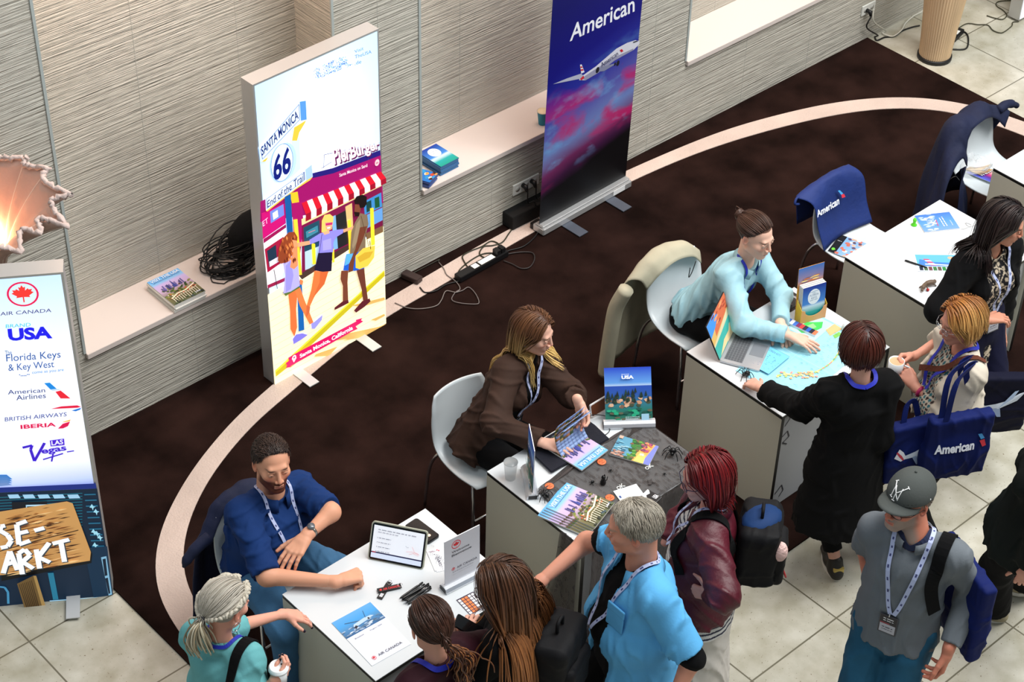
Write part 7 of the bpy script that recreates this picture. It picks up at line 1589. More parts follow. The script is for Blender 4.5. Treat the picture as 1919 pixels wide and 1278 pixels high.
        for i in range(st):
            if style == 'back': w_ = min(1, .25+i*.08); tv = tail-p; tv /= np.linalg.norm(tv, axis=1, keepdims=True)+1e-9; v = v*(1-w_)+tv*w_
            else: v = v*(1-grav)+down*grav+r.normal(0, .016*spread, (n, 3))+(np.stack([-p[:, 0]*8, -(p[:, 1]+.03)*8, 0*p[:, 0]], 1)*inward*(p[:, 2:3] < -.02) if inward else 0)
            q = p-cc; nn = q/rad**2; nn /= np.linalg.norm(nn, axis=1, keepdims=True); near = (np.sqrt(((q/rad)**2).sum(1)) < lay*1.12)[:, None]
            vt = v-nn*(v*nn).sum(1, keepdims=True)*near*np.where((v*nn).sum(1, keepdims=True) < 0, 1, .7); v = vt/(np.linalg.norm(vt, axis=1, keepdims=True)+1e-9)
            p = p+v*seg[:, None]; q = p-cc; e = np.sqrt(((q/rad)**2).sum(1)); ins = e < lay; p = np.where(ins[:, None], cc+q/e[:, None]*lay[:, None], p)
            # hair keeps off the face
            if style != 'short': fm = (p[:, 1] > .045) & (p[:, 2] < .055) & (np.abs(p[:, 0]) < .066); p[fm, 0] = np.where(p[fm, 0] > 0, .066, -.066); p[fm, 1] -= .004
            if tuck is not None: tm = (p[:, 2] < .035) & (p[:, 2] > -.13) & (p[:, 1] > tuck) & (p[:, 1] > -.02); p[tm, 1] = np.maximum(tuck, p[tm, 1]-.012)
            if collide and i > 2:
                W = c+(p*k)@R.T; d = prims_dist(s.garm, W, .03); off = .008+.02*(lay-1.04)/.11; b = d < off
                if b.any():
                    Wb = W[b]; db = d[b]; g = np.stack([prims_dist(s.garm, Wb+np.eye(3)[j]*.004, .03)-db for j in range(3)], 1); g /= np.linalg.norm(g, axis=1, keepdims=True)+1e-9; Wb = Wb+g*np.minimum(.03, off[b]-db)[:, None]; p[b] = ((Wb-c)@R)/k
                    gl = g@R; vb = v[b]; v[b] = vb-gl*np.minimum(0, (vb*gl).sum(1, keepdims=True))
            if style == 'back':
                done = np.linalg.norm(p-tail, axis=1) < .02; p[done] = tail+(p[done]-tail)*.5
            path.append(p.copy())
        path = np.array(path); W = c+(path*k)@R.T; st1 = len(path)
        tcol = [np.array(lin(q)) for q in cols]; tipc = [np.array(lin(q)) for q in (tip or cols)]; a1 = r.random(n)*.6+.4*(.5+.5*np.sin(U[:, 0]*9+U[:, 1]*7)); a2 = a1*.5+.5*r.random(n)
        root_c = tcol[0][None]*(1-a1[:, None])+tcol[-1][None]*a1[:, None]; tip_c = tipc[0][None]*(1-a2[:, None])+tipc[-1][None]*a2[:, None]
        VV = np.zeros((n, st1, 4, 3)); CC = np.zeros((n, st1, 4, 3)); ctr = c+R@(cc*k)
        for i in range(st1):
            t = W[min(i+1, st1-1)]-W[max(i-1, 0)]; t /= np.linalg.norm(t, axis=1, keepdims=True)+1e-9; o = W[i]-ctr; b = np.cross(t, o); b /= np.linalg.norm(b, axis=1, keepdims=True)+1e-9; nn = np.cross(b, t)
            f = i/(st1-1); wd = width*(.75+.5*np.sin(min(1, f*1.3+.2)*math.pi*.75))*(1-f**5*.8)*(1 if i else .4); th = .0009
            VV[:, i, 0] = W[i]-b*wd/2; VV[:, i, 1] = W[i]+nn*th; VV[:, i, 2] = W[i]+b*wd/2; VV[:, i, 3] = W[i]-nn*th
            g = np.clip((f-.25)/.6, 0, 1); CC[:, i, :] = (root_c*(1-g)+tip_c*g)[:, None]
        ids = np.arange(n*st1*4).reshape(n, st1, 4); Fq = np.concatenate([np.stack([ids[:, :-1, j], ids[:, :-1, (j+1) % 4], ids[:, 1:, (j+1) % 4], ids[:, 1:, j]], -1).reshape(-1, 4) for j in range(4)])
        so = link('hair_strands', np_mesh('hair_strands', VV.reshape(-1, 3), Fq, CC.reshape(-1, 3)), m, s.root); so.parent = hair_o; so['kind'] = 'stuff'
        return hair_o
M_sole = mat('sole_white', (210, 206, 196), .6)
def fabric(name, rgb, rough=.85, sc=55, st=.3, var=.08): return mat(name, rgb, rough, bump=(sc, st*.3), var=(9, var), spec=.25)
def collar(s, m, w=.045, rise=.03, gap=.3, off=.02, name='collar', r=.062):
    """folded shirt collar around the neck, open at the front"""
    vs = []; fs = []; n = 28; k = s.k
    for i in range(n+1):
        a = math.pi/2+gap+(2*math.pi-2*gap)*i/n; d = s.rs*math.cos(a)+s.fs*math.sin(a); c = s.neck+s.fs*.012; f = max(0, math.sin(a)); e = c+d*(r*k+off)+s.spine*(rise*(1-f*.8)); 
        vs += [e, e+d*.008+s.spine*.004, e+d*(w*.62)-s.spine*(w*(.75+.6*f)), e+d*(w*.50)-s.spine*(w*(.8+.6*f))]
    for i in range(n):
        for j in range(3): fs.append((i*4+j, i*4+j+1, (i+1)*4+j+1, (i+1)*4+j))
    o = MB().add(vs, fs, smooth=True).build(name, m, s.root); o.modifiers.new('s', 'SOLIDIFY').thickness = .004; return o
# ================================================================ the cast
LAN_B = mat('lanyard_blue', (28, 40, 170), .6); LAN_W = mat('lanyard_pale', (176, 186, 222), .6)
DEN = fabric('denim', (62, 104, 140), .85, 120, .4, .15); BLK = fabric('cloth_black_soft', (6, 6, 8), .95); LTH = mat('shoe_black', (20, 20, 22), .5)
def opened(pp, inner, w0=.04, w1=.09, slope=.16, cx=0., zc=0.):
    def f(P, d):
        out = np.full(d.shape, -1., 'f'); q = P-pp.neck; x = q@pp.rs-cx; y = q@pp.fs; z = -(q@pp.spine); w = np.clip(w0+z*slope, 0, w1); wd = np.maximum(np.abs(x)-w, -y+.0); m = wd < .03
        if m.any(): out[m] = -np.maximum(wd[m], -(prims_dist(inner, P[m])+.004))
        return out
    return f
ONLY = ''
def want(k): return not ONLY or k in ONLY
def watch(p, sd, m_band, m_face=None, t=.06, r=.031, w=.014):
    a = p.wr[sd]; d = nrm(p.el[sd]-p.wr[sd]); c = a+d*t*.5; o = MB().tube([c-d*w/2, c+d*w/2], r*p.k, 20).build('wristband', m_band, p.root)
    if m_face: n = p.hands[sd][1]*-1 if sd in p.hands else p.up; MB().tube([c+n*(r-.004), c+n*(r+.009)], .018, 18).build('watch_face', m_face, o)
if want('a'):   # bearded man
    p = Person('seated bearded man in a dark blue shirt leaning on the first counter', PX(510, 868, 1.17), 1.84, True, yaw=-88, hyaw=-108, hpitch=-4, hroll=3, skin=(216, 156, 126), pel=(3.70, 5.68, .57), floor=.014, fat=.035, beard=(92, 46, 30), beard_a=1, brow=(60, 40, 30), scalp=(58, 42, 36), down=1, hs=1.02, hairline=.64)
    p.fix(1, PX(500, 1080, .80), PX(632, 1090, .80)).fix(-1, PX(620, 960, .92), PX(576, 1002, .90));
    p.sit(kneez=.56, out=.16); p.hand(1, PX(680, 1075, TZ+.05)-p.wr[1], -p.rs*.8+p.up*-.1+p.fs*.3, curl=((1.45, 1.7, 1.1),)*4, thumb=.3, thumb_in=.55)
    p.hand(-1, PX(533, 1058, .855)-p.wr[-1], (.1, .1, -1), curl=(.25, .28, .3, .32), thumb=.3, spread=.05)
    p.body(); NAVY = fabric('shirt_navy', (14, 46, 98), .85)
    p.top('shirt', NAVY, off=.016, sleeve={1: .96, -1: .93}, hem=-.05, wr=.008, seed=3, neck_cut=True); collar(p, NAVY, off=.004, rise=.02)
    p.pants('jeans', DEN, off=.012, wr=.005, seed=4); p.shoes(LTH)
    p.hair([(38, 26, 22), (64, 46, 38)], n=1300, length=.022, style='short', thick=.006, seed=1, width=.0045, steps=4, collide=False)
    p.lanyard(LAN_W, drop=.30, label='pale lettered lanyard'); watch(p, -1, mat('steel', (170, 168, 160), .3, metal=.9), mat('watch_dial', (120, 124, 130), .2, metal=.5))
if want('b'):   # blonde
    p = Person('seated blonde woman in a dark brown blazer leafing through a travel magazine', PX(1000, 622, 1.20), 1.70, False, yaw=-78, hyaw=-66, hpitch=12, skin=(228, 178, 156), pel=(5.12, 5.66, .56), floor=.014, brow=(110, 76, 50), down=1, lip=(196, 96, 92))
    p.arm(1, PX(1012, 828, .81), hint=p.rs*1-p.up*.8).arm(-1, PX(1082, 748, .97), hint=-p.rs*.9-p.up*.8)
    p.sit(kneez=.55, out=.05); p.hand(1, PX(1065, 842, .80)-p.wr[1], (.0, .1, -1), curl=(.2, .22, .25, .3), thumb=.4).hand(-1, PX(1098, 792, .85)-p.wr[-1], (-.6, -.5, -.5), curl=(.7, .8, .9, 1.), thumb=.2, thumb_in=.5)
    p.body(); BL = fabric('blazer_brown', (58, 40, 32), .8)
    p.top('top', BLK, off=.012, sleeve=0, wr=.003); inner = list(p.garm)
    p.top('blazer', BL, off=.026, sleeve=1.96, hem=-.10, flare=.01, wr=.010, seed=11, cut=opened(p, inner), neck_cut=.012)
    p.pants('trousers', BLK, off=.012); p.shoes(LTH)
    p.hair([(74, 44, 28), (116, 76, 46)], tip=[(214, 172, 100), (244, 214, 140)], n=700, length=.50, part=.004, seed=2, thick=.012, back=.6, grav=.25, tuck=-.01)
    p.lanyard(LAN_W, drop=.30, label='pale lettered lanyard')
    MB().ball(p.H+p.HR@np.array([.078, -.006, -.038])*p.hs, .006).build('earring', M_chrome, p.root)
if want('c'):   # pale blue blouse
    p = Person('seated woman in a pale blue blouse pointing at the map beside the laptop', PX(1417, 442, 1.22), 1.70, False, yaw=-80, hyaw=-88, hpitch=10, skin=(232, 186, 164), pel=(6.74, 5.66, .56), floor=.014, brow=(90, 60, 44), lip=(190, 80, 84), scalp=(80, 50, 34))
    p.arm(1, PX(1478, 628, .83), hint=p.rs*1-p.up*.9).arm(-1, PX(1462, 606, .82), hint=-p.rs*1-p.up*.6)
    p.sit(kneez=.55, out=.05); p.hand(1, PX(1535, 652, .785)-p.wr[1], (.0, .0, -1), curl=(.12, .14, .18, .22), thumb=.6, spread=.09).hand(-1, PX(1478, 642, .78)-p.wr[-1], (0, 0, -1), curl=(.5, .5, .5, .5))
    p.body(); SB = fabric('blouse_blue', (158, 200, 212), .55)
    p.top('blouse', SB, off=.017, sleeve=1.94, hem=-.02, wr=.008, seed=21, neck_cut=True, h=.007); collar(p, SB, off=.003, rise=.03, gap=.45)
    p.pants('trousers', BLK, off=.012); p.shoes(LTH)
    p.hair([(50, 30, 22), (82, 52, 38)], n=620, style='back', ends=(0, -.115, .045), length=.20, thick=.008, seed=5, width=.006, collide=False)
    b = MB(); c = p.H+p.HR@np.array([0, -.125, .05])*p.hs; 
    for i in range(16): a_ = i*.9; b.tube(catmull([c+p.HR@np.array([.026*math.cos(a_+t_*5)*(1-.3*t_), -.018*math.sin(3*t_+i), .026*math.sin(a_+t_*5)])*p.hs for t_ in (0, .25, .5, .75, 1)], 4), .008, 6)
    b.ball(c, .026).build('hair_bun', mat('hair_brown_bun', (62, 38, 28), .4), p.root)
    p.lanyard(LAN_B, drop=.32, label='bright blue lanyard')

TOTE_M = mat('tote_navy_dark', (12, 26, 84), .75, bump=(40, .1), var=(8, .12), spec=.2)
def tote(name, label, c, yaw, size=(.19, .05, .20), handle=None, m=None, art=None, tilt=0, group=None, cat='bag', wr=.006, seed=1):
    """cloth shopping bag; handle: list of world points; art(a, w, h) draws on the face that looks along yaw"""
    c = np.array(c, float); R = rotm(yaw)@np.array(Matrix.Rotation(math.radians(tilt), 3, 'Y')); t = empty(name, [c[0], c[1], max(0, c[2]-size[2])], label, cat, group)
    Rb = np.stack([R[:, 0], R[:, 1], R[:, 2]], 1); ps = [rbox3(c, (size[0]-.02, size[1]*.35, size[2]-.02), Rb, .02), elli(c-R[:, 2]*size[2]*.3, (size[0]*.95, size[1]*1.1, size[2]*.62), Rb)]
    lo, hi = bounds(ps, .03); F = Field(lo, hi, .008)
    for q in ps: F.put(q, .05)
    F.d += wrinkle(F.full(), seed, 1., wr).astype('f'); V, Q = F.mesh(); link('bag_body', np_mesh('bag_body', V, Q), m or TOTE_M, t)
    for k, hp in enumerate(handle or []):
        P = catmull(hp, 8); vs = []; 
        for i, q in enumerate(P):
            d = nrm(P[min(i+1, len(P)-1)]-P[max(0, i-1)]); b = nrm(np.cross(d, R[:, 1])); b = R[:, 1] if np.linalg.norm(b) < .1 else b; n = np.cross(b, d); w = .016
            vs += [q-b*w-n*.002, q+b*w-n*.002, q+b*w+n*.002, q-b*w+n*.002]
        MB().add(vs, [(i*4+j, i*4+(j+1) % 4, (i+1)*4+(j+1) % 4, (i+1)*4+j) for i in range(len(P)-1) for j in range(4)]).build('handle', m or TOTE_M, t)
    if art:
        F2 = Frame(c-(-R[:, 0])*size[0]*0-R[:, 2]*size[2]+R[:, 1]*(size[1]+.012)+R[:, 0]*size[0], -R[:, 0], R[:, 2]); a = Art(); art(a, size[0]*2, size[2]*2)
        mb = a.build('logo', F2, t, base=.0, rough=.8)
        co = np.empty(len(mb.data.vertices)*3, 'f'); mb.data.vertices.foreach_get('co', co); co = co.reshape(-1, 3).astype(float)+np.array(t.location[:]); Wp = co.copy()
        # settle the print on the cloth
        s_ = np.full(len(Wp), .03); d = prims_dist(ps, Wp, .05)
        for _ in range(8): Wp = Wp-R[:, 1][None]*(np.clip(prims_dist(ps, Wp, .05), -.05, .05)-.0055)[:, None]
        co = (Wp-np.array(t.location[:])).astype('f'); mb.data.vertices.foreach_set('co', co.ravel()); mb.data.update()
    return t
def art_american(a, w, h):
    a.text('American', w*.10, h*.50, w*.62, h*.14, (230, 234, 244), bold=.04); a.poly([(w*.76, h*.72), (w*.82, h*.72), (w*.88, h*.64), (w*.82, h*.63)], (70, 150, 210)); a.poly([(w*.80, h*.615), (w*.88, h*.62), (w*.92, h*.52), (w*.86, h*.51)], (206, 44, 60))
def art_plane(a, w, h):
    a.poly([(w*.08, h*.52), (w*.16, h*.66), (w*.24, h*.60), (w*.3, h*.5), (w*.2, h*.46)], (224, 226, 236))
    for k in range(4): a.poly([(w*(.11+.025*k), h*(.60-.02*k)), (w*(.13+.025*k), h*(.62-.02*k)), (w*(.2+.02*k), h*(.54-.02*k)), (w*(.18+.02*k), h*(.52-.02*k))], (190, 50, 70))
    a.poly([(w*.2, h*.48), (w*.5, h*.50), (w*.78, h*.62), (w*.9, h*.78), (w*.8, h*.74), (w*.6, h*.62), (w*.45, h*.58), (w*.26, h*.54)], (206, 216, 232)); a.poly([(w*.5, h*.52), (w*.72, h*.78), (w*.78, h*.8), (w*.66, h*.58)], (170, 190, 220)); a.poly([(w*.4, h*.5), (w*.5, h*.36), (w*.56, h*.36), (w*.52, h*.52)], (150, 170, 205))
def backpack(label, c, yaw, size=(.15, .09, .22), m=None, extra=None, seed=2):
    c = np.array(c, float); R = rotm(yaw); t = empty('backpack', [c[0], c[1], c[2]-size[2]], label, 'bag'); m = m or fabric('backpack_black', (13, 13, 16), .7)
    ps = [rbox3(c, (size[0]-.04, size[1]*.5, size[2]-.05), R, .045)]; lo, hi = bounds(ps, .03); F = Field(lo, hi, .008)
    for q in ps: F.put(q, .03)
    F.d += wrinkle(F.full(), seed, 1., .007).astype('f'); V, Q = F.mesh(); link('main_pouch', np_mesh('main_pouch', V, Q), m, t)
    ps = [rbox3(c-R[:, 1]*size[1]*.9-R[:, 2]*.06, (size[0]*.6, .012, size[2]*.4), R, .03)]; lo, hi = bounds(ps, .03); F = Field(lo, hi, .008); F.put(ps[0], .02); F.d += wrinkle(F.full(), seed+1, 1., .004).astype('f'); V, Q = F.mesh(); link('front_pocket', np_mesh('front_pocket', V, Q), m, t)
    MB().tube(catmull([c+R[:, 0]*.03+R[:, 2]*size[2], c+R[:, 0]*.025+R[:, 2]*(size[2]+.05), c-R[:, 0]*.025+R[:, 2]*(size[2]+.05), c-R[:, 0]*.03+R[:, 2]*size[2]], 5), .008, 8).build('grab_loop', m, t)
    if extra: extra(t, c, R)
    return t
def strap_over(p, side, m, name='shoulder_strap', w=.045, front=-.30, backz=-.30, x=.115, off=.006):
    p.ribbon(name, m, [p.to_world(side*(x-.02), -.15, backz), p.to_world(side*x, -.13, -.14), p.to_world(side*x, -.06, .01), p.to_world(side*x, .02, .02), p.to_world(side*x, .10, -.08), p.to_world(side*(x+.01), .13, -.18), p.to_world(side*(x+.04), .09, front)], w, off, th=.006)
DARKNAIL = (26, 22, 40)
if want('d'):   # teal top
    p = Person('woman in a teal top with a grey braided ponytail holding a takeaway coffee', PX(424, 1135, 1.38), 1.60, False, yaw=20, hyaw=8, hpitch=16, arm=1.22, skin=(222, 160, 138), fat=.035, scalp=(190, 170, 160), brow=(120, 110, 100))
    p.arm(-1, PX(562, 1143, .82), hint=p.rs*-.6-p.up*.7).arm(1, PX(505, 1285, .93), hint=-p.up-p.fs*.4+p.rs*.2); p.stand()
    p.hand(-1, PX(606, 1160, .775)-p.wr[-1], (.1, 0, -1), curl=(.25, .3, .3, .35), thumb=.3, nail=DARKNAIL, spread=.05).hand(1, PX(528, 1264, .97)-p.wr[1], p.fs*.2-p.rs, curl=((.5, .8, .6),)*4, thumb=.3, thumb_in=.5, nail=DARKNAIL)
    TEAL = fabric('knit_teal', (104, 172, 176), .9, 90); p.body(); p.top('shirt', TEAL, off=.020, sleeve={1: 1.3, -1: .95}, hem=-.10, flare=.01, wr=.005, seed=31); collar(p, TEAL, off=.004, rise=.02); p.pants('trousers', BLK, off=.012, h=.012); p.shoes(LTH)
    GH = [(150, 140, 124), (206, 200, 188)]; p.hair(GH, n=700, style='back', ends=(0, -.125, -.01), length=.21, thick=.011, seed=8, width=.0055, collide=False)
    e0 = p.H+p.HR@np.array([0, -.130, -.012])*p.hs; tl_ = MB(); dn = [e0, e0-p.HR[:, 1]*.035-p.up*.03, e0-p.HR[:, 1]*.04-p.up*.10, e0-p.HR[:, 1]*.02-p.up*.17-p.rs*-.0]
    for i in range(60):
        o_ = np.array([RNG.normal(0, .013), RNG.normal(0, .013), RNG.normal(0, .008)]); cpts = catmull([q+o_*(k*.9+.15)*(1.2 if k < 3 else .8) for k, q in enumerate(dn)], 5); tl_.tube(cpts, [.0035]*len(cpts), 5, color=lin([(186, 176, 150), (216, 208, 186), (150, 136, 110)][i % 3]))
    pt_ = tl_.build('ponytail', mat('hair_strands', (90, 60, 40), vc='Col'), p.root); MB().tube([e0+p.HR[:, 1]*.004, e0-p.HR[:, 1]*.012], .021, 16).build('hair_tie', M_black, pt_)
    for sx in (1, -1):
        br_ = MB(); arc = catmull([p.H+p.HR@(np.array(q)*[sx, 1, 1])*p.hs for q in ((.02, .075, .095), (.06, .045, .095), (.086, -.01, .07), (.080, -.075, .035), (.045, -.115, .01), (.01, -.128, -.005))], 8)
        for ph in (0, 2.09, 4.19): br_.tube([q+np.array([.008*math.cos(i*.75+ph), .008*math.sin(i*.75+ph), .006*math.sin(i*1.5+ph)]) for i, q in enumerate(arc)], .008, 7)
        br_.build('braid', mat('braid_grey', (196, 188, 172), .5, bump=(60, .5, (1, 1, 4))), p.root)
    p.lanyard(LAN_B, drop=.34, label='bright blue lanyard', badge=False); MB().tube([p.H+p.HR@np.array([.080, -.012, -.055])*p.hs+p.HR@np.array([0, .022*math.cos(a_), .022*math.sin(a_)]) for a_ in np.linspace(0, 6.28, 22)[:-1]], .0018, 6, closed=True).build('hoop_earring', M_chrome, p.root)
    for k in range(3): p.ribbon('necklace', mat('silver_blue', (120, 150, 190), .3, metal=.6), [p.to_world(.06, .08, -.02-.0*k), p.to_world(.05, .12, -.10-.03*k), p.to_world(0, .14, -.15-.035*k), p.to_world(-.05, .12, -.10-.03*k), p.to_world(-.06, .08, -.02)], .004, .006)
    strap_over(p, 1, BLK)
    g = PX(522, 1256, .98); t = empty('coffee_cup', g-[0, 0, .10], 'white takeaway coffee cup with a white lid held by the woman in teal', 'cup'); MW = mat('cup_white', (226, 228, 230), .4); MB().lathe([(.03, -.1), (.042, .012)], g).build('cup_body', MW, t); MB().lathe([(.045, .010), (.0455, .016), (.042, .018), (.040, .028), (.034, .030), (.033, .026), (0, .026)], g, 28).build('lid', mat('lid_white', (236, 238, 240), .3), t); MB().box(g+[.014, -.004, .0262], g+[.022, .004, .0268]).build('sip_hole', M_black, t)
if want('e'):   # dark girl with ponytail
    p = Person('girl with a dark brown low ponytail and maroon jacket', PX(806, 1172, 1.50), 1.62, False, yaw=95, hyaw=72, hpitch=24, skin=(216, 160, 138), brow=(50, 34, 26))
    p.arm(-1, p.sh[-1]+p.fs*.25-p.up*.32, hint=-p.rs-p.up).arm(1, PX(852, 1215, 1.06), hint=p.rs-p.up*.6); p.stand(); p.hand(1, PX(858, 1172, 1.08)-p.wr[1], p.fs*-.2-p.rs, curl=(.7, .8, .8, .8), thumb=.3, thumb_in=.3, nail=DARKNAIL)
    p.body(); MR = fabric('jacket_maroon', (46, 12, 24), .7); p.top('jacket', MR, off=.026, sleeve=1.95, wr=.005, seed=41); p.pants('trousers', BLK, off=.012, h=.012); p.shoes(LTH)
    HC = [(38, 22, 16), (74, 42, 28)]; p.hair(HC, n=640, style='back', ends=(.02, -.105, -.045), length=.22, thick=.009, seed=9, width=.006, collide=False)
    e0 = p.H+p.HR@np.array([.02, -.110, -.05])*p.hs; tl_ = MB(); dn = [e0, e0+p.rs*.03-p.fs*.03-p.up*.05, e0+p.rs*.06-p.fs*.035-p.up*.12, e0+p.rs*.07-p.fs*.03-p.up*.22]
    for i in range(70):
        o_ = np.array([RNG.normal(0, .014), RNG.normal(0, .014), RNG.normal(0, .01)]); cpts = catmull([q+o_*(k*.8+.2) for k, q in enumerate(dn)], 7); cpts = [q+np.array([.007*math.sin(j*.8+i), .007*math.cos(j*.8+i), 0])*min(1, j/6) for j, q in enumerate(cpts)]; tl_.tube(cpts, .003, 5, color=lin([(96, 58, 34), (58, 32, 22), (140, 88, 50)][i % 3]))
    tl_.build('ponytail', mat('hair_strands', (90, 60, 40), vc='Col'), p.root); p.lanyard(LAN_B, drop=.3, w=.024, label='bright blue lanyard', badge=False)
if want('f'):   # long brown hair
    p = Person('woman in black with very long auburn brown hair and glasses', PX(938, 1098, 1.52), 1.66, False, yaw=115, hyaw=122, hpitch=22, skin=(218, 166, 146), brow=(80, 50, 36))
    p.arm(-1, PX(868, 1200, 1.04), hint=-p.rs-p.up).arm(1, p.sh[1]+p.fs*.28-p.up*.36-p.rs*.1, hint=p.rs-p.up*.6); p.stand(); p.hand(-1, PX(882, 1140, 1.08)-p.wr[-1], p.rs*.6+p.fs*.1-p.up*.3, curl=(.4, .5, .5, .6), thumb=.4, nail=DARKNAIL)
    p.body(); p.top('jacket', BLK, off=.024, sleeve=1.9, wr=.005, seed=51); p.pants('trousers', BLK, off=.012, h=.012); p.shoes(LTH)
    p.hair([(52, 30, 18), (92, 56, 32)], tip=[(110, 66, 34), (168, 108, 58)], n=900, length=.66, seed=12, thick=.016, back=.7, grav=.22, part=0., width=.010, tuck=-.02)
    p.glasses(mat('frame_purple', (70, 30, 60), .3))
    backpack('black backpack carried by the woman with very long auburn hair', p.to_world(.08, -.19, -.26), 115, (.14, .08, .20), seed=5)
    PH = PX(880, 1178, 1.12); t = empty('phone', PH, 'dark phone held by the woman with long auburn hair', 'phone'); MB().rbox((-.036, -.075, 0), (.036, .075, .009), .01, M=Matrix.Translation(PH.tolist())@Matrix.Rotation(.6, 4, 'Z')@Matrix.Rotation(.5, 4, 'X')).build('body', mat('phone_gloss', (12, 12, 14), .12), t)
if want('g'):   # light blue shirt man
    p = Person('man with short grey hair in an open light blue shirt over black', PX(1188, 988, 1.68), 1.84, True, yaw=158, hyaw=132, hpitch=8, skin=(212, 148, 124), fat=.035, scalp=(170, 150, 136), brow=(150, 140, 126), hs=1.04)
    p.arm(1, PX(1010, 1092, 1.12), hint=p.rs*.8-p.up*.6).fix(-1, PX(1296, 1235, 1.16), PX(1262, 1312, .98)); p.stand(); p.hand(1, nrm(p.wr[1]-p.el[1]), (0, 0, -1), curl=(.5,)*4).hand(-1, p.fs-p.up*.6, p.rs, curl=(.6,)*4)
    p.body(); p.top('tee', BLK, off=.012, sleeve={1: .55, -1: 1.02}, wr=.003); inner = list(p.garm)
    LB = fabric('shirt_sky_blue', (92, 170, 222), .8, 110, .3, .06); p.top('shirt', LB, off=.026, sleeve={1: .32, -1: .88}, hem=-.16, flare=.012, wr=.009, seed=61, cut=opened(p, inner, .05, .12, .10, cx=.01), neck_cut=.02); collar(p, LB, w=.06, off=.014, rise=.02, gap=.5)
    p.pants('trousers', BLK, off=.014, h=.012); p.shoes(LTH)
    p.hair([(112, 102, 90), (186, 178, 164)], tip=[(132, 122, 108), (184, 176, 160)], n=1500, length=.034, style='short', side=-.9, thick=.009, seed=14, width=.0042, steps=5, collide=False)
    p.lanyard(LAN_W, drop=.36, label='pale lettered lanyard', badge=True)
    pk = [rbox3(p.to_world(-.085, .165+.03, -.20), (.045, .002, .05), np.stack([p.rs, p.fs, p.spine], 1), .006)]
    q, n_ = project(p.garm, np.array([p.to_world(-.105, .16, -.20)]), .008); R_ = np.stack([nrm(np.cross(n_[0], [0, 0, 1.])), n_[0], nrm(np.cross(np.cross(n_[0], [0, 0, 1.]), n_[0]))], 1); q = q[0]
    for nm, hz, hh, th_ in (('chest_pocket', 0, .058, .003), ('pocket_flap', .046, .018, .004)):
        F = Field(q-.1, q+.1, .004); F.put(rbox3(q+R_[:, 2]*hz, (.048, .001, hh), R_, th_), .01); V, Q = F.mesh(); link(nm, np_mesh(nm, V, Q), LB, p.root)
if want('h'):   # red hair
    p = Person('woman with dark red hair and glasses in a burgundy leather jacket', PX(1322, 892, 1.55), 1.70, False, yaw=128, hyaw=150, hpitch=12, skin=(216, 154, 138), fat=.02, brow=(80, 40, 36), lip=(170, 50, 60), hs=1.02)
    p.arm(-1, PX(1338, 1118, 1.02), hint=-p.rs*.8-p.up*.8-p.fs*.4).arm(1, p.sh[1]+p.fs*.2-p.up*.38, hint=p.rs-p.up*.6); p.stand(); p.hand(-1, p.fs-p.up*.1+p.rs*.3, p.rs, curl=(.6,)*4)
    p.body()
    def stripes(V):
        z = (V-p.neck)@p.spine; f = (np.sin(z*230) > .55); return np.where(f[:, None], np.array(lin((34, 34, 60)))[None], np.array(lin((222, 220, 216)))[None])
    p.top('striped_top', mat('knit_stripes', (220, 220, 216), .85, vc='Col'), off=.014, sleeve=0, hem=-.17, flare=.02, wr=.003, h=.0055, colfn=stripes); inner = list(p.garm)
    BG = mat('leather_burgundy', (78, 14, 30), .46, bump=(40, .35), var=(5, .2)); p.top('leather_jacket', BG, off=.028, sleeve=1.93, hem=-.08, flare=.014, wr=.009, seed=71, cut=opened(p, inner, .055, .10, .12), neck_cut=.02); collar(p, BG, w=.05, off=.016, rise=.02, gap=.6)
    SK = fabric('skirt_white', (214, 208, 200), .8); p.garment('skirt', SK, [cone(p.pel-p.up*.05, [p.pel[0], p.pel[1], .16], .13*p.k, .19*p.k, p.rt, 1.3, (0, 1)), cone(p.pel-p.up*.06, p.pel+p.up*.08, .13*p.k, .12*p.k, p.rt, 1.4)], h=.010, wr=.009, seed=72, wsc=.8); p.shoes(LTH)
    p.hair([(74, 8, 12), (128, 18, 24)], n=900, length=.26, seed=16, thick=.018, back=.35, grav=.2, part=.01, width=.009, inward=.12)
    p.glasses(mat('frame_navy', (30, 24, 60), .3), rim=.002, rx=.024, rz=.021); p.lanyard(LAN_W, drop=.30, label='pale lettered lanyard', badge=False)
    b_ = p.to_world(.05, -.23, -.24)
    def pom(t, c, R):
        q = c-R[:, 1]*.10-R[:, 0]*.10+R[:, 2]*.06; MB().ball(q, (.035, .035, .055), 16).build('pompom', mat('pompom_pink', (226, 190, 184), 1, bump=(90, 1.)), t); MB().tube(catmull([q+[0, 0, -.06], q+[.03, .0, -.12], q+[.06, -.01, -.2]], 4), .005, 6).build('red_zip', mat('zip_red', (190, 30, 46), .5), t); MB().ball(c+R[:, 2]*.15, (.11, .08, .04), 14).build('lid', fabric('bag_blue_dark', (18, 50, 96), .7), t)
    backpack('black and blue backpack with a pink pompom on the back of the red-haired woman', b_, 128, (.14, .10, .175), extra=pom, seed=7); strap_over(p, 1, BLK); strap_over(p, -1, BLK, backz=-.2)
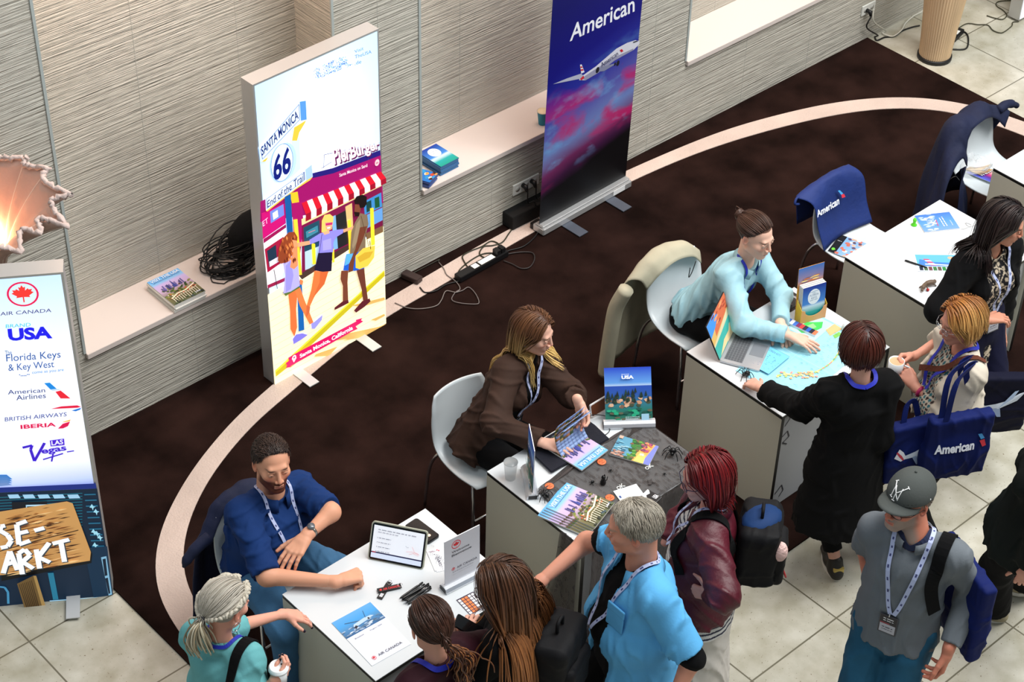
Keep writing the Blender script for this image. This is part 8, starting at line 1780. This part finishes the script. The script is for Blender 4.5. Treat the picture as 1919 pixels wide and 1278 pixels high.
if want('i'):   # black coat
    p = Person('woman seen from behind in a long black coat reaching over the map', PX(1614, 652, 1.50), 1.66, False, yaw=62, hyaw=55, hpitch=20, skin=(216, 164, 144), floor=.0, arm=1.16)
    p.fix(-1, PX(1502, 762, 1.02), PX(1424, 727, .825)).arm(1, p.sh[1]+p.fs*.20-p.up*.40-p.rs*.05, hint=-p.up-p.fs*.5)
    ft = {1: PX(1632, 1045, 0), -1: PX(1562, 1072, 0)}
    for sd in (1, -1): p.leg(sd, ft[sd])
    p.hand(-1, PX(1392, 708, .775)-p.wr[-1], (.2, .1, -1), curl=(.45, .5, .5, .5), thumb=.3, spread=.07).hand(1, p.fs*1-p.up*.2, -p.rs, curl=(.7,)*4)
    p.body(); K_ = p.k; p.top('coat', fabric('coat_black', (5, 5, 6), .95), off=.030, sleeve=1.80, wr=.008, seed=81, hem=-.08, extra=[cone(p.pel+p.up*.02, [p.pel[0]-.02, p.pel[1]-.03, .42], .15*K_, .20*K_, p.rt, 1.25, (0, 1))], neck_cut=.012)
    p.pants('trousers', fabric('trousers_black', (12, 12, 14), .9), off=.010, short=.16); p.shoes(mat('trainer_black_gold', (40, 36, 30), .5), dirs={1: p.fw-p.rt*.1, -1: p.fw+p.rt*.1})
    HB = [(44, 16, 10), (92, 36, 22)]; p.hair(HB, n=900, length=.17, seed=17, thick=.018, back=.2, grav=.26, part=0, width=.009, inward=.3, shell=[elli(p.H+p.HR@np.array([0, -.035, -.012])*p.hs, (.083, .080, .072), p.HR)])
    p.lanyard(LAN_B, drop=.3, w=.022, label='bright blue lanyard', badge=False)
    for sd in (1, -1):
        q = p.an[sd]; MB().rbox((-.03, -.012, 0), (.03, .012, .05), .01, M=Matrix.Translation((q-p.fw*.05-p.up*.055).tolist())@Matrix.Rotation(math.atan2(p.rt[1], p.rt[0]), 4, 'Z')).build('heel_patch', mat('heel_gold', (200, 176, 96), .4, metal=.3), p.root)
    q = PX(1708, 840, .86); tote('tote_bag', 'navy tote bag with an airplane print beside the woman in the black coat', q, -112, (.15, .05, .19), [[q+[-.07, .03, .17], q+[-.04, .05, .27], q+[.02, .05, .27], q+[.05, .03, .17]]], art=art_plane, seed=3)
if want('j'):   # cream cardigan
    p = Person('woman with golden blonde bob and glasses in a cream cardigan holding a coffee mug', PX(1800, 602, 1.52), 1.66, False, yaw=150, hyaw=158, hpitch=12, skin=(216, 152, 130), fat=.03, brow=(130, 100, 70))
    p.arm(-1, PX(1716, 726, 1.06), hint=-p.rs*.9-p.up*.7-p.fs*.3).arm(1, PX(1712, 668, 1.10), hint=p.rs*.6-p.up*.7); p.stand(); p.hand(-1, PX(1690, 690, 1.11)-p.wr[-1], p.rs*.8-p.up*.1, curl=((.6, .7, .5),)*4, thumb=.3, thumb_in=.4).hand(1, PX(1682, 672, 1.12)-p.wr[1], -p.rs*.9-p.up*.2, curl=((.6, .8, .6),)*4, thumb=.3, thumb_in=.4)
    p.body()
    def dots(V):
        L = (V-p.neck)@np.stack([p.rs, p.fs, p.spine], 1); g = np.sin(L[:, 0]*170)*np.sin(L[:, 2]*170+L[:, 1]*60); c = np.tile(np.array(lin((206, 196, 180))), (len(V), 1)); c[g > .35] = lin((40, 110, 120)); c[g < -.35] = lin((50, 34, 34)); return c
    p.top('patterned_blouse', mat('blouse_dots', (200, 200, 190), .8, vc='Col'), off=.014, sleeve=0, hem=-.14, wr=.003, h=.006, colfn=dots); inner = list(p.garm)
    CR_ = fabric('cardigan_cream', (206, 196, 180), .9, 70); p.top('cardigan', CR_, off=.026, sleeve={1: 1.35, -1: 1.30}, hem=-.03, flare=.01, wr=.008, seed=91, cut=opened(p, inner, .07, .11, .10), neck_cut=.02)
    p.pants('trousers', BLK, off=.012, flare=.01, h=.010); p.shoes(LTH)
    p.hair([(128, 74, 34), (176, 116, 56)], tip=[(190, 140, 76), (222, 176, 108)], n=900, length=.19, seed=18, thick=.020, back=.35, grav=.22, part=.02, width=.009, inward=.25, shell=[elli(p.H+p.HR@np.array([0, -.030, -.005])*p.hs, (.082, .080, .070), p.HR)])
    p.glasses(M_chrome, rim=.0014); p.lanyard(LAN_B, drop=.26, w=.02, label='bright blue lanyard', badge=False); watch(p, -1, mat('band_magenta', (170, 30, 90), .5), t=.07, r=.033, w=.016)
    BRS = mat('strap_brown_knit', (90, 44, 26), .9, bump=(60, .5)); p.ribbon('knit_strap', BRS, [p.to_world(-.14, -.02, -.02), p.to_world(-.10, .06, -.01), p.to_world(-.04, .13, -.08), p.to_world(.04, .15, -.14), p.to_world(.12, .12, -.22), p.to_world(.15, .05, -.30)], .03, .006)
    q = PX(1790, 832, .95); tote('tote_bag', 'navy airline tote bag hanging from the arm of the woman in the cream cardigan', q, -118, (.17, .05, .20), [[q+[-.10, .02, .20], q+[-.06, .03, .42], p.sh[-1]+p.rs*-.01+[0, 0, .065], q+[.05, .06, .42], q+[.10, .02, .20]], [q+[-.10, .05, .2], q+[-.05, .08, .42], p.sh[-1]+p.rs*.03+[0, 0, .072], q+[.06, .10, .42], q+[.10, .06, .2]]], art=art_american, seed=4)
    g = PX(1678, 690, 1.10); t = empty('coffee_mug', g-[0, 0, .05], 'white mug of milky coffee held by the woman in the cream cardigan', 'mug'); MW = mat('cup_white', (226, 228, 230), .4); MB().lathe([(0, -.05), (.036, -.05), (.041, .05), (.038, .05), (.034, -.045)], g, 28).build('mug_body', MW, t); MB().lathe([(.0375, .043), (.0375, .044)], g, 24, smooth=False).build('coffee', mat('coffee_milk', (206, 170, 132), .3), t); MB().tube(catmull([g+p.rt*.0+np.array([.02, -.036, .03]), g+np.array([.035, -.062, .02]), g+np.array([.035, -.062, -.015]), g+np.array([.02, -.036, -.028])], 5), .005, 8).build('mug_handle', MW, t)
if want('k'):   # patterned blouse, dark hair
    p = Person('woman with long black hair in a patterned blouse and black cardigan', PX(1882, 418, 1.56), 1.70, False, yaw=-98, hyaw=-62, hpitch=14, skin=(196, 136, 112), brow=(30, 20, 18), lip=(170, 70, 70))
    p.hang(-1).arm(1, PX(1846, 600, 1.10), hint=p.rs*.9-p.up*.8); p.stand(); p.hand(1, p.fs*.3-p.rs*.9, -p.up, curl=(.5,)*4).hand(-1, -p.up, p.rs, curl=(.5,)*4)
    p.body()
    def ikat(V):
        L = (V-p.neck)@np.stack([p.rs, p.fs, p.spine], 1); x, z = L[:, 0]*46, L[:, 2]*46; g = np.abs(np.sin(x+np.sin(z*.9)*.8))+np.abs(np.cos(z*.8+np.sin(x*1.3)))-1.0; h_ = np.sin(x*2.6)*np.sin(z*2.6); c = np.tile(np.array(lin((16, 14, 20))), (len(V), 1)); c[(np.abs(g) < .16) | ((g > .3) & (h_ > .4))] = lin((206, 190, 166)); return c
    p.top('patterned_blouse', mat('blouse_ikat', (200, 200, 190), .8, vc='Col'), off=.016, sleeve=0, hem=-.2, flare=.015, wr=.003, h=.0055, colfn=ikat); inner = list(p.garm)
    p.top('cardigan', fabric('cardigan_black', (6, 6, 8), .95), off=.028, sleeve={1: 1.5, -1: 1.9}, hem=-.16, flare=.01, wr=.006, seed=95, cut=opened(p, inner, .07, .13, .14), neck_cut=.02)
    p.pants('trousers', fabric('trousers_navy', (14, 16, 44), .85), off=.030, flare=.03, h=.010); p.shoes(LTH)
    p.hair([(18, 12, 14), (44, 28, 26)], n=760, length=.34, seed=19, thick=.020, back=.8, grav=.22, part=-.01, width=.010, spread=1., tuck=-.02)
    p.lanyard(LAN_W, drop=.34, label='pale lettered lanyard'); watch(p, 1, mat('band_red', (150, 20, 40), .5), t=.09, r=.034, w=.018)
    q = PX(1866, 752, .66); tote('tote_bag', 'dark navy tote bag with a light bird-like airplane print behind the cream cardigan woman', q, -130, (.17, .05, .19), None, art=art_plane, m=fabric('tote_dark', (8, 10, 34), .8), seed=6)
if want('l'):   # cap
    p = Person('bearded man in a grey baseball cap, grey sweatshirt and jeans', PX(1700, 938, 1.66), 1.82, True, neck=(5.415, 3.18, 1.495), yaw=-159, hyaw=178, hpitch=-2, skin=(196, 124, 100), fat=.008, beard=(150, 138, 128), beard_a=.85, brow=(110, 80, 66), hs=1.04)
    p.fix(1, PX(1622, 1024, 1.17), PX(1634, 1122, 1.0)).arm(-1, PX(1778, 1215, .98), hint=-p.rs*.2-p.fs*.9); p.stand(); p.hand(1, -p.up+p.fs*.2-p.rs*.2, -p.rs, curl=(.3,)*4).hand(-1, -p.up+p.fs*.1, p.rs, curl=(.5, .6, .6, .7), thumb=.2)
    p.body(); GR = fabric('sweat_grey', (104, 110, 116), .9, 140, .35, .06); p.top('sweatshirt', GR, off=.018, sleeve={1: .80, -1: 1.93}, hem=-.08, flare=.0, wr=.008, seed=99, neck_cut=.012); collar(p, GR, w=.032, off=.006, rise=.035, gap=.35)
    p.ribbon('undershirt_collar', fabric('plaid_navy', (38, 44, 70), .85), [p.to_world(.07, -.02, .05), p.to_world(.06, .05, .03), p.to_world(.0, .10, -.02), p.to_world(-.06, .05, .03), p.to_world(-.07, -.02, .05)], .03, .004)
    p.pants('jeans', fabric('denim_dark', (34, 84, 112), .85, 120, .4, .15), off=.016, wr=.006, seed=98); p.shoes(LTH)
    p.hair([(110, 96, 84), (150, 136, 122)], n=500, length=.022, style='short', thick=.004, front=.6, seed=20, width=.004, steps=4, collide=False)
    R, c, k = p.HR, p.H, p.hs; T = lambda x, y, z: c+R@(np.array([x, y, z])*k); CAPM = fabric('cap_grey', (74, 78, 76), .85, 90, .3, .06)
    F = Field(c-.2, c+.22, .0035); F.put(elli(T(0, -.014, .045), np.array([.087, .105, .094])*k, R), .005); P = F.full(); L = ((P-c)@R)/k; F.d = np.maximum(F.d, ((.040-.0*L[..., 1])-L[..., 2]+.10*np.clip(-L[..., 1], 0, .1)-.0).astype('f')*.9); F.d = np.maximum(F.d, -prim_eval(elli(T(0, -.014, .040), np.array([.083, .101, .090])*k, R), P).astype('f')); V, Q = F.mesh(); cap_ = link('baseball_cap', np_mesh('baseball_cap', V, Q), CAPM, p.root)
    vs = []; fs = []; nb = 20
    for i in range(nb+1):
        a_ = math.pi*(.5+(i/nb-.5)*.88); 
        for j in range(6):
            f = j/5; x = .080*math.cos(a_)*(1+.05*f); y = .082*max(.15, math.sin(a_))+f*.066*math.sin(a_)**.7; z = .047-.012*f-.22*x*x/.08*1.2; vs.append(T(x, y, z))
    for i in range(nb):
        for j in range(5): fs.append((i*6+j, i*6+j+1, (i+1)*6+j+1, (i+1)*6+j))
    o = MB().add(vs, fs, smooth=True).build('brim', CAPM, cap_); o.modifiers.new('s', 'SOLIDIFY').thickness = .004
    MB().ball(T(0, -.014, .141), .006).build('button', CAPM, cap_)
    lg = MB(); 
    def on_cap(x, z): 
        y = -.014+.105*math.sqrt(max(0, 1-(x/.087)**2-((z-.045)/.094)**2)); return T(x, y+.002, z)
    for st in ([(-.018, .060), (-.018, .104)], [(-.018, .104), (.014, .062)], [(.014, .060), (.014, .106)], [(-.024, .062), (-.012, .060)], [(-.030, .112), (-.002, .084)], [(.028, .114), (-.002, .084)], [(-.002, .086), (-.004, .052)], [(-.010, .052), (.003, .052)], [(-.034, .108), (-.024, .116)], [(.022, .117), (.033, .110)]):
        n_s = 6; lg.tube([on_cap(-(st[0][0]+(st[-1][0]-st[0][0])*q/n_s), st[0][1]+(st[-1][1]-st[0][1])*q/n_s) for q in range(n_s+1)], .0022, 6)
    lg.build('cap_emblem', mat('thread_white', (236, 236, 236), .7), cap_); o = MB().ball(T(-.083, -.02, .058), (.004, .006, .006), 8).build('side_emblem', mat('thread_white', (236, 236, 236), .7), cap_)
    p.glasses(M_black, rim=.0018, rx=.025, rz=.015); p.lanyard(LAN_W, drop=.38, w=.02, label='pale lettered lanyard'); watch(p, 1, mat('band_teal', (40, 150, 160), .5), t=.10, r=.036, w=.014)
    q = p.to_world(-.235, -.13, -.40); tote('tote_bag', 'navy tote bag on the far shoulder of the man in the cap', q, -22, (.20, .05, .23), None, m=TOTE_M, seed=8); strap_over(p, -1, BLK, w=.06, x=.14, front=-.34)
if want('m'):   # far right edge, standing
    h_ = PX(1990, 790, 1.55); p = Person('person in black with beige trainers, cut off by the right edge', h_, 1.68, False, yaw=120, hpitch=10, skin=(206, 150, 130), pel=PX(1930, 965, .90))
    p.hang(1).hang(-1); 
    for sd, q in ((1, (1918, 1112)), (-1, (1858, 1158))): p.leg(sd, PX(*q, 0))
    p.hand(-1, -p.up, p.rs, curl=(.5,)*4).hand(1, -p.up, -p.rs, curl=(.5,)*4); p.body(); p.top('jacket', fabric('jacket_dark_green', (10, 18, 16), .8), off=.04, sleeve=1.9, hem=-.16, flare=.03, wr=.008, seed=101); p.pants('trousers', BLK, off=.03, flare=.015); p.shoes(mat('trainer_beige', (150, 140, 112), .6)); p.hair([(40, 26, 20), (70, 46, 34)], n=400, length=.25, seed=22)
